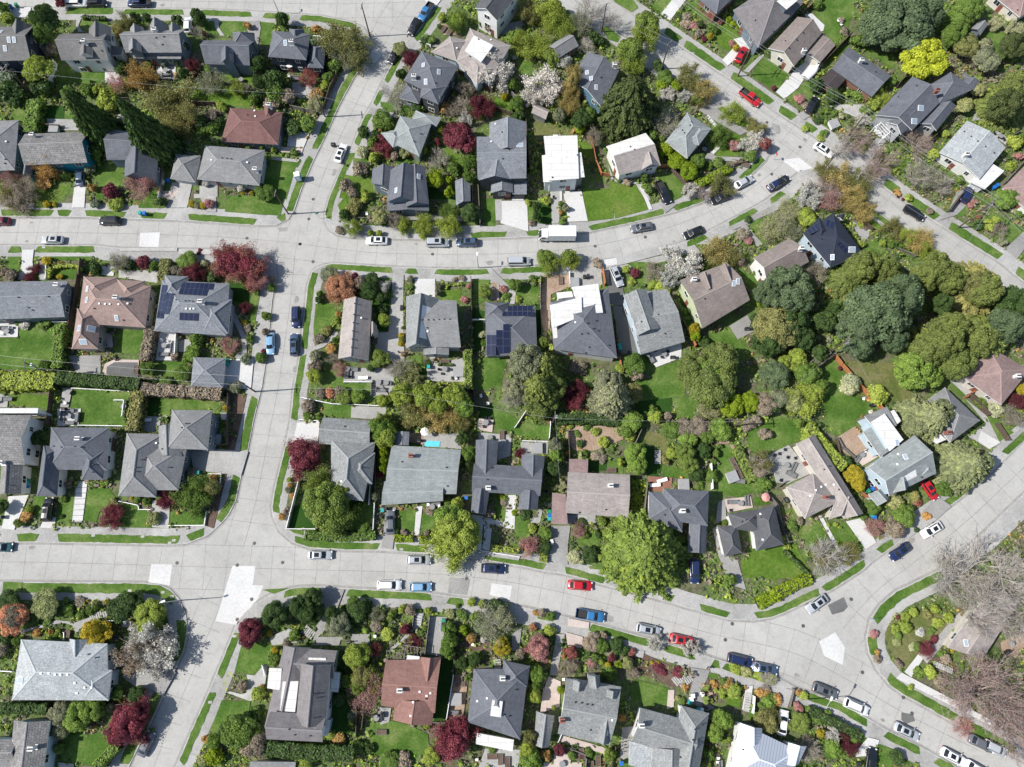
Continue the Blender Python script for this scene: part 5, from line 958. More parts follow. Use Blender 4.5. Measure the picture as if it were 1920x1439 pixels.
PL(4, 'R 430 40 38 2 g;D 1030 150 260 10 c;D 870 190 160 7 c;D 1200 90 150 8 c;D 1205 405 185 7 Y;K 1400 200 1470 100 130 0 g;D 1530 60 115 6 g;L 1500 330 100 5 t;D 1420 250 90 6 g;W 1720 160 65 3 f;W 1850 200 70 3 f;D 1850 330 110 6 h;L 1640 430 110 4.5 v;K 1740 800 1830 700 200 0 z;D 1780 760 130 8 h;D 1850 620 120 7 z;L 1580 650 60 3 x;L 1490 760 70 3 x;R 420 620 55 3 d;L 540 690 65 3 d;A 890 700 85 3 y;S 850 750 50 2.5 y;S 720 690 65 1.6 g;S 660 670 30 1.5 g;S 780 800 50 1.5 g;S 300 720 50 1.6 p;S 340 760 40 1.2 b;S 600 840 30 1.2 f;S 500 800 35 1 g;S 460 810 25 1 g;S 550 820 30 1 g;S 640 920 50 1 g;S 430 870 45 1 d;S 560 900 35 1 p;S 480 960 40 1 g;S 340 930 35 .8 y;S 450 1000 35 .8 y;B 700 1000 140 5 p;B 620 1050 90 5 b;B 900 1150 140 6 p;B 830 1230 100 5 p;B 1170 1030 120 4.5 p;A 1230 1250 120 4.5 v;B 1150 1250 110 5 b;B 1330 1330 90 4 b;S 1260 1120 50 2.5 y;A 1050 950 70 4 b;W 760 860 60 2.5 w;A 600 1260 120 4.5 j;A 490 1220 85 4.5 t;B 520 1340 120 4.5 p;W 390 1360 80 4 w;A 720 1300 100 4.5 t;A 700 1400 90 4.5 j;S 1500 1230 45 1.8 g;S 1450 1300 40 1.8 g;S 1850 1030 70 2.5 y;S 1880 1130 42 2 p;S 1820 1200 45 2 y;D 1820 1420 85 3.5 g;S 1350 970 35 1.6 y;S 70 390 35 1.8 g;S 160 485 18 .8 d;S 1640 330 60 2.5 v;S 560 340 40 1.5 g;S 600 150 30 1 b;S 620 230 40 1.5 b;S 720 300 60 3 g;L 760 290 50 3 y;S 1700 440 70 3 g;S 960 590 50 2 g')
PL(5, 'A 100 70 130 4 b;A 60 60 90 4 t;R 340 110 30 1.2 k;R 400 112 20 1 k;R 835 105 60 1.6 y;S 690 110 40 1.5 u;S 1165 95 45 2 d;R 1385 108 30 1.2 k;R 1425 118 28 1.2 v;R 1465 122 26 1.2 k;R 1505 108 38 1.5 p;A 850 520 80 3.5 v;B 850 520 85 3.5 b;R 1040 530 52 2.5 m;S 930 545 55 2 d;S 1110 550 45 2 g;L 1350 515 78 2.2 g;A 1400 600 85 3.5 m;L 1390 600 50 3 m;L 1660 540 110 5 q;A 1640 520 140 5.5 r;A 1780 560 160 5.5 r;L 1800 570 90 5 q;A 1850 640 90 5 p;S 1260 590 55 2 n;S 1300 600 40 2 b;S 1540 630 60 2 d;R 1470 540 28 1 f;R 1565 460 28 1 q;R 1440 440 14 .6 q;R 1430 462 14 .6 q;A 240 570 52 2.2 m;A 210 635 42 1.8 m;R 340 520 38 1.2 k;S 90 625 55 2 b;S 40 600 40 2 b;S 435 632 32 1 k;S 180 980 45 1.2 w;S 320 970 60 1.2 g;S 140 960 40 1 g;S 330 1270 55 2.5 g;R 1420 1080 55 2.5 g;L 1390 1180 70 2.6 G;S 1350 1220 50 2 G;A 1650 1125 78 3 p;L 1060 1290 60 2.6 g;L 1320 1330 75 3 g;R 1530 1090 16 .8 o;S 1630 1000 30 1 d;R 1760 965 25 1 k;R 1800 1080 32 1.5 g;A 1760 850 48 2.5 m;S 1770 1230 42 1.5 u;R 1880 1215 42 1.8 g;S 1200 1390 60 1.6 g;S 1120 1390 40 1.6 d;S 1850 745 35 1.5 g;S 1780 1000 40 1 b;S 1260 1210 40 1.5 b;S 1900 900 20 1.2 g;S 1780 700 40 2 g;S 690 570 60 2.5 d;S 1590 1100 30 1 b;R 1700 1430 45 1.6 v')
PL(6, 'S 120 650 28 1.5 n;R 115 712 34 1.8 g;R 78 918 36 1.8 g;S 70 1030 32 1.5 n;R 38 1218 38 1.8 g;S 60 1170 26 1 m;L 530 615 72 2.8 v;D 600 710 115 4.5 s;A 600 720 130 5 s;S 720 650 60 2.5 q;S 750 680 60 3 n;L 840 650 60 3 d;W 905 690 62 3.5 w;L 820 730 80 4 d;L 900 780 50 3 d;S 455 800 35 1.8 d;S 460 760 32 2 g;S 580 950 32 1.5 y;S 590 900 25 1 o;R 510 1020 38 1.5 t;R 570 1090 25 1.5 g;S 455 1075 48 1.6 n;L 920 945 55 2.6 y;S 900 870 50 2 d;L 890 1220 78 3.2 e;S 430 1200 55 2.5 v;S 430 1280 60 2.8 n;L 420 1345 62 3.2 y;A 545 1220 55 2.5 b;A 600 1300 60 2.5 p;A 1050 1290 85 3.5 v;W 1120 1330 85 4 x;B 990 1290 80 3.5 b;R 1045 1055 22 1 k;R 1045 1083 20 1 e;R 1043 1112 24 1 k;S 1110 650 30 1.5 v;S 1100 710 38 1 g;S 1310 700 28 2 v;S 1305 745 28 2 v;L 1650 740 55 3 e;L 1860 690 55 3 g;S 1530 700 26 1 p;S 1500 800 35 1 p;D 890 200 64 3.2 x;S 640 190 48 3 d;S 700 150 60 2.5 t;A 700 270 68 3.6 y;A 1060 260 62 3.8 y;A 1200 240 85 4 y;A 1390 260 95 4.5 y;L 1060 270 40 3 y;L 1380 280 50 3.5 y;S 790 60 50 2 y;R 828 318 25 1.5 y;R 888 322 25 1.5 y;S 1200 340 35 1.5 y;D 1540 170 75 4 d;A 1390 160 70 3 g;A 1000 220 75 3.5 n;S 1130 155 45 1.2 l;S 600 300 40 1 n;S 1630 1050 38 2 f;S 1640 1110 30 2 g;L 1530 1220 45 2.6 g;S 1080 960 20 1 g;S 1060 1000 18 1 g;S 1800 770 40 1 g;S 1780 720 35 1 p;S 1060 1190 25 1 o;S 540 1150 50 1.5 o;S 1480 640 30 .8 b;S 1430 650 25 .8 b;S 1240 1250 30 1 d;S 720 100 60 2 t;S 830 1290 40 2 d')
PL(7, 'L 240 500 75 3.6 e;A 260 520 95 4 y;L 410 490 62 4 e;A 410 510 75 4.5 y;L 175 130 38 3.5 d;L 178 200 36 3.5 d;S 115 100 28 1.5 y;S 245 85 40 1.5 y;S 390 140 32 2 v;S 350 110 25 1.5 g;S 350 170 22 1.2 o;R 362 238 28 1 g;S 140 245 30 1 n;S 620 540 50 1.5 b;S 820 580 38 1.5 y;D 885 603 42 1.6 m;A 1020 580 85 3 b;W 1230 500 150 6 w;W 1150 620 80 5 w;W 1280 580 80 5 w;S 1080 690 80 1.6 y;S 1010 690 40 1.4 y;A 1480 430 120 4.5 j;A 1560 480 95 4.5 t;S 1660 330 60 1.6 b;S 1700 370 40 1.4 p;A 1850 280 90 4 x;L 225 1100 42 3 e;L 1310 1010 50 3.2 k;L 1320 1060 45 3 l;S 1280 880 30 1.5 d;D 1310 1290 140 7 z;D 1500 1240 155 8 z;D 1420 1340 150 7 G;D 110 1240 150 9 v;K 235 1330 262 1240 150 0 z;D 240 1310 90 7 z;L 880 1260 95 3.6 g;S 900 1340 60 3 n;D 690 1390 110 5 v;S 210 650 30 1 y;S 150 640 35 1 g;S 480 1290 70 1.6 n;S 40 790 35 1 y;S 1240 890 30 1.2 g;S 1750 600 25 1.4 g;R 1700 220 30 1 d;S 1380 1100 50 2 d;S 860 660 40 1 y;S 1640 520 40 2 b;S 780 1290 40 2 y;D 1850 740 110 8 c;L 1760 960 60 5 d')
PL(8, 'A 230 130 95 4 x;W 370 60 90 4 w;A 530 70 95 4.5 p;A 690 80 90 4.5 j;L 350 200 80 3 y;A 150 270 145 4.5 x;A 250 300 70 4 v;A 780 150 80 4.5 j;A 730 50 70 4 t;A 990 280 90 3.6 t;A 1170 370 105 3.6 j;A 1080 330 70 3.5 y;A 1240 430 70 3.5 y;K 600 660 640 600 165 0 z;D 760 560 130 9 z;K 890 660 960 560 190 0 z;D 930 600 110 8 z;D 1290 570 130 9 z;D 1200 640 110 8 z;K 1380 700 1450 600 180 0 z;D 1400 650 110 8 z;K 1520 740 1640 620 220 0 t;D 1560 690 110 8 t;D 1640 720 130 9 z;D 870 880 250 11 c;D 720 980 160 9 c;D 1020 780 180 11 c;D 740 1130 110 7 c;D 1050 700 120 9 c;K 1210 1200 1330 1110 220 0 z;D 1230 1160 130 9 z;D 1400 1020 150 10 z;K 1530 1120 1680 1020 230 0 z;D 1560 1090 140 9 z;D 1130 1300 150 8 G;D 1450 1250 130 8 z;D 1350 1100 140 11 z;K 1790 890 1900 810 200 0 d;D 1830 850 120 8 d;D 1780 980 140 8 c;D 230 720 190 9 c;D 300 800 120 8 c;D 130 1000 180 8 t;D 250 970 130 8 d;D 330 1080 90 6 d;L 60 1120 110 7 d;L 480 960 90 6 d;L 550 880 60 6 d;D 130 1340 120 5 c;L 270 1230 95 4 y;L 190 1240 60 4 y;L 360 1330 100 4.5 g;A 430 600 100 4 b;L 40 810 65 3 l;L 30 880 50 3 e;S 1010 30 35 .8 o;R 985 25 12 .5 m;R 1010 55 12 .5 m;R 1045 75 12 .5 m;S 1085 65 35 1.2 y;D 1780 70 95 3.5 G;S 1590 265 50 1.6 d;S 1660 260 60 1.5 y;S 1710 230 40 1.5 y;A 1750 290 70 2.4 b;S 1765 380 45 1.4 v;S 1590 205 20 1 r;S 1840 150 40 1 f;S 1880 180 40 1.2 g;R 1240 160 28 1 n;R 670 1395 72 2.5 f;L 960 400 30 1 g;L 900 390 30 1.2 y;S 740 400 40 1.4 y;S 740 260 30 1 y;S 1560 90 30 .8 p;S 1530 120 30 .8 p;L 1250 1350 90 5 G;D 980 1080 110 7 c;D 1330 830 80 7 d;S 590 1290 20 1 m;L 440 1180 70 4 d')
PL(9, 'L 290 430 68 3.6 d;A 1400 850 150 5 g;L 1400 870 90 4.5 g;L 1520 790 75 3.6 t;A 1190 880 80 3.5 q;L 1200 880 45 3 m;A 800 1000 92 3.5 q;R 1110 1010 52 1.8 x;S 190 1000 55 1.5 o;S 220 940 35 1.5 y;S 140 1045 40 1.8 e;R 450 993 18 .6 d;S 500 765 32 1.4 n;S 545 765 25 1.2 g;S 680 765 30 .9 g;S 740 765 30 .9 y;S 990 870 40 1 g;R 1060 880 32 1.2 g;S 955 865 22 .8 k;R 1630 215 28 1.2 k;S 1610 170 40 1.6 x;A 1615 390 38 1.8 x;S 1540 720 40 1.2 o;L 20 930 60 2.6 d;S 1670 68 42 1.5 v;S 460 870 35 1 g;S 830 670 22 1 f;S 1380 680 45 1.6 b;S 790 730 20 1 g;S 60 760 20 1 g;S 820 880 30 1 x;S 1140 900 20 1 g')
PL(10, 'A 335 560 160 5.5 q;L 340 560 120 5 q;D 500 900 180 7.5 e;A 470 770 140 7 e;L 560 1010 130 6 e;L 640 790 75 5.5 e;A 640 950 120 6 e;S 245 770 24 1 o;S 232 803 28 1.2 v;R 265 845 24 1 o;S 190 995 32 1.4 o;S 230 950 42 1.6 n;S 240 730 25 1 y;L 890 360 95 5 G;L 930 420 95 5 y;A 920 300 70 5 y;L 930 590 42 4 l;L 925 530 40 4 l;L 925 650 38 4 l;A 885 690 35 2 q;L 1050 120 100 5 y;W 1120 30 90 4 x;L 1220 120 110 5.5 y;A 1150 250 130 5 t;L 1430 130 100 5.5 y;A 1330 270 140 5 j;L 1310 180 90 5 y;L 1500 200 90 5 G;A 1450 300 90 4.5 t;L 1490 430 60 4 d;L 1530 540 62 4 G;L 1520 620 40 3 d;S 860 850 42 2.4 v;L 1390 1010 120 6 G;D 1440 1130 190 7.5 y;A 1420 1190 200 7 y;R 1450 900 50 2.4 y;S 470 110 52 1.8 n;S 540 110 50 2 s;S 600 110 60 2.2 n;L 640 140 70 2.6 e;L 730 130 60 2.6 G;S 380 200 65 2.2 n;S 370 270 42 1.4 g;R 455 280 25 1.2 g;L 920 160 55 3 y;S 1070 1110 35 1 n;S 1230 1110 30 1.2 n;S 1340 960 42 1.6 v;S 1250 955 45 1 n;S 1385 890 32 1.5 g;S 1310 960 30 1 g;S 1010 1100 30 1 d;S 1860 970 28 1 l;S 1760 850 30 .8 l;S 1790 870 30 .8 e;S 1690 970 45 1.2 n;S 1780 890 35 .8 n;A 1900 530 40 2 m;L 780 1080 60 2 g;S 1640 1160 14 .8 x;S 1640 1100 14 .8 x')
PL(11, 'K 190 110 215 20 170 0 z;D 190 100 90 7 z;D 210 180 130 6 z;D 290 60 120 7 z;D 30 90 110 6 v;B 20 120 110 7 b;A 470 80 90 4 m;A 440 160 80 3.5 q;K 700 180 755 95 165 0 v;B 710 100 130 6 w;L 870 100 85 3.6 t;A 1420 200 110 3.6 x;D 1580 190 105 4 l;D 1710 170 85 3.6 l;L 1860 190 85 3.6 d;D 1440 30 200 7 z;L 860 310 90 3 G;L 830 380 60 3 g;S 1030 280 62 2 y;S 1010 220 42 2 g;S 1120 270 40 1.6 n;L 1150 370 80 2.6 g;L 1250 360 90 2.6 n;L 1350 350 90 2.6 n;L 1260 430 80 2.6 G;L 1500 370 92 3 G;L 1400 420 60 2.6 g;D 890 540 90 4.5 G;D 900 620 80 4.5 G;D 1250 540 85 3.8 e;D 1280 620 75 3.6 e;L 1150 540 50 2 y;S 1100 590 42 1.6 t;L 1380 520 62 2.6 d;R 1465 540 32 1.6 g;R 1452 600 24 1.2 g;K 1430 705 1455 690 62 0 g;L 1320 690 62 2.4 d;B 1800 610 100 4 b;A 1800 610 95 4 t;L 310 480 62 3.6 v;L 320 560 55 3.6 G;L 305 650 62 3.6 d;W 350 770 48 2.4 f;S 400 540 24 1 o;R 660 455 46 1.6 y;S 600 385 42 1.2 y;S 540 350 40 1 g;S 770 375 42 1.8 x;S 780 600 38 1.8 y;S 490 470 40 1.2 d;S 490 495 18 .8 k;S 420 350 30 1 y;S 520 545 38 1 g;S 720 500 30 1 g;S 600 560 45 1 b;S 650 580 40 1 b;S 470 400 35 .8 g;S 640 530 30 .7 v;K 925 1240 1010 1228 320 0 e;K 905 1330 970 1330 210 0 y;D 930 1250 130 6 e;A 120 1210 92 3.4 p;L 120 1210 40 2.6 p;L 240 1220 52 2.2 d;L 240 1110 55 2.2 G;S 150 1080 42 1.6 y;A 480 1090 62 2.2 p;S 620 1110 32 2 d;L 460 1290 68 2.6 f;L 560 1265 72 2.6 d;S 650 1030 42 1.6 e;R 1530 1035 22 1 g;S 90 980 50 1 d;S 30 960 28 .8 l;S 500 1040 50 .8 d;S 1560 1450 60 2.4 g;S 1790 760 72 1.6 g;S 1250 1190 30 1 d;S 1350 770 40 1 g;S 850 420 50 2 y;S 1700 330 60 1.5 n;S 1760 300 50 1.5 b;S 530 1130 30 1 g')
PL(12, 'A 330 130 150 4.5 y;L 260 160 90 4 x;L 400 100 80 4 y;L 60 190 90 4 n;L 150 150 85 4 v;L 330 210 80 3.6 y;R 295 325 38 1.6 g;D 700 700 85 3.4 k;L 730 760 60 3 k;R 660 60 72 2.5 f;R 860 120 80 2.4 y;K 1150 320 1330 230 190 0 a;K 1080 270 1180 220 130 0 a;D 1180 280 110 5 a;D 1320 240 100 7 a;D 1150 330 100 6 a;K 1400 640 1600 560 200 0 a;K 1340 610 1450 560 130 0 a;K 1540 620 1680 560 120 0 a;D 1470 610 110 5 a;D 1400 680 90 5 a;R 1710 225 62 2 f;A 1840 270 85 3.4 b;A 1890 170 62 3.4 m;L 1900 80 42 3.6 k;S 1600 175 58 1.4 g;R 985 890 62 2 x;L 1050 990 90 3.6 g;D 1060 990 80 3.4 g;L 990 1070 90 3.2 n;A 860 1070 80 3 p;L 830 930 60 2.4 g;D 1340 790 66 2.6 g;S 1130 850 50 1.6 t;S 1150 890 38 1 r;S 1220 990 42 .8 o;S 560 1050 22 .8 y;S 510 1055 18 .8 y;S 590 1072 16 .8 y;B 520 1290 170 6 w;A 480 1270 95 3 t;A 660 1270 90 3 t;S 250 1060 50 1.6 g;L 20 640 80 3 b;S 50 760 60 1.8 g;S 60 400 60 2 b;S 640 600 50 2 d;S 500 620 40 1 n;S 350 420 50 2 y;S 200 1180 30 1 y;S 760 1000 30 1.4 g;S 1140 1090 25 1 d;S 300 1030 40 1.2 b;L 460 60 60 4 g;S 1380 800 30 1.5 x')
PL(13, 'L 100 370 118 3.8 s;L 100 360 90 4 n;L 340 260 120 3.2 x;S 330 300 80 2.6 g;L 60 250 95 2.4 d;L 880 290 120 4 d;L 960 240 80 3.6 d;D 1080 350 128 4 y;L 690 480 120 4 k;L 690 460 70 4.4 k;W 1060 580 190 6 w;W 950 660 130 5 b;W 1110 700 110 5 w;B 1050 600 180 6 b;S 500 310 50 1.5 g;R 590 340 34 1.2 g;R 655 315 34 1.4 g;R 700 285 28 1.4 g;R 270 468 34 1 o;S 370 462 24 1 o;S 420 465 26 1 y;S 130 530 42 1.8 g;S 40 470 60 1.8 d;S 30 590 52 1.6 n;S 770 245 18 .6 k;S 630 240 14 .5 k;D 560 1070 120 4 G;D 440 1060 100 4 v;D 680 1020 90 4 G;L 440 1170 70 3 v;L 850 900 60 2.6 g;L 990 910 70 2.4 d;D 920 1120 140 5 q;A 920 1120 170 5.5 q;L 1000 1040 80 5 q;L 850 1200 80 4 q;S 800 1010 42 2 v;R 430 1300 40 1.8 g;D 1800 450 98 4 m;L 1790 510 80 3.4 m;K 1690 830 1688 815 72 0 y;S 1750 850 48 1.6 n;R 1860 905 54 1.8 y;L 1720 1180 140 5 g;L 1660 1160 90 4 d;L 1830 1270 110 4 b;L 1800 1180 80 4.5 g;L 1540 1250 60 2.6 G;R 1540 1360 68 2.2 l;S 1470 1380 50 1.6 x;S 1490 1230 40 1.4 o;S 250 600 10 1 g;S 580 250 50 .8 n;S 480 240 30 .8 g;S 400 490 25 .7 g;S 340 400 40 .8 g;S 1100 1170 20 1 g;L 1000 690 40 2 d;S 60 530 40 1.4 d')
PL(14, 'D 140 340 108 5 d;D 310 280 85 4.4 d;D 410 220 80 4.4 d;L 390 350 85 4.4 d;D 590 410 102 4.4 v;L 560 340 70 4 d;L 730 310 92 3 d;L 700 260 60 2.6 g;A 870 340 70 2.6 v;S 980 340 48 1.8 e;A 1080 450 52 2.6 q;L 1075 450 36 2.4 q;S 950 480 62 1.6 y;S 1110 310 50 1.8 n;S 1240 310 36 1.4 y;L 730 630 102 4.4 y;D 730 660 90 4.2 y;A 860 600 52 3 r;L 770 780 92 4.4 t;A 800 900 140 4.6 p;A 780 830 110 4.6 y;L 740 860 60 4 e;S 140 595 32 1.4 k;S 125 660 55 1.6 g;R 280 490 46 1.6 g;S 20 910 52 1.6 y;S 40 860 22 1 o;A 1140 530 62 1.6 m;L 1390 540 72 4 G;L 1380 600 60 3.4 G;S 1390 440 62 2 g;S 1500 460 45 1.8 l;S 1550 510 48 1.8 o;A 1720 400 155 4.6 v;L 1780 360 90 3.6 v;D 1770 570 75 3 k;L 1575 660 56 2.4 d;L 1480 690 52 2.4 d;R 1550 250 34 1.2 y;R 1628 268 34 1.2 y;L 1720 275 65 1.8 d;S 1800 290 36 1.4 g;S 1640 520 32 1.4 w;S 1400 330 42 1.2 x;S 1480 340 52 1.2 g;S 1580 360 48 1.2 g;A 1420 1230 165 5.5 q;L 1440 1240 125 5 q;L 1480 1130 70 4.6 q;L 1260 1360 70 2.4 y;L 340 1390 82 2.6 y;S 700 1050 46 1.8 v;S 600 950 62 1.8 d;S 650 810 52 1.8 G;S 1060 1410 92 1.6 b;S 720 1290 62 2 g;S 1530 790 34 1.6 g;S 870 420 60 1.4 b;S 800 260 50 1.4 d;S 1050 300 40 1.2 y;S 650 700 50 2 d;S 1180 480 35 1 g;S 1220 440 25 1 g;S 100 480 30 .8 k;S 220 540 40 1 n;S 1230 1140 30 1.2 y;S 1620 640 30 1.6 g;S 600 1240 60 1.2 o;S 540 1210 40 1.2 y;S 1430 520 40 2 b;S 820 1300 40 1.4 d;S 1640 700 20 1 g;S 1700 1310 36 1 g;S 1450 280 20 .8 g;L 960 1410 90 2 g')
PL(15, 'L 200 580 92 3.6 p;W 190 590 98 3.8 p;R 150 430 30 1.4 s;S 270 455 52 1.8 y;S 170 330 30 1 o;R 215 330 32 1.2 b;R 280 350 36 1.4 g;L 430 610 52 2.4 r;S 370 640 24 1.2 o;S 380 600 26 1.2 r;L 570 540 72 2.4 b;L 640 560 62 2.2 g;R 605 655 40 1.4 g;S 720 650 38 1.4 m;L 750 560 62 1.8 d;L 830 690 48 2.6 x;S 765 700 36 1.8 l;S 690 700 28 1 k;A 580 700 55 1.8 n;L 710 760 52 2.6 G;A 400 730 85 2.4 b;S 1010 686 20 .5 k;S 1045 690 20 .5 k;S 1050 725 48 .8 m;S 1085 750 38 .8 m;S 1190 755 48 .8 q;W 1040 540 62 3 w;W 1270 590 62 3 w;W 1340 570 36 3 w;L 180 770 72 3.6 G;L 160 920 60 3 y;L 170 840 50 3 g;S 350 880 36 2.4 l;L 130 1220 62 4 t;L 120 1300 60 4 y;L 130 1390 85 3.4 G;S 240 1350 48 1.8 o;L 340 1310 52 2 m;L 700 1350 52 2.4 e;S 550 1330 42 1 g;S 790 1080 32 1.2 o;R 1190 940 20 .8 x;R 1180 1030 18 .8 y;R 1465 885 18 .8 y;R 1435 960 18 .8 y;S 1450 840 36 .8 o;S 1510 910 42 1.4 y;S 1590 890 72 1.6 y;S 1560 850 50 1.2 o;S 1830 900 52 1 o;S 1900 950 52 1 o;S 1850 960 50 1 g;L 1510 1090 82 3.6 G;L 1460 1190 72 3.6 G;S 1540 1240 42 1.8 e;S 1410 1340 52 2 g;A 1860 1110 85 3.4 t;L 1860 1120 50 3 t;S 1400 1420 42 1.6 y;S 1600 720 62 .9 y;S 1680 750 50 .9 x;S 1780 780 50 .9 y;S 1860 800 60 1 x;S 650 490 40 1.4 b;S 550 600 40 1.4 d;S 800 600 50 1.2 d;S 860 620 40 1 r;S 880 760 40 1.4 n;S 640 680 30 1.2 y;S 470 730 35 1 g;S 570 690 40 1.2 p;S 1240 860 35 .8 o;S 1220 960 35 .8 g;S 1520 820 35 1 g;S 350 560 20 1 d;S 660 790 25 1.4 d;B 870 770 60 2.4 n;S 430 1350 40 1.4 g;S 60 620 50 1.6 n;S 300 1010 25 1.4 e;S 80 1330 30 1.6 y;S 470 640 30 .8 g')
PL(16, 'R 1065 355 36 1.2 y;R 1120 325 36 1.2 y;R 1220 340 36 1.2 t;R 1275 300 34 1.2 y;R 1370 362 42 1.4 y;S 1060 430 58 1.6 y;S 990 440 42 1.4 y;S 1010 490 40 1 g;R 1425 468 28 1 l;S 1250 460 36 1 g;S 1150 570 42 1.4 g;A 1220 590 65 2.4 q;S 1010 690 38 1.2 n;S 860 660 36 1 n;S 860 615 26 1 o;S 835 480 40 1 p;S 1170 470 42 .8 w;S 1110 570 40 .8 f;S 1570 200 60 1.8 y;S 1500 170 60 1.6 g;S 1350 660 50 1.2 b;S 1400 600 20 .6 k;S 1350 560 18 .6 k;L 310 1110 82 2.2 e;S 240 1140 50 1.6 e;S 450 1190 42 2 k;W 545 1200 60 2.4 w;A 670 1280 80 3 m;B 370 1310 95 3.4 b;A 370 1310 90 3.2 b;L 540 1300 72 2.2 G;L 60 1120 95 3 t;S 20 900 52 1.2 o;S 80 960 62 1.4 G;S 30 990 40 1.2 g;S 330 920 42 .8 y;S 290 900 30 .8 o;S 290 1010 50 1 p;S 380 1040 50 1 g;L 1000 1370 62 1.8 d;S 700 1220 62 1.2 g;S 1310 820 62 1.6 n;S 1240 750 62 1.6 y;S 1160 760 50 1 g;S 1330 630 40 1 g;B 1560 60 320 9 b;B 1640 330 200 8 b;B 1850 120 260 10 b;B 1420 100 200 7 b;B 1700 920 330 10 p;B 1830 1050 200 8 p;B 1580 870 240 9 p;B 1880 1250 180 7 p;B 1900 420 160 8 b;A 1480 1150 80 2 p;S 1500 860 70 1.4 n;S 1600 780 80 1.2 y;S 1100 860 30 1 y;L 1850 30 100 3 g;B 80 820 80 2.4 b;S 1000 540 40 .8 x;S 1290 400 50 .8 y;S 1270 520 40 .8 m;S 1010 360 20 .6 m;S 630 1350 40 1.2 g;S 500 1050 40 1 g;S 420 1080 60 1.4 g')
HG(1, '90 2.6 G 245 715 210 950;24 1.0 d 590 120 760 130')
HG(3, '52 1.6 l 1320 1330 1450 1270 1580 1200')
HG(5, '70 2.2 t 1190 500 1175 600 1160 690;62 2.6 G 425 975 405 1290;64 2.4 n 1078 990 1035 1230;80 3.2 d 400 1350 700 1375 1000 1400;125 2.6 y -40 1375 180 1372 390 1375;20 1.2 y 350 640 352 590 390 560 470 548 560 555 590 590')
HG(6, '50 2.4 e 1525 1150 1530 1439;12 .7 y 1372 720 1375 688 1480 688;16 .8 G 1080 1260 1215 1275;16 .8 d 1310 1260 1420 1265;20 .9 y 1300 1400 1500 1400')
HG(9, '80 2.6 n 1010 75 1280 85 1590 110;78 3.0 t 985 90 965 240 945 375;20 .8 G 640 760 780 755')
HG(10, '60 1.4 g 350 1130 600 1140 860 1130;45 1.0 l 995 1150 1130 1155;45 1.0 l 1178 1162 1300 1170;40 1.2 y 1690 1220 1890 1240')
HG(11, '70 2.2 d 330 290 560 285 780 305;80 .7 l 905 730 885 1000;62 1.4 e 1620 495 1680 620 1735 740;40 1.2 y 200 1290 250 1300;20 1.2 g 1510 480 1420 500')
HG(12, '80 2.4 y 365 330 480 480 630 640;45 .9 y 205 1130 215 1220;20 1.2 d 200 1240 360 1400')
HG(13, '60 2.4 g 690 1439 770 1350 840 1290;62 2.8 d 0 1020 180 1022 340 1020')
HG(14, '95 2.8 d 60 1310 380 1335 700 1345;30 1.0 g 0 1000 10 1100')
HG(15, '70 1.2 l 1770 270 1919 200')
HG(16, '75 1.2 l 10 265 200 160 385 75;60 1.4 d 380 1030 560 1120 750 1220')
# low planting that nobody could count: one object
def ground_cover():
    global RNG
    RNG = np.random.default_rng(3); cs, ns, sz, ti, mi = [], [], [], [], []
    free = ~OCC
    js, is_ = np.nonzero(free); n = len(js)
    # patchiness from a few sines: beds of one colour, open ground between
    x = GX0+(is_+.5)*GC; y = GY0+(js+.5)*GC
    f = np.sin(x*.21+1.3*np.sin(y*.17))+np.sin(y*.31+1.1*np.sin(x*.13+2))+.8*np.sin(x*.77+y*.53)+RNG.normal(size=n)*.7
    vis = np.array([(-40 < a < 1960 and -40 < b < 1480) for a, b in (proj((p, q, 0)) for p, q in zip(x, y))])
    keep = (f > -.55) & vis & (RNG.random(n) < .62)
    x, y, f = x[keep]+RNG.normal(size=keep.sum())*.2, y[keep]+RNG.normal(size=keep.sum())*.2, f[keep]
    hgt_ = RNG.gamma(2.0, .16, len(x))+.08; colr = (np.floor((np.sin(x*.11+3)+np.sin(y*.19)+2)*1.75+RNG.normal(size=len(x))*1.3)).astype(int)
    per = 8
    for j in range(per):
        r = .22+hgt_*.35
        d = rdir(len(x)); d[:, 2] = abs(d[:, 2])
        c = np.stack([x+d[:, 0]*r, y+d[:, 1]*r, .15+d[:, 2]*hgt_], 1)
        cs.append(c); ns.append(d+rdir(len(x))*.7+np.array([0, 0, .3])); sz.append(RNG.uniform(.7, 1.3, len(x))*(.16+hgt_*.28)); ti.append(RNG.normal(.5, .2, len(x))); mi.append(colr)
    me = leaf_mesh('ground_cover', np.concatenate(cs), np.concatenate(ns), np.concatenate(sz), np.concatenate(ti))
    pal = ['g', 'd', 'y', 'G', 'v', 'n', 'e', 'b', 'o', 'x']
    me.materials.clear()
    for p in pal: me.materials.append(leafmat(p))
    me.polygons.foreach_set('material_index', (np.concatenate(mi) % len(pal)).astype(np.int32)); me.update()
    o = bpy.data.objects.new('ground_cover', me); COL.objects.link(o)
    tag(o, 'low mixed planting and weeds filling the garden beds', 'ground cover', kind='stuff')
    print('ground cover faces', len(me.polygons))
ground_cover()
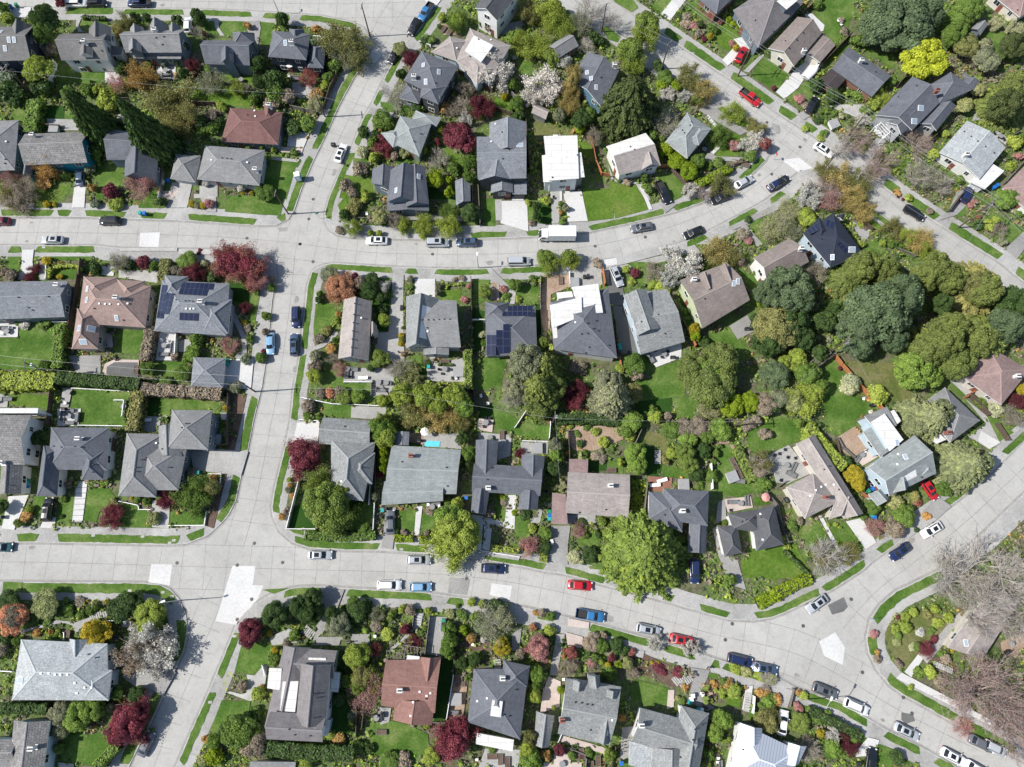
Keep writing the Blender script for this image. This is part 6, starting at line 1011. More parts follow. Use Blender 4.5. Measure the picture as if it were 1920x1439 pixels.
# ================================================================= VEHICLES
PAINT = dict(white=(.72,.72,.71), silver=(.42,.44,.46), grey=(.12,.13,.145), black=(.012,.013,.016), navy=(.012,.022,.075), blue=(.03,.15,.33), lightblue=(.20,.36,.52),
             red=(.42,.012,.018), maroon=(.12,.012,.02), steel=(.055,.09,.15), teal=(.02,.08,.09))
TYRE = plain('tyre_rubber', (.018,.018,.018), .85); RIM = plain('wheel_rim', (.35,.35,.36), .35, .6); CGL = plain('car_glass', (.012,.016,.020), .05, 0, .6, 0)
LAMPF = plain('headlight_lens', (.70,.72,.74), .15, 0, .5, 0); LAMPR = plain('taillight_lens', (.35,.01,.01), .2, 0, .5, 0); BEDM = plain('bed_liner', (.03,.03,.032), .8)
def paint(c):
    m = plain('paint_'+c, PAINT[c], .28, .15 if c in ('silver','grey','steel','lightblue') else 0, .5, 0, coat=.7); return m
VP = {}
CART = dict(sedan=(4.7,.90,.92,1.42,-1.95,1.20,-1.20,.35), hatch=(4.2,.87,.96,1.50,-1.95,1.15,-1.50,.42), suv=(4.65,.93,1.06,1.68,-2.12,1.22,-1.78,.52),
            wagon=(4.8,.90,.97,1.50,-2.2,1.2,-1.85,.45), minivan=(5.0,.96,1.10,1.74,-2.35,1.62,-2.1,.80), pickup=(5.5,.96,1.10,1.78,-.75,1.35,-.60,.62), coupe=(4.4,.88,.88,1.34,-1.7,1.1,-.95,.30))
def quad(mb, p, m=0): mb.add(p, [tuple(range(len(p)))], m)
def vehicle(kind, col, sunroof=False):
    key = (kind, col, sunroof)
    if key in VP: return dup_top(VP[key])
    root = empty(kind if kind in ('sedan','minivan','pickup','hatch','wagon','suv','coupe') else 'box_truck', (0,0,0)); root.name = {'sedan':'sedan_car','hatch':'hatchback_car','suv':'suv_car','wagon':'wagon_car','minivan':'minivan','pickup':'pickup_truck','coupe':'coupe_car','truck':'box_truck'}[kind]
    pm = paint(col)
    def wheel(x, y, r=.33, w=.22):
        o = MB().cyl((0,-w/2,0), (0,w/2,0), r, n=16).obj('wheel', TYRE, root, loc=(x, y, r)); s = 1 if y > 0 else -1
        MB().cyl((0,s*(w/2-.04),0), (0,s*(w/2+.012),0), r*.62, r*.5, n=10).obj('rim', RIM, o)
    if kind == 'truck':
        MB().box(-4.0,-1.18,1.0, 1.7,1.18,3.35).box(-3.9,-1.0,.75,3.1,1.0,1.0,1).obj('cargo_box', [plain('box_body', (.74,.75,.76), .5), DARKM], root)
        cb = MB(); cb.add([(1.85,-1.02,.55),(3.75,-1.02,.55),(3.75,1.02,.55),(1.85,1.02,.55),(1.85,-1.0,2.35),(3.1,-.95,2.35),(3.1,.95,2.35),(1.85,1.0,2.35),(3.72,-1.0,1.45),(3.72,1.0,1.45)],
               [(0,3,2,1),(4,5,6,7),(0,1,8,5,4),(3,7,6,9,2),(0,4,7,3),(1,2,9,8),(8,9,6,5)]); cb.obj('cab', pm, root)
        g = MB(); quad(g, [(3.735,-.85,1.52),(3.735,.85,1.52),(3.16,.82,2.28),(3.16,-.82,2.28)]); g.obj('windshield', CGL, root)
        for s in (-1, 1):
            g = MB().box(2.3, s*1.0-.02, 1.5, 3.2, s*1.0+.035, 2.1); g.obj('side_window', CGL, root); MB().box(3.3, s*1.2-.1, 1.5, 3.45, s*1.2+.1, 2.0).obj('mirror', DARKM, root)
            MB().box(3.74, s*.8-.14, .7, 3.78, s*.8+.14, .9).obj('headlight', LAMPF, root); MB().box(-4.03, s*1.0-.1, .85, -3.99, s*1.0+.1, 1.1).obj('taillight', LAMPR, root)
            wheel(2.9, s*.95, .42, .26); wheel(-2.6, s*.92, .42, .4)
        VP[key] = root; return root
    Ln, hw, zb, zr, xr0, xf0, xr1, xf1 = CART[kind]; h = Ln/2; low = .28
    # lofted body shell with wheel-arch flare and crowned bonnet
    st = []
    hood = zb-.02; tail = zb-.02 if kind != 'hatch' else zb
    nose = .62
    for x, w, zt, z0 in ((-h, .80, tail-.22, .42), (-h+.08, .90, tail-.08, .32), (-h+.4, .98, tail, low), (-h*.55, 1.0, tail+.01, low), (-.3, .985, zb+.01, low), (h*.35, 1.0, zb-.01, low), (h*.62, .995, hood-.05, low), (h-.35, .95, hood-.16, low), (h-.1, .84, nose+.06, .34), (h, .66, nose-.06, .42)):
        st.append((x, hw*w, zt, z0))
    V, F = [], []
    prof = lambda x, w, zt, z0: [(x,-w*.9,z0),(x,-w,z0+.16),(x,-w*1.0,(z0+zt)/2+.05),(x,-w*.97,zt-.10),(x,-w*.86,zt-.005),(x,-w*.45,zt+.03),(x,0,zt+.038),(x,w*.45,zt+.03),(x,w*.86,zt-.005),(x,w*.97,zt-.10),(x,w,(z0+zt)/2+.05),(x,w,z0+.16),(x,w*.9,z0)]
    for s in st: V += prof(*s)
    m = 13
    for i in range(len(st)-1):
        for j in range(m-1): F.append((i*m+j, (i+1)*m+j, (i+1)*m+j+1, i*m+j+1))
        F.append((i*m+m-1, (i+1)*m+m-1, (i+1)*m, i*m))
    F.append(tuple(range(m))[::-1] if False else tuple(range(m))); F.append(tuple(range((len(st)-1)*m, len(st)*m))[::-1])
    F = [tuple(reversed(f)) for f in F]
    if kind == 'pickup':                          # open bed: lower the deck faces behind the cab
        keep = []
        for f in F:
            c = [sum(V[i][k] for i in f)/len(f) for k in range(3)]
            if c[0] < -.85 and c[2] > zb-.12 and abs(c[1]) < hw*.8 and c[0] > -h+.2: continue
            keep.append(f)
        F = keep
    body = mesh_obj('body', V, F, pm, root, smooth=True)
    if kind == 'pickup':
        b = MB(); x0, x1, y = -h+.12, -.82, hw*.80; zt = zb+.01
        b.box(x0, -y, .62, x1, y, .66).box(x0, -y-.04, .62, x1, -y, zt).box(x0, y, .62, x1, y+.04, zt).box(x0-.05, -y, .62, x0, y, zt).box(x1, -y, .62, x1+.05, y, zt)
        b.obj('cargo_bed', BEDM, root)
    # greenhouse core in body colour, roof slightly crowned and rounded
    w0, w1 = hw*.90, hw*.70; zc = zb-.01
    lo = [(xr0,-w0,zc),(xf0,-w0*.93,zc),(xf0+.10,0,zc),(xf0,w0*.93,zc),(xr0,w0,zc),(xr0-.06,0,zc)]
    hi = [(xr1,-w1,zr-.05),(xf1,-w1*.97,zr-.05),(xf1+.10,0,zr-.03),(xf1,w1*.97,zr-.05),(xr1,w1,zr-.05),(xr1-.05,0,zr-.03)]
    top = [(xr1+.15,-w1*.8,zr),(xf1-.12,-w1*.8,zr),(xf1-.08,0,zr+.02),(xf1-.12,w1*.8,zr),(xr1+.15,w1*.8,zr),(xr1+.13,0,zr+.02)]
    v = lo+hi+top; f = [(i,(i+1)%6,6+(i+1)%6,6+i) for i in range(6)]+[(6+i,6+(i+1)%6,12+(i+1)%6,12+i) for i in range(6)]+[(12,13,14,17),(17,14,15,16)]
    mesh_obj('roof', v, f, pm, root, smooth=False)
    def lerp(a, b, t): return tuple(a[k]+(b[k]-a[k])*t for k in range(3))
    def glass(name, quadpts, off, a=.09, b=.12):
        p0, p1, p2, p3 = quadpts                  # bottom-left, bottom-right, top-right, top-left
        bl = lerp(lerp(p0,p1,a), lerp(p3,p2,a), b); br = lerp(lerp(p0,p1,1-a), lerp(p3,p2,1-a), b); tr = lerp(lerp(p0,p1,1-a), lerp(p3,p2,1-a), 1-b*.6); tl = lerp(lerp(p0,p1,a), lerp(p3,p2,a), 1-b*.6)
        g = MB(); q = [tuple(c[k]+off[k] for k in range(3)) for c in (bl, br, tr, tl)]; quad(g, q); g.obj(name, CGL, root)
    for s in (-1, 1):
        glass('side_window', [(xr0,s*w0,zc),(xf0,s*w0*.93,zc),(xf1,s*w1*.97,zr-.05),(xr1,s*w1,zr-.05)], (0, s*.012, .006), .06, .2)
        MB().box(xf0-.32, s*(hw+.09)-.08, zb-.02, xf0-.16, s*(hw+.09)+.08, zb+.13).obj('mirror', pm, root)
        MB().box(h-.22, s*hw*.66-.16, nose-.02, h-.03, s*hw*.66+.16, nose+.115).obj('headlight', LAMPF, root)
        MB().box(-h-.01, s*hw*.68-.14, tail-.34, -h+.14, s*hw*.68+.14, tail-.16).obj('taillight', LAMPR, root)
        wheel(h*.60, s*(hw-.10)); wheel(-h*.58, s*(hw-.10))
    g = MB(); e = .014
    yy = lambda t, s: s*(w0*.93*(1-t)+w1*.97*t)*.90
    pts = []
    for s in (-1, 1):
        a0, b0, c0, d0 = (xf0,yy(0,s),zc), (xf0+.10,0,zc), (xf1+.10,0,zr-.03), (xf1,yy(1,s),zr-.05)
        q = [lerp(a0,d0,.12), lerp(b0,c0,.12), lerp(b0,c0,.93), lerp(a0,d0,.93)]; q = [(x+e, y, z+e) for x, y, z in q]
        quad(g, q if s < 0 else q[::-1])
    g.obj('windshield', CGL, root)
    g = MB(); yr = lambda t, s: s*(w0*(1-t)+w1*t)*.88
    for s in (-1, 1):
        a0, b0, c0, d0 = (xr0,yr(0,s),zc), (xr0-.06,0,zc), (xr1-.05,0,zr-.03), (xr1,yr(1,s),zr-.05)
        q = [lerp(a0,d0,.15), lerp(b0,c0,.15), lerp(b0,c0,.9), lerp(a0,d0,.9)]; q = [(x-e, y, z+e) for x, y, z in q]
        quad(g, q[::-1] if s < 0 else q)
    g.obj('rear_window', CGL, root)
    if sunroof: MB().box(xf1-1.25, -w1*.62, zr-.02, xf1-.35, w1*.62, zr+.035).obj('sunroof', CGL, root)
    if kind in ('suv', 'wagon'):
        for s in (-1, 1): MB().box(xr1+.15, s*w1*.86-.025, zr-.03, xf1-.15, s*w1*.86+.025, zr+.07).obj('roof_rail', DARKM, root)
    VP[key] = root; return root
def dup_top(o): return dup(o)
NOUNC = dict(sedan='sedan', hatch='hatchback', suv='SUV', wagon='estate car', minivan='minivan', pickup='pickup truck', coupe='coupe', truck='box truck')
CCOL = dict(lightblue='light-blue', steel='steel-blue', grey='dark grey')
def CAR(n, s, where='at the kerb'):
    tile(n)
    for e in s.split(';'):
        t = e.split(); kind, x, y, a, col = t[0], float(t[1]), float(t[2]), math.radians(float(t[3])), t[4]
        z = .135 if 'y' in t[5:] else .0
        w = T(x, y, .7); w.z = z+(.06 if z else 0)
        q = T(x+20*math.cos(a), y-20*math.sin(a), .7)-T(x, y, .7)
        c = vehicle(kind, col, 's' in t[5:]); c.location = (w.x, w.y, z+.03 if not z else .32); c.rotation_euler[2] = math.atan2(q.y, q.x)
        if not z: c.location.z = .012
        c['category'] = {'pickup':'pickup truck','truck':'truck','minivan':'minivan'}.get(kind, 'car'); c['group'] = 'cars parked along the streets' if not z else 'cars standing in driveways'
        px, py = X(x, y); extra = ' in driveway' if z else ''
        PEND.append((c, CCOL.get(col, col)+' '+NOUNC[kind]+extra, px, py))
CAR(1, 'minivan 550 25 0 white;suv 700 22 0 black;pickup 1000 22 180 navy;hatch 1355 188 88 white y;sedan 585 1272 86 steel y')
CAR(2, 'pickup 1222 88 236 blue;suv 1138 195 240 black;hatch 990 405 240 black;sedan 610 1103 68 white s')
CAR(3, 'suv 1650 400 58 red s y;pickup 1715 702 -38 red;pickup 1085 1390 -64 black y;sedan 1668 1312 28 silver;sedan 1905 1325 28 navy')
CAR(4, 'sedan 478 1080 -34 white s;sedan 165 1312 32 black;sedan 390 762 60 black y;hatch 1500 1405 60 navy y')
CAR(5, 'sedan -5 230 180 maroon;suv 790 228 180 black;sedan 378 365 180 silver s')
CAR(6, 'sedan 868 370 180 white s;minivan 1305 385 0 silver s;suv 1518 383 180 steel s;suv 288 920 270 navy;sedan 103 1112 270 lightblue;wagon 275 1118 90 steel s')
CAR(7, 'truck 318 340 180 white;minivan 48 520 0 silver;wagon 932 275 190 grey s;sedan 1305 312 202 black s;sedan 1500 62 200 black;sedan 335 495 0 silver;wagon 752 630 -68 silver s y')
CAR(8, 'wagon 1130 170 -30 black s')
CAR(9, 'suv 352 945 82 black s y;hatch 12 1215 0 teal')
CAR(10, 'sedan 460 1270 0 silver s;suv 1172 1305 0 silver s;suv 1708 1368 -3 navy s;sedan 970 1035 90 grey y')
CAR(11, 'suv 1310 1385 270 navy y')
CAR(12, 'hatch 1235 803 -55 red s y;sedan 1255 1090 210 white s;sedan 1028 1246 216 navy s')
CAR(13, 'coupe 1052 1272 65 grey')
CAR(14, 'suv 960 128 0 white;hatch 1185 142 0 lightblue')
CAR(15, 'sedan 490 130 -4 red;pickup 562 345 -10 blue;suv 982 450 -13 silver s;sedan 1225 525 -13 red s;suv 1640 668 -14 navy;sedan 1818 728 -12 steel s')
CAR(16, 'sedan 428 262 216 silver s;suv 487 890 -22 grey s;suv 712 1002 -24 white;coupe 180 1117 82 white y;sedan 1075 1182 -26 silver s;sedan 1412 1365 -28 white s;sedan 812 1395 82 black y;sedan 1590 1460 -30 white;sedan 1615 1268 -26 grey;hatch 1712 1300 -26 silver')
# ================================================================= POLES, WIRES, LAMPS
POLES = {}
INSUL = plain('insulator', (.30,.30,.30), .3)
def pole(name, bx, by, h=None, tx=None, ty=None, arm=2.4, ang=0.0, n=1, trans=False, desc='brown timber utility pole'):
    if h is None: h = hgt(bx, by, tx, ty)
    h = max(6.5, min(h, 14)); w = P(bx, by, 0)
    root = empty('utility_pole', (w.x, w.y, .1)); root['category'] = 'utility pole'; root['group'] = 'utility poles with overhead lines'
    MB().cyl((0,0,0), (0,0,h), .17, .11, 9).obj('pole', WOODP, root)
    tops = []
    for k in range(n):
        z = h-.35-k*1.1
        a = MB().box(-arm/2, -.06, z-.07, arm/2, .06, z+.07).obj('crossarm', GREYW, root); a.rotation_euler[2] = math.radians(ang)
        for j in (-1, -.35, .35, 1):
            MB().cyl((j*arm/2*.94, 0, z+.07), (j*arm/2*.94, 0, z+.25), .05, n=6).obj('insulator', INSUL, a)
            if k == 0: tops.append(Vector((w.x+math.cos(math.radians(ang))*j*arm/2*.94, w.y+math.sin(math.radians(ang))*j*arm/2*.94, .1+z+.25)))
    if trans: MB().cyl((.38,0,h-2.6), (.38,0,h-1.5), .27, n=12).cyl((.38,0,h-1.5), (.38,0,h-1.35), .12, n=8).obj('transformer', GALV, root)
    POLES[name] = tops; PEND.append((root, desc, *proj((w.x, w.y, h*.6)))); return root
pole('p1', 694, 69, 9.6, n=1, arm=1.6, ang=80); pole('p2', 610, 220, 9.0, n=1, arm=1.8, ang=100); pole('p3', 541, 402, 9.2, n=1, arm=1.6, ang=80)
pole('p4', 479, 735, 9.4, arm=1.8, ang=90); pole('p5', 104, 704, 9.6, arm=1.8, ang=90, trans=True); pole('p6', 62, 177, 9.0, arm=1.6, ang=90)
pole('p7', 1128, 61, 8.6, arm=1.6, ang=50); pole('p8', 1240, 130, 8.6, arm=1.6, ang=50); pole('p9', 1383, 144, 10.5, arm=2.4, ang=55, n=2)
pole('p10', 1796, 428, 12, arm=2.6, ang=55, n=2, trans=True); pole('p11', 1552, 663, 9.5, arm=1.6, ang=70, trans=True); pole('p12', 1036, 795, 9.0, arm=1.4, ang=90, trans=True)
pole('p13', 733, 744, 9.0, arm=1.4, ang=90); pole('p14', 1588, 258, 9.0, arm=2.2, ang=55); pole('p16', 1536, 329, 8.5, arm=1.5, ang=50); pole('p17', 1376, 800, 9.0, arm=1.6, ang=90)
WIREM = plain('aluminium_cable', (.42,.42,.42), .5, .3)
def off(px, py, z=9.5, n=4): 
    w = P(px, py, z); return [w+Vector((.3*k, .5*k, 0)) for k in range(n)]
WL = [0]
def wire(a, b, ks, sag=.9, r=.015):
    A = POLES[a] if isinstance(a, str) else off(*a); B = POLES[b] if isinstance(b, str) else off(*b)
    if 'p9' in (a, b) or 'p10' in (a, b): r = .022
    for k in ks:
        p, q = A[min(k, len(A)-1)], B[min(k, len(B)-1)]; mb = MB(); prev = p; c = p.copy()
        for i in range(1, 13):
            t = i/12; w = p.lerp(q, t); w.z -= sag*4*t*(1-t); mb.cyl(prev-c, w-c, r, n=4, cap=False); prev = w
        o = mb.obj('power_line', WIREM, loc=c); WL[0] += 1
        o['category'] = 'power line'; o['group'] = 'overhead power lines'; m = p.lerp(q, .5); x, y = proj(m)
        PEND.append((o, 'thin power line', min(max(x, 5), 1915), min(max(y, 5), 1435)))
wire((1200, -60), 'p9', (0, 1, 3)); wire('p9', 'p14', (0, 2, 3)); wire('p14', 'p10', (0, 2, 3)); wire('p10', (2010, 500), (0, 1, 3)); wire((1040, -30), 'p7', (0,)); wire('p7', 'p8', (0, 3)); wire('p8', 'p16', (0, 3)); wire('p16', (1920, 520), (0,))
wire('p6', 'p2', (0,)); wire((-60, 175), 'p6', (0, 3)); wire('p2', (725, 210), (0,), .3); wire('p5', 'p4', (0, 3)); wire((-60, 672), 'p5', (0, 3)); wire('p4', 'p13', (0,)); wire('p13', 'p12', (0,)); wire('p12', 'p17', (0,)); wire('p17', 'p11', (0,)); wire('p12', (1046, 905), (1,), .3); wire('p11', (1640, 730), (0,), .3); wire('p10', (1795, 492), (2,), .4)
def lamp(bx, by, ang, h=8.5, reach=2.2):
    w = P(bx, by, 0); r = empty('street_lamp', (w.x, w.y, .1), math.radians(ang)); r['category'] = 'street lamp'; r['group'] = 'grey metal street lamps'
    MB().cyl((0,0,0), (0,0,h), .11, .07, 8).obj('pole', GALV, r); a = MB().cyl((0,0,h-.1), (reach,0,h+.35), .05, n=6).obj('arm', GALV, r)
    MB().box(reach-.1, -.16, h+.27, reach+.65, .16, h+.42).obj('lamp_head', WHITEP, a); PEND.append((r, 'grey metal street lamp', *proj((w.x, w.y, h*.6))))
lamp(338, 1126, 20, 8.0, .5); lamp(1511, 1311, 60, 8.5, 1.6); lamp(524, 27, 90, 5, .4); lamp(897, 503, 90, 5, .5)
def sign(px, py, col, ang):
    w = P(px, py, 0); r = empty('street_sign', (w.x, w.y, .12), math.radians(ang)); r['category'] = 'street sign'; r['group'] = 'street signs at the crossings'
    MB().cyl((0,0,0), (0,0,2.3), .04, n=6).obj('post', GALV, r); MB().box(-.35, .03, 1.9, .35, .06, 2.45).obj('sign_plate', plain('sign_'+col, (.40,.02,.02) if col == 'red' else (.02,.25,.12), .4), r)
    PEND.append((r, 'small '+col+' street sign', px, py))
sign(600, 410, 'green', 30); sign(455, 1166, 'red', 60); sign(1630, 1160, 'green', 10); sign(1450, 300, 'red', 100)
# ================================================================= GARDEN THINGS
PROTO = {}
def use(key, make):
    if key not in PROTO: PROTO[key] = make(); return PROTO[key]
    return dup(PROTO[key])
def mk_bin(c):
    r = empty('wheelie_bin', (0,0,0)); m = plain('bin_'+c, {'green':(.02,.20,.11),'blue':(.02,.13,.42),'black':(.03,.03,.03),'teal':(.02,.32,.30),'white':(.7,.7,.7)}[c], .5)
    b = MB(); b.add([(-.24,-.27,.06),(.24,-.27,.06),(.24,.24,.06),(-.24,.24,.06),(-.30,-.34,1.0),(.30,-.34,1.0),(.30,.32,1.0),(-.30,.32,1.0)], [(3,2,1,0),(4,5,6,7),(0,1,5,4),(1,2,6,5),(2,3,7,6),(3,0,4,7)]); b.obj('bin_body', m, r)
    l = MB().box(-.33,-.38,1.0,.33,.34,1.06).box(-.28,-.30,1.06,.28,.26,1.10).obj('lid', m, r); MB().cyl((-.25,.40,1.0), (.25,.40,1.0), .025, n=6).obj('handle', DARKM, l)
    for s in (-1, 1): MB().cyl((s*.27-.03,.26,.12), (s*.27+.03,.26,.12), .12, n=10).obj('wheel', TYRE, r)
    return r
def mk_table():
    r = empty('garden_table', (0,0,0)); MB().cyl((0,0,.70), (0,0,.745), .55, n=20).obj('table_top', plain('table_grey', (.22,.22,.22), .6), r); p = MB().cyl((0,0,.05), (0,0,.70), .05, n=8).obj('pedestal', DARKM, r); MB().cyl((0,0,0), (0,0,.05), .3, n=12).obj('foot', DARKM, p); return r
def mk_chair(m):
    r = empty('garden_chair', (0,0,0)); MB().box(-.25,-.25,.40,.25,.25,.46).obj('seat', m, r); MB().box(-.25,.22,.46,.25,.28,.92).obj('backrest', m, r)
    for x in (-.21, .21):
        for y in (-.21, .21): MB().box(x-.02,y-.02,0,x+.02,y+.02,.40).obj('leg', DARKM, r)
    return r
def mk_lounger():
    r = empty('sun_lounger', (0,0,0)); MB().box(-.95,-.32,.28,.45,.32,.36).obj('mattress', WHITEP, r); R = Matrix.Translation((.45,0,.32)) @ Matrix.Rotation(math.radians(-28),4,'Y')
    MB().box(0,-.32,-.04,.7,.32,.04,0,R).obj('backrest', WHITEP, r); 
    for x in (-.85, .35):
        for y in (-.27, .27): MB().box(x-.03,y-.03,0,x+.03,y+.03,.28).obj('leg', GALV, r)
    return r
def mk_sofa():
    r = empty('outdoor_sofa', (0,0,0)); m = plain('sofa_fabric', (.16,.165,.17), .9); f = MB().box(-1,-.4,.05,1,.4,.30).obj('frame', GREYW, r); MB().box(-.95,-.36,.30,-.02,.30,.44).box(.02,-.36,.30,.95,.30,.44).obj('cushion', m, r); MB().box(-1,.30,.30,1,.42,.75).obj('backrest', m, r)
    for s in (-1, 1): MB().box(s*.98-.05,-.4,.30,s*.98+.05,.34,.58).obj('armrest', GREYW, r)
    return r
def mk_umbrella(m):
    r = empty('parasol', (0,0,0)); MB().cyl((0,0,.1), (0,0,2.5), .03, n=6).obj('pole', GALV, r); MB().cyl((0,0,0), (0,0,.1), .3, n=10).obj('base', DARKM, r); MB().cyl((0,0,2.1), (0,0,2.5), .85, .05, 8).obj('canopy', m, r); return r
def mk_grill():
    r = empty('barbecue', (0,0,0)); MB().box(-.5,-.28,.0,.5,.28,.85).obj('cabinet', DARKM, r); l = MB(); l.cyl((-.36,0,.92), (.36,0,.92), .26, n=12).obj('lid', DARKM, r); MB().box(-.3,-.3,.95,.3,-.26,.99).obj('handle', GALV, r); return r
def mk_planter():
    r = empty('planter_box', (0,0,0)); MB().box(-.9,-.45,0,-.84,.45,.45).box(.84,-.45,0,.9,.45,.45).box(-.84,-.45,0,.84,-.39,.45).box(-.84,.39,0,.84,.45,.45).obj('frame', GREYW, r); MB().box(-.84,-.39,.02,.84,.39,.38).obj('soil', BARK, r); return r
def mk_toilet():
    r = empty('portable_toilet', (0,0,0)); w = plain('toilet_panel', (.10,.32,.62), .45); MB().box(-.58,-.58,.1,.58,.58,2.15).obj('cabin', w, r); f = MB(); f.cyl((-.6,0,2.12), (.6,0,2.12), .60, n=16); f.v = [(x, y, 2.12+max(0, z-2.12)*.45) for x, y, z in f.v]; f.obj('roof', WHITEP, r)
    d = MB().box(-.42,-.62,.2,.42,-.585,2.0).obj('door', WHITEP, r); MB().box(.28,-.66,1.0,.34,-.62,1.15).obj('handle', DARKM, d); return r
def mk_hottub():
    r = empty('hot_tub', (0,0,0)); MB().box(-1,-1,0,1,1,.8).obj('shell', plain('tub_shell', (.55,.55,.53), .5), r); MB().box(-1.05,-1.05,.8,1.05,1.05,.9).obj('cover', plain('tub_cover', (.28,.28,.28), .6), r); return r
def mk_swing():
    r = empty('play_frame', (0,0,0)); b = MB()
    for x in (-1.3, 1.3): b.cyl((x,-.8,0), (x,0,2.2), .06, n=6).cyl((x,.8,0), (x,0,2.2), .06, n=6)
    b.cyl((-1.4,0,2.2), (1.4,0,2.2), .06, n=6); b.obj('frame', CEDAR, r)
    for x in (-.5, .5): MB().box(x-.22,-.1,.5,x+.22,.1,.54).cyl((x-.2,0,.52), (x-.2,0,2.2), .012, n=4).cyl((x+.2,0,.52), (x+.2,0,2.2), .012, n=4).obj('swing_seat', DARKM, r)
    return r
def mk_boat():
    r = empty('covered_boat', (0,0,0)); V, F = [], []
    for i in range(9):
        t = i/8; w = .95*math.sin(math.pi*(.12+.88*(1-t)) if t > .55 else math.pi*.5)*(1 if t < .55 else 1)*(1-max(0, t-.55)**2*3.6); x = -2.4+4.8*t
        for a in range(7): ang = math.pi*a/6; V.append((x, -max(w,.08)*math.cos(ang), .75+.45*math.sin(ang)))
    for i in range(8):
        for a in range(6): F.append((i*7+a, (i+1)*7+a, (i+1)*7+a+1, i*7+a+1))
    mesh_obj('cover', V, F, WHITEP, r, smooth=True); MB().box(-2.3,-.7,.35,1.8,.7,.76).obj('trailer', GALV, r)
    for s in (-1, 1): MB().cyl((-.4,s*.85-.1,.32), (-.4,s*.85+.1,.32), .3, n=12).obj('wheel', TYRE, r)
    return r
MK = {'table': (mk_table, 'garden table', 'round grey garden table', 'garden tables'), 'cd': (lambda: mk_chair(DARKM), 'garden chair', 'dark garden chair', 'garden chairs'), 'cw': (lambda: mk_chair(WHITEP), 'garden chair', 'white garden chair', 'garden chairs'),
      'lounger': (mk_lounger, 'sun lounger', 'white sun lounger', 'sun loungers'), 'sofa': (mk_sofa, 'outdoor sofa', 'grey outdoor sofa', 'outdoor sofas'), 'grill': (mk_grill, 'barbecue', 'black covered barbecue', 'barbecues'),
      'planter': (mk_planter, 'planter box', 'raised planter bed', 'planter boxes'), 'toilet': (mk_toilet, 'portable toilet', 'blue and white portable toilet', 'portable toilets'), 'tub': (mk_hottub, 'hot tub', 'square covered hot tub', 'hot tubs'),
      'swing': (mk_swing, 'swing set', 'wooden swing set', 'swing sets'), 'boat': (mk_boat, 'boat', 'boat under white cover', 'boats on trailers'),
      'uw': (lambda: mk_umbrella(WHITEP), 'parasol', 'open white parasol', 'parasols'), 'up': (lambda: mk_umbrella(plain('pink_canvas', (.60,.28,.25), .9)), 'parasol', 'round pink parasol', 'parasols'), 'ur': (lambda: mk_umbrella(plain('red_canvas', (.50,.04,.05), .9)), 'parasol', 'open red parasol', 'parasols')}
for c in ('green','blue','black','teal','white'): MK['b'+c] = ((lambda c=c: mk_bin(c)), 'wheelie bin', c+' wheelie bin', 'wheelie bins')
def O(n, s):
    tile(n)
    for e in s.split(';'):
        t = e.split(); f, cat, desc, grp = MK[t[0]]; x, y = float(t[1]), float(t[2]); o = use(t[0], f); w = T(x, y, .4)
        hi = hit(*X(x, y)) ; z = .32
        if 'R' in t[4:] and hi: w = hi[0]; z = w.z+.02
        o.location = (w.x, w.y, z); o.rotation_euler[2] = math.radians(float(t[3]) if len(t) > 3 else 0)
        o['category'] = cat; o['group'] = grp+' of the gardens'; PEND.append((o, desc, *X(x, y)))
O(1, 'table 1200 518 0;cd 1180 500 20;cd 1225 530 200;sofa 1205 545 180;bblue 90 62 0;bgreen 130 52 0;bblue 614 1196 0;cw 820 500 30;table 905 870 0;sofa 880 900 0;cd 930 850 30;swing 1385 930 10;table 1740 585 0;bblue 1220 1310 0;planter 690 140 0;tub 400 935 0;planter 1560 820 20;planter 1500 850 0')
O(2, 'toilet 312 1290 15;uw 262 508 0;cw 240 560 0;sofa 290 570 0;cd 330 575 90;bteal 475 720 20;bteal 1265 790 0;planter 1350 215 60;planter 1395 235 60;grill 560 1050 0;cd 640 1190 0;bblack 1740 225 0;table 1860 430 0')
O(3, 'cd 300 1430 0;cd 1390 1060 45;table 1380 1085 0;cd 1360 1110 200;planter 1605 1180 30;planter 1680 1190 -20;cw 1415 120 30;bblack 480 1370 0')
O(4, 'boat 385 530 45;bblue 1712 1345 30;bblue 1690 1360 30;tub 545 905 20;table 1740 990 0;cd 1770 1010 30;cd 1700 965 200;planter 1410 560 30;cw 600 185 30;cw 578 158 0;bteal 1320 700 0;sofa 1495 560 -40;planter 930 900 30')
O(5, 'sofa 45 1005 0;table 60 1030 0;cw 90 1000 90;cw 20 1045 180;grill 770 985 0;sofa 1250 1145 90;table 1190 1130 0;sofa 1185 1190 180;cw 1170 1095 0;cw 1230 1100 90;bteal 1020 182 0;bblue 1050 185 0;bgreen 1650 1240 0;bteal 1640 1265 0;table 760 1120 0;planter 985 1300 90')
O(6, 'sofa 680 1330 90;table 660 1300 0;sofa 700 1300 0;lounger 770 1360 0;grill 660 1355 0;table 885 1395 0;cd 850 1390 0;cd 920 1395 90;sofa 940 1400 0;table 1360 1300 0;cd 1320 1300 90;cd 1400 1300 270;cd 1340 1330 180;tub 1458 1320 0;cd 1415 1365 0;cw 1440 1365 20;planter 1240 1245 0;planter 1360 1245 0;bteal 1245 1285 0;bblack 955 125 0;cw 800 185 0;planter 860 1085 90;grill 1050 860 90')
O(7, 'table 1090 1190 0;cd 1120 1170 30;cd 1075 1210 200;grill 1155 1215 0;sofa 995 1220 -60;bteal 770 1130 0;bteal 775 1155 0;bblack 765 1175 0;grill 1690 1010 0;cw 470 650 20;bblack 520 640 0;bblack 545 635 0;tub 445 680 0;planter 350 660 90;cd 840 1180 0')
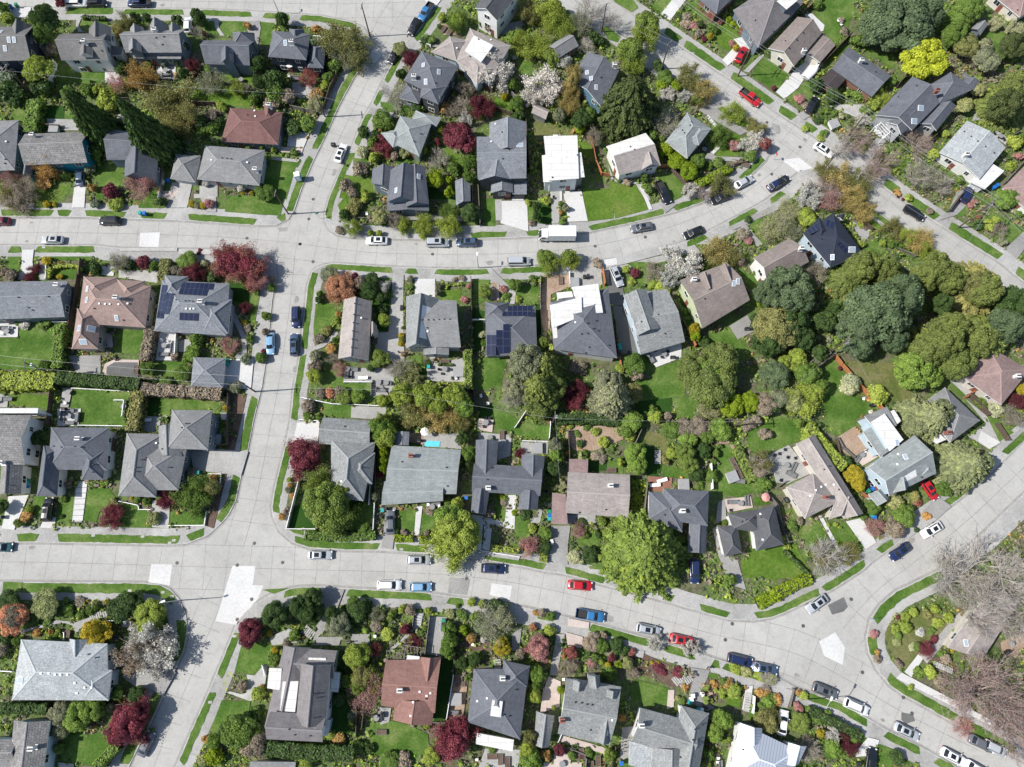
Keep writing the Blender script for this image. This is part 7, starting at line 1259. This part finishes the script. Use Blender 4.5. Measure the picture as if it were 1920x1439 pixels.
O(8, 'planter 720 235 -40;planter 760 270 -40;bteal 1885 85 0;sofa 1860 120 0')
O(9, 'table 505 275 0;sofa 460 270 90;sofa 560 280 270;sofa 505 235 0;sofa 505 320 180;grill 475 225 0;table 900 205 90;cw 905 170 0;cw 895 250 0;lounger 1060 300 0;cw 1200 285 0;bgreen 212 735 0;bblue 206 780 0;bteal 210 755 0;bteal 1435 680 0;cw 475 180 0;sofa 60 150 0;tub 1560 445 0;table 500 105 0;bblack 20 1000 0')
O(10, 'uw 1222 395 0;grill 1175 450 0;bteal 915 950 0;bblack 935 940 0;bblue 1515 860 0;table 1685 430 0;table 1780 460 0;cd 1690 325 0;cd 1652 290 0;table 1655 320 0;cd 1640 350 0;cd 1680 290 0;table 885 30 0;table 940 35 0;cd 860 70 0;cd 885 80 90;sofa 900 85 0;cw 1620 130 20;cw 1670 185 0;table 1760 490 0;planter 1770 410 90;sofa 1290 905 0;cw 1320 920 0;cw 1240 910 0;table 1270 925 0')
O(11, 'lounger 1075 735 15 R;lounger 1025 768 5 R;up 1800 862 0;sofa 1585 890 0 R;sofa 1690 880 90 R;table 1640 900 0 R;cd 1570 950 0 R;planter 1590 600 -65;planter 1612 645 -65;planter 1635 692 -65;sofa 1635 740 -10;tub 1580 710 20;tub 180 505 0;btela 0 0 0;bgreen 268 960 0;bblue 268 985 0;bteal 268 1010 0;cw 285 1170 0;cw 290 1185 0;planter 715 660 0;tub 1230 765 0;planter 1210 740 0;bblack 270 915 0'.replace('btela 0 0 0;', ''))
O(12, 'table 205 625 0;sofa 260 640 60;sofa 240 690 -30;cd 155 545 0;cd 120 555 40;cd 195 515 10;cd 215 570 60;cd 270 575 20;cd 165 735 60;grill 205 875 -60;sofa 725 575 50;cw 770 525 30;table 745 550 0;sofa 790 430 60;bgreen 785 810 40;bblue 815 795 40;bteal 815 985 0;bblue 830 1000 0;cw 760 150 0;grill 820 190 40;cw 805 245 0;cd 760 440 60;cd 780 460 60')
O(13, 'cw 905 400 0;planter 490 490 90;grill 860 510 0;cd 850 620 0')
O(14, 'bgreen 1352 382 0;bblack 1350 408 0;bblue 1345 432 0;table 870 1080 0;cd 840 1065 0;cd 890 1065 90;cd 900 1095 180;grill 910 1060 90;cw 858 495 0;cw 1560 555 0;planter 1450 800 0;planter 1470 840 0;sofa 1420 1045 0;tub 1440 945 0;cd 665 540 0;planter 1760 1380 90;planter 1810 1400 90;planter 1700 1360 0;cw 1590 1380 0;planter 905 1185 0')
O(15, 'bwhite 1295 918 0;bwhite 1285 942 0;bteal 1275 965 0;cw 1360 905 0;cw 1370 920 0;bwhite 1358 1020 0;bteal 1335 1015 0;bblack 1385 1000 0;table 360 1410 0;planter 620 1390 90;planter 550 1410 0;bblue 785 1400 0;planter 500 1340 90;cw 370 805 0;planter 440 680 0;planter 490 1360 0;cd 1310 1430 0;cw 1480 1370 0;cw 1475 1400 0;planter 420 1320 0;sofa 1500 1430 90')
O(16, 'cd 1780 480 40;table 1815 550 0;cd 1860 440 0;grill 1785 610 30;cd 1740 690 0;bblack 720 1410 0')
# bicycles leaning in a row beside the shingled house
def mk_bike():
    r = empty('bicycle', (0,0,0)); f = MB().cyl((-.3,0,.55), (.3,0,.80), .025, n=5).cyl((0,0,.35), (.3,0,.80), .025, n=5).cyl((-.5,0,.34), (0,0,.35), .02, n=5).cyl((0,0,.35), (-.12,0,.85), .022, n=5).cyl((.5,0,.34), (.3,0,.85), .022, n=5).cyl((-.5,0,.34), (-.1,0,.7), .015, n=4).obj('frame', plain('bike_paint', (.45,.46,.48), .4), r)
    for x in (-.5, .5):
        w = MB(); 
        for i in range(16):
            a, b = 2*math.pi*i/16, 2*math.pi*(i+1)/16; w.cyl((x+.33*math.cos(a),0,.34+.33*math.sin(a)), (x+.33*math.cos(b),0,.34+.33*math.sin(b)), .025, n=4, cap=False)
            if i % 2 == 0: w.cyl((x,0,.34), (x+.33*math.cos(a),0,.34+.33*math.sin(a)), .006, n=3, cap=False)
        w.obj('wheel', TYRE, r)
    MB().box(-.24,-.07,.85,.0,.07,.90).obj('saddle', DARKM, r); MB().cyl((.3,-.27,.95), (.3,.27,.95), .018, n=5).obj('handlebar', DARKM, r); return r
MK['bike'] = (mk_bike, 'bicycle', 'pale bicycle', 'bicycles in a row')
O(15, 'bike 800 1230 5;bike 797 1255 10;bike 793 1278 5;bike 800 1300 15;bike 790 1325 5')
# ---- fences
def fence(n, s):
    tile(n)
    for e in s.split(';'):
        t = e.split(); h, mk = float(t[0]), t[1]; m = {'c': CEDAR, 'g': GREYW, 'w': WHITEP, 'd': WOODP}[mk]; v = [float(a) for a in t[2:]]
        p = [T(v[i], v[i+1], 0) for i in range(0, len(v), 2)]; o = p[0].copy()
        r = empty('garden_fence', (o.x, o.y, .12)); r['category'] = 'fence'; r['group'] = 'fences between the gardens'
        for i in range(len(p)-1):
            a, b = p[i]-o, p[i+1]-o; d = b-a; l = d.length; ang = math.atan2(d.y, d.x); M = Matrix.Translation(a) @ Matrix.Rotation(ang, 4, 'Z')
            mb = MB(); k = max(1, int(l/.45)); w = l/k
            for j in range(k): mb.box(j*w+.01, -.02+(.012 if j % 2 else 0), .08, (j+1)*w-.01, .02+(.012 if j % 2 else 0), h, 0, M)
            mb.box(0, -.05, h, l, .07, h+.05, 0, M); mb.obj('board_panel', m, r)
            k2 = max(1, int(l/2.4))
            for j in range(k2+1):
                q = MB().box(-.06, -.06, 0, .06, .06, h+.12).obj('post', m, r, loc=M @ Vector((j*l/k2, -.06, 0))); q.rotation_euler[2] = ang
        x, y = proj(p[len(p)//2]); PEND.append((r, {'c':'orange-brown cedar','g':'grey weathered board','w':'white painted','d':'dark brown timber'}[mk]+' fence', (proj(p[0])[0]+proj(p[-1])[0])/2, (proj(p[0])[1]+proj(p[-1])[1])/2))
fence(1, '1.7 d 1400 765 1630 775;1.8 w 418 470 405 560 380 610;1.5 g 360 925 460 930;1.5 g 1190 1240 1175 1400;1.6 d 860 740 950 740;.9 w 1190 1310 1150 1439')
fence(2, '1.6 d 590 560 540 660 500 790;1.5 g 260 790 440 830;1.6 d 1460 530 1600 620 1700 670;1.7 g 1560 1290 1560 1500;1.6 d 1700 790 1880 860;1.0 w 1180 322 1260 350')
fence(3, '1.8 d 80 700 95 860 130 1250;1.5 c 560 980 600 1180 640 1270 700 1280;1.6 g 880 890 960 990;1.6 d 1140 1240 1240 1340;1.5 c 1040 1220 1120 1210;1.8 g 0 700 60 760;.9 d 1590 1200 1720 1170')
fence(4, '1.8 g 1480 440 1680 560;1.6 d 300 130 480 -20;1.8 d 440 500 660 270;1.8 d 990 640 1060 560;1.6 d 1660 190 1560 300;1.2 c 1700 20 1890 130;1.8 d 1200 1050 1330 940;1.6 g 1760 1330 1919 1150;.9 g 1800 1000 1880 960')
fence(5, '1.8 d 590 630 560 860 520 1010;1.5 w 1290 1040 1280 1200;1.7 d 480 1160 730 1170;1.8 d 610 520 600 640;.9 w 400 965 500 965;1.5 g 1100 1000 1090 1230;.8 w 350 545 345 655')
fence(6, '1.6 d 1555 860 1560 1439;1.0 w 1560 950 1645 950;1.6 g 1030 1180 1080 1200;1.0 w 640 1397 838 1397;.8 g 700 215 1000 235 1500 240;1.6 d 1550 650 1550 860;1.7 g 1600 0 1615 270;1.0 g 835 1395 835 1490')
fence(7, '1.8 c 648 590 665 700;1.6 c 770 1230 785 1320;1.8 c 1265 1050 1310 1140;1.6 d 1215 960 1290 1100;1.6 g 205 640 200 830 215 1060;1.6 g 1560 640 1700 760;1.7 d 735 960 760 1230;.9 w 1780 880 1840 960;1.2 w 410 610 415 700;1.2 d 590 1000 640 1180')
fence(8, '1.6 c 540 1205 590 1270 660 1350 740 1439;1.8 d 420 1290 540 1205;1.5 d 700 230 810 300;1.6 d 1360 170 1450 50;.9 g 1000 440 1130 490;1.2 w 0 870 60 950')
fence(9, '1.8 d 400 70 370 340;1.2 w 590 345 905 350;.6 w 1225 1060 1480 1058 1495 960;1.6 d 1660 120 1650 480 1540 490;.6 w 1510 690 1600 690 1590 780;.5 w 870 885 1005 915 1010 945 1095 945;1.2 w 845 165 915 165 900 280;.5 w 530 75 940 98;1.6 d 850 440 800 690')
fence(10, '.9 w 335 145 560 190 690 195 940 205;1.4 w 320 740 232 1085 440 1085;1.2 w 860 900 850 1090;.6 w 320 300 455 310;1.8 d 1475 520 1450 830;1.6 d 1565 60 1590 260;1.8 d 870 480 870 900;1.2 w 770 760 830 765 820 910;.4 w 1620 1240 1895 1285')
fence(11, '1.8 w 275 320 265 440;1.6 g 965 750 940 1000;1.6 w 1420 620 1430 800;1.0 w 75 455 262 460;1.8 d 400 380 410 580;1.4 d 200 830 260 830 275 600;1.6 g 1810 820 1890 910 1960 1180;1.6 g 925 370 880 470;1.4 d 410 1055 600 1062;1.0 d 1420 440 1440 600;1.0 w 120 210 20 360')
fence(12, '1.6 c 700 30 800 150 880 225;1.2 g 560 430 600 500 680 570;1.0 g 680 570 830 480;1.6 c 730 830 780 860;1.6 g 110 900 200 1180 285 1165;1.4 c 1480 140 1550 90;1.8 d 1500 120 1640 270;1.6 d 1780 450 1700 330;1.0 g 140 780 200 740;1.2 d 560 440 580 560')
fence(13, '.9 w 0 740 110 745;1.6 w 800 380 950 380;1.0 w 840 712 980 690;1.4 d 720 1000 1000 960;.8 w 480 465 480 515;1.0 w 1900 700 1919 770')
fence(14, '1.4 d 790 960 770 1150;1.5 d 735 980 730 1210;1.4 w 1425 770 1375 1080;1.4 g 1255 350 1220 620;1.4 d 1370 370 1340 640;.9 g 1270 1110 1370 1110;1.0 g 1140 330 1130 430;1.4 g 660 540 690 530;1.3 d 1470 480 1430 640 1420 760')
fence(15, '1.4 d 740 1280 700 1439;1.6 g 530 1360 520 1439;1.6 d 1440 1100 1370 1439;1.4 w 1730 920 1720 1040;.9 g 420 1300 530 1340;.8 w 410 1060 330 1250')
fence(16, '1.2 d 1490 360 1360 560;1.0 g 250 870 220 1000')
# ---- pergolas
def pergola(n, s):
    tile(n)
    for e in s.split(';'):
        t = e.split(); mk = t[0]; v = [float(a) for a in t[1:]]; m = {'w': WHITEP, 'g': GREYW}[mk]
        w = [T(v[i], v[i+1], 2.4) for i in range(0, 8, 2)]; o = w[0].copy(); r = empty('pergola', (o.x, o.y, .12)); r['category'] = 'pergola'; r['group'] = 'pergolas'
        for q in w: MB().box(-.07,-.07,0,.07,.07,2.3).obj('post', m, r, loc=(q.x-o.x, q.y-o.y, 0))
        mb = MB()
        for a, b in ((w[0], w[1]), (w[3], w[2])): mb.cyl((a.x-o.x, a.y-o.y, 2.35), (b.x-o.x, b.y-o.y, 2.35), .09, n=4)
        mb.obj('beam', m, r); L1 = (w[1]-w[0]).length; k = max(3, int(L1/.55)); mb = MB()
        for j in range(k+1):
            a, b = w[0].lerp(w[1], j/k)-o, w[3].lerp(w[2], j/k)-o; mb.cyl((a.x, a.y, 2.48), (b.x, b.y, 2.48), .06, n=4)
        mb.obj('slats', m, r); PEND.append((r, {'w':'white slatted','g':'weathered grey'}[mk]+' timber pergola', *X(v[0], v[1])))
pergola(14, 'g 940 600 1060 620 1075 690 950 680;g 1065 560 1190 580 1185 640 1070 640')
pergola(4, 'w 845 915 915 870 985 930 905 995')
pergola(2, 'w 415 260 520 270 515 310 410 300')
pergola(8, 'g 350 1270 500 1150 530 1180 380 1290')
# ---- garden steps
def steps(n, s):
    tile(n)
    for e in s.split(';'):
        v = [float(a) for a in e.split()]; a, b = T(v[0], v[1]), T(v[2], v[3]); wd = v[4]; k = max(4, int((b-a).length/.38)); d = (b-a)/k; ang = math.atan2(d.y, d.x); mb = MB()
        for j in range(k):
            M = Matrix.Translation((d.x*j, d.y*j, 0)) @ Matrix.Rotation(ang, 4, 'Z'); mb.box(0, -wd/2, .0, d.length*.72, wd/2, .12+.05*(j+1 if j < k/2 else k-j), 0, M)
        o = mb.obj('garden_steps', KERB, loc=(a.x, a.y, .3)); o['category'] = 'steps'; o['group'] = 'flights of garden steps'; PEND.append((o, 'flight of concrete garden steps', *X((v[0]+v[2])/2, (v[1]+v[3])/2)))
steps(14, '1180 330 1165 420 1.2;350 440 420 495 1.6;1735 660 1745 750 1.2')
steps(15, '1700 900 1680 1040 1.1;1240 760 1160 830 1.6;1290 790 1200 850 1.2')
steps(13, '660 370 760 325 1.4'); steps(11, '1045 520 1045 620 1.2'); steps(16, '1260 690 1400 750 1.0'); steps(6, '1270 1200 1275 1270 1.1;1740 60 1740 60 1'.split(';1740')[0])
# striped paver walks
def pavers(n, s):
    tile(n)
    for e in s.split(';'):
        v = [float(a) for a in e.split()]; a, b = T(v[0], v[1]), T(v[2], v[3]); wd = v[4]; k = int((b-a).length/.95); d = (b-a)/k; ang = math.atan2(d.y, d.x)
        for j in range(k):
            q = a+d*j; o = MB().box(0, -wd/2, 0, d.length*.86, wd/2, .06).obj('paving_slab', NEWC, loc=(q.x, q.y, .32)); o.rotation_euler[2] = ang; o['kind'] = 'structure'
pavers(9, '600 750 565 1030 2.0'); pavers(10, '1845 845 1815 1085 1.7;1640 1020 1700 1040 1.6;1672 1070 1655 1235 1.4'); pavers(3, '1400 840 1470 920 .7;1440 1110 1490 1060 .7')
# manhole and utility covers
MH = plain('cast_iron', (.10,.095,.09), .7, .3)
for x, y in ((463,447),(811,477),(587,374),(587,491),(562,458),(579,411),(553,400),(563,458),(1210,445),(1116,462),(875,1085),(332,1056),(952,400),(445,1060),(472,1124),(445,1162),(1360,1200),(1506,1174),(1617,1261),(1596,1124),(530,1055),(1502,322),(1447,327),(1500,276),(1438,230),(1373,1170),(1694,1308),(1710,1338),(600,583),(477,1019)):
    w = P(x, y, 0)
    o = MB().cyl((0,0,0), (0,0,.012), .34, n=20).cyl((0,0,.012), (0,0,.018), .26, n=16).obj('manhole_cover', MH, loc=(w.x, w.y, .006)); o['category'] = 'manhole cover'; o['group'] = 'round manhole covers in the roads'
    PEND.append((o, 'round dark manhole cover', x, y))
# verge boxes: pale meter lids set in the grass
for n, x, y in ((13,1175,180),(13,1243,208),(9,1225,1183),(9,1255,1165),(9,675,1130),(9,1030,1138),(13,938,168),(10,1047,1230),(5,318,422),(13,1690,495),(13,1515,970)):
    tile(n); w = T(x, y); o = MB().box(-.35,-.22,0,.35,.22,.05).box(-.28,-.15,.05,.28,.15,.06).obj('meter_cover', KERB, loc=(w.x, w.y, .17)); o['category'] = 'meter cover'; o['group'] = 'pale meter covers in the verges'; PEND.append((o, 'pale rectangular meter cover', *X(x, y)))
STN = ground_mat('oil_stain', [(.3, (.21,.205,.19)), (.7, (.30,.29,.27))], .8, 3, .3)
sr = random.Random(11)
for i, e in enumerate([e for e in PEND if e[0].get('group') == 'cars parked along the streets']):
    if i % 2: continue
    o = e[0]; a = o.rotation_euler[2]; d = sr.choice((-1, 1))*sr.uniform(3.2, 6.5); cx, cy = o.location.x+math.cos(a)*d, o.location.y+math.sin(a)*d; r = sr.uniform(.25, .6)
    sheet('oil_stain', [(cx+math.cos(a)*r*1.5*math.cos(t)*k-math.sin(a)*r*math.sin(t)*k, cy+math.sin(a)*r*1.5*math.cos(t)*k+math.cos(a)*r*math.sin(t)*k) for t, k in ((j*math.pi/6, sr.uniform(.7, 1.2)) for j in range(12))], .0068+.0001*i, STN)
# ---- a walker on the pavement
def person(px, py, heading):
    w = P(px, py, .13); r = empty('person', (w.x, w.y, .14), heading)
    def skin(name, vs, es, mat, root=0):
        me = bpy.data.meshes.new(name); me.from_pydata([v[:3] for v in vs], es, []); me.materials.append(mat); o = bpy.data.objects.new(name, me); link(o, r)
        m = o.modifiers.new('Skin', 'SKIN'); m.use_smooth_shade = True
        for i, v in enumerate(vs): me.skin_vertices[0].data[i].radius = (v[3], v[3]*(v[4] if len(v) > 4 else 1))
        me.skin_vertices[0].data[root].use_root = True
        s = o.modifiers.new('Sub', 'SUBSURF'); s.levels = 1; s.render_levels = 1; return o
    SK = plain('skin', (.42,.24,.17), .6)
    V = [(0,0,.95,.13),(0,0,1.15,.12),(.02,0,1.38,.13),(.03,0,1.50,.055),(.05,0,1.58,.075),(.07,0,1.68,.095),(.06,0,1.76,.06),
         (0,.10,.90,.085),(.16,.10,.50,.06),(.20,.10,.10,.045),(.32,.10,.05,.035),(0,-.10,.90,.085),(-.02,-.10,.50,.06),(-.26,-.10,.14,.045),(-.16,-.10,.06,.035),
         (.02,.19,1.40,.06),(-.06,.24,1.14,.045),(.08,.24,.92,.035),(.14,.24,.86,.03),(.02,-.19,1.40,.06),(.08,-.24,1.14,.045),(.24,-.22,.98,.035),(.30,-.22,.95,.03)]
    E = [(0,1),(1,2),(2,3),(3,4),(4,5),(5,6),(0,7),(7,8),(8,9),(9,10),(0,11),(11,12),(12,13),(13,14),(2,15),(15,16),(16,17),(17,18),(2,19),(19,20),(20,21),(21,22)]
    k = len(V)
    for (x, y, z, s) in ((.14,.24,.86,1), (.30,-.22,.95,-1)):                        # five short bent fingers on each hand
        hnd = 18 if s == 1 else 22
        for f in range(4):
            V += [(x+.045, y+(f-1.5)*.018, z-.03, .009), (x+.055, y+(f-1.5)*.018, z-.06-.004*(f % 3), .008)]; E += [(hnd, len(V)-2), (len(V)-2, len(V)-1)]
        V += [(x+.02, y-s*.045, z-.02, .010), (x+.04, y-s*.05, z-.045, .009)]; E += [(hnd, len(V)-2), (len(V)-2, len(V)-1)]
    skin('body', V, E, SK)
    skin('jacket', [(0,0,.93,.16),(0,0,1.15,.15),(.02,0,1.40,.155),(.02,.19,1.41,.085),(-.06,.24,1.14,.065),(.06,.24,.96,.05),(.02,-.19,1.41,.085),(.08,-.24,1.14,.065),(.21,-.225,1.0,.05)], [(0,1),(1,2),(2,3),(3,4),(4,5),(2,6),(6,7),(7,8)], plain('dark_jacket', (.03,.035,.05), .8))
    skin('trousers', [(0,0,.95,.14),(0,.10,.88,.10),(.16,.10,.50,.075),(.20,.10,.13,.06),(0,-.10,.88,.10),(-.02,-.10,.50,.075),(-.25,-.10,.17,.06)], [(0,1),(1,2),(2,3),(0,4),(4,5),(5,6)], plain('dark_trousers', (.04,.045,.06), .85))
    skin('hair', [(.03,0,1.66,.085),(.05,0,1.76,.088),(.0,0,1.72,.09)], [(0,1),(1,2)], plain('dark_hair', (.03,.02,.015), .7))
    MB().cyl((.155,-.02,1.655), (.185,0,1.65), .02, .008, 5).obj('nose', SK, r)
    for s in (-1, 1):
        q = .20 if s > 0 else -.26
        MB().box(q-.10, s*.10-.05, .0, q+.20, s*.10+.05, .10).obj('shoe', plain('shoes', (.5,.5,.5), .6), r)
    r['label'] = 'person in dark clothes walking on the pavement by the bottom street'; r['category'] = 'person'
person(1325, 1252, math.radians(20))
for o, n in POOLS:
    o['label'] = 'turquoise paddling pool on the patio behind the broad grey-green roof' if n == 10 else 'narrow turquoise pool behind the large slate house'; o['category'] = 'pool'; o['group'] = 'garden pools'
# ================================================================= LABELS
def relation(px, py):
    best = min(HOUSES, key=lambda h: math.hypot(h[1]-px, h[2]-py)); dx, dy = px-best[1], best[2]-py
    a = math.degrees(math.atan2(dy, dx)) % 360
    return ['right of','upper-right of','above','upper-left of','left of','lower-left of','below','lower-right of'][int(((a+22.5) % 360)//45)], best[0]
ORD = ['', 'second', 'third', 'fourth', 'fifth', 'sixth', 'seventh', 'eighth', 'ninth', 'tenth', 'eleventh', 'twelfth', 'thirteenth', 'fourteenth']
def finish_labels():
    # small shrubs beyond the three hundred that show largest become one mass
    sh = [e for e in PEND if e[0].name.startswith('shrub')]; sh.sort(key=lambda e: -e[0].scale[0]*ppm(e[2], e[3]))
    rest = sh[295:]; drop = {id(e[0]) for e in rest}
    if rest:
        cs, mats, mi, ti, base = [], [], [], [], 0
        for e in rest:
            o = e[0]; me = o.data; v = np.empty(len(me.vertices)*3, np.float32); me.vertices.foreach_get('co', v); v = v.reshape(-1, 3)*np.array(o.scale)[None]
            c, s = math.cos(o.rotation_euler[2]), math.sin(o.rotation_euler[2]); x = v[:, 0]*c-v[:, 1]*s+o.location.x; y = v[:, 0]*s+v[:, 1]*c+o.location.y; cs.append(np.stack([x, y, v[:, 2]+o.location.z], 1))
            m = o.material_slots[0].material
            if m not in mats: mats.append(m)
            mi += [mats.index(m)]*len(me.polygons); t = np.empty(len(me.polygons), np.float32); me.attributes['tint'].data.foreach_get('value', t); ti.append(t)
        q = np.concatenate(cs).astype(np.float32); k = len(q)//4
        me = bpy.data.meshes.new('small_shrubs'); me.vertices.add(4*k); me.vertices.foreach_set('co', q.ravel()); me.loops.add(4*k); me.loops.foreach_set('vertex_index', np.arange(4*k, dtype=np.int32))
        me.polygons.add(k); me.polygons.foreach_set('loop_start', np.arange(0, 4*k, 4, dtype=np.int32)); a = me.attributes.new('tint', 'FLOAT', 'FACE'); a.data.foreach_set('value', np.concatenate(ti))
        for m in mats: me.materials.append(m)
        me.polygons.foreach_set('material_index', np.array(mi, np.int32)); me.update(calc_edges=True)
        tag(link(bpy.data.objects.new('small_shrubs', me)), 'scattered small shrubs and perennials dotted through the gardens', 'shrubs', kind='stuff')
        for e in rest: bpy.data.objects.remove(e[0])
    G_ = {}
    for e in PEND:
        if id(e[0]) in drop: continue
        d, h = relation(e[2], e[3]); G_.setdefault((e[1], d, h), []).append(e)
    over = 0
    for (desc, d, h), es in G_.items():
        if len(es) == 1: es[0][0]['label'] = desc+' '+d+' '+h; continue
        sx = max(e[2] for e in es)-min(e[2] for e in es); sy = max(e[3] for e in es)-min(e[3] for e in es)
        es.sort(key=lambda e: e[2] if sx >= sy else e[3]); side, far = ('left', 'rightmost') if sx >= sy else ('top', 'lowest')
        for i, e in enumerate(es):
            pre = ('leftmost' if side == 'left' else 'topmost') if i == 0 else far if i == len(es)-1 else ORD[min(i, 13)]+' from '+side
            e[0]['label'] = pre+' '+desc+' '+d+' '+h
    for e in PEND:
        if id(e[0]) in drop: continue
        for wd_ in ('thin', 'large', 'small', 'long', 'short', 'raised'):
            w = e[0]['label'].split()
            if len(w) > 16 and wd_ in w: w.remove(wd_); e[0]['label'] = ' '.join(w)
    for o in bpy.data.objects:
        if o.parent is None and 'label' in o and len(o['label'].split()) > 16:
            over += 1
            if over < 8: print('LONG', o['label'])
finish_labels()
# ================================================================= CAMERA, LIGHT
cam = bpy.data.cameras.new('camera'); co = bpy.data.objects.new('camera', cam); COL.objects.link(co)
co.location = (0, 0, CAMH); co.rotation_euler = (TILT, 0, 0)
cam.sensor_width = 36; cam.lens = FPX/1920*36; cam.clip_start = 1; cam.clip_end = 3000
S.camera = co
SUN_EL, SUN_AZ = math.radians(47), math.radians(184)      # azimuth measured anticlockwise from +X, towards the sun
sl = bpy.data.lights.new('sun', 'SUN'); so = bpy.data.objects.new('sun', sl); COL.objects.link(so)
sl.energy = 5.0; sl.angle = math.radians(.55); sl.color = (1, .965, .91)
sd = Vector((math.cos(SUN_AZ)*math.cos(SUN_EL), math.sin(SUN_AZ)*math.cos(SUN_EL), math.sin(SUN_EL)))
so.rotation_euler = sd.to_track_quat('Z', 'Y').to_euler(); so.location = (-60, 0, 90)
wd = bpy.data.worlds.new('World'); S.world = wd; wd.use_nodes = True; nt = wd.node_tree
sky = nt.nodes.new('ShaderNodeTexSky'); sky.sky_type = 'NISHITA'; sky.sun_disc = False
sky.sun_elevation = SUN_EL; sky.sun_rotation = math.radians(90)-SUN_AZ
L(nt, sky.outputs[0], nt.nodes['Background'].inputs[0]); nt.nodes['Background'].inputs[1].default_value = .115
S.render.engine = 'CYCLES'
S.view_settings.view_transform = 'Standard'; S.view_settings.look = 'None'; S.view_settings.exposure = .34; S.view_settings.gamma = 1
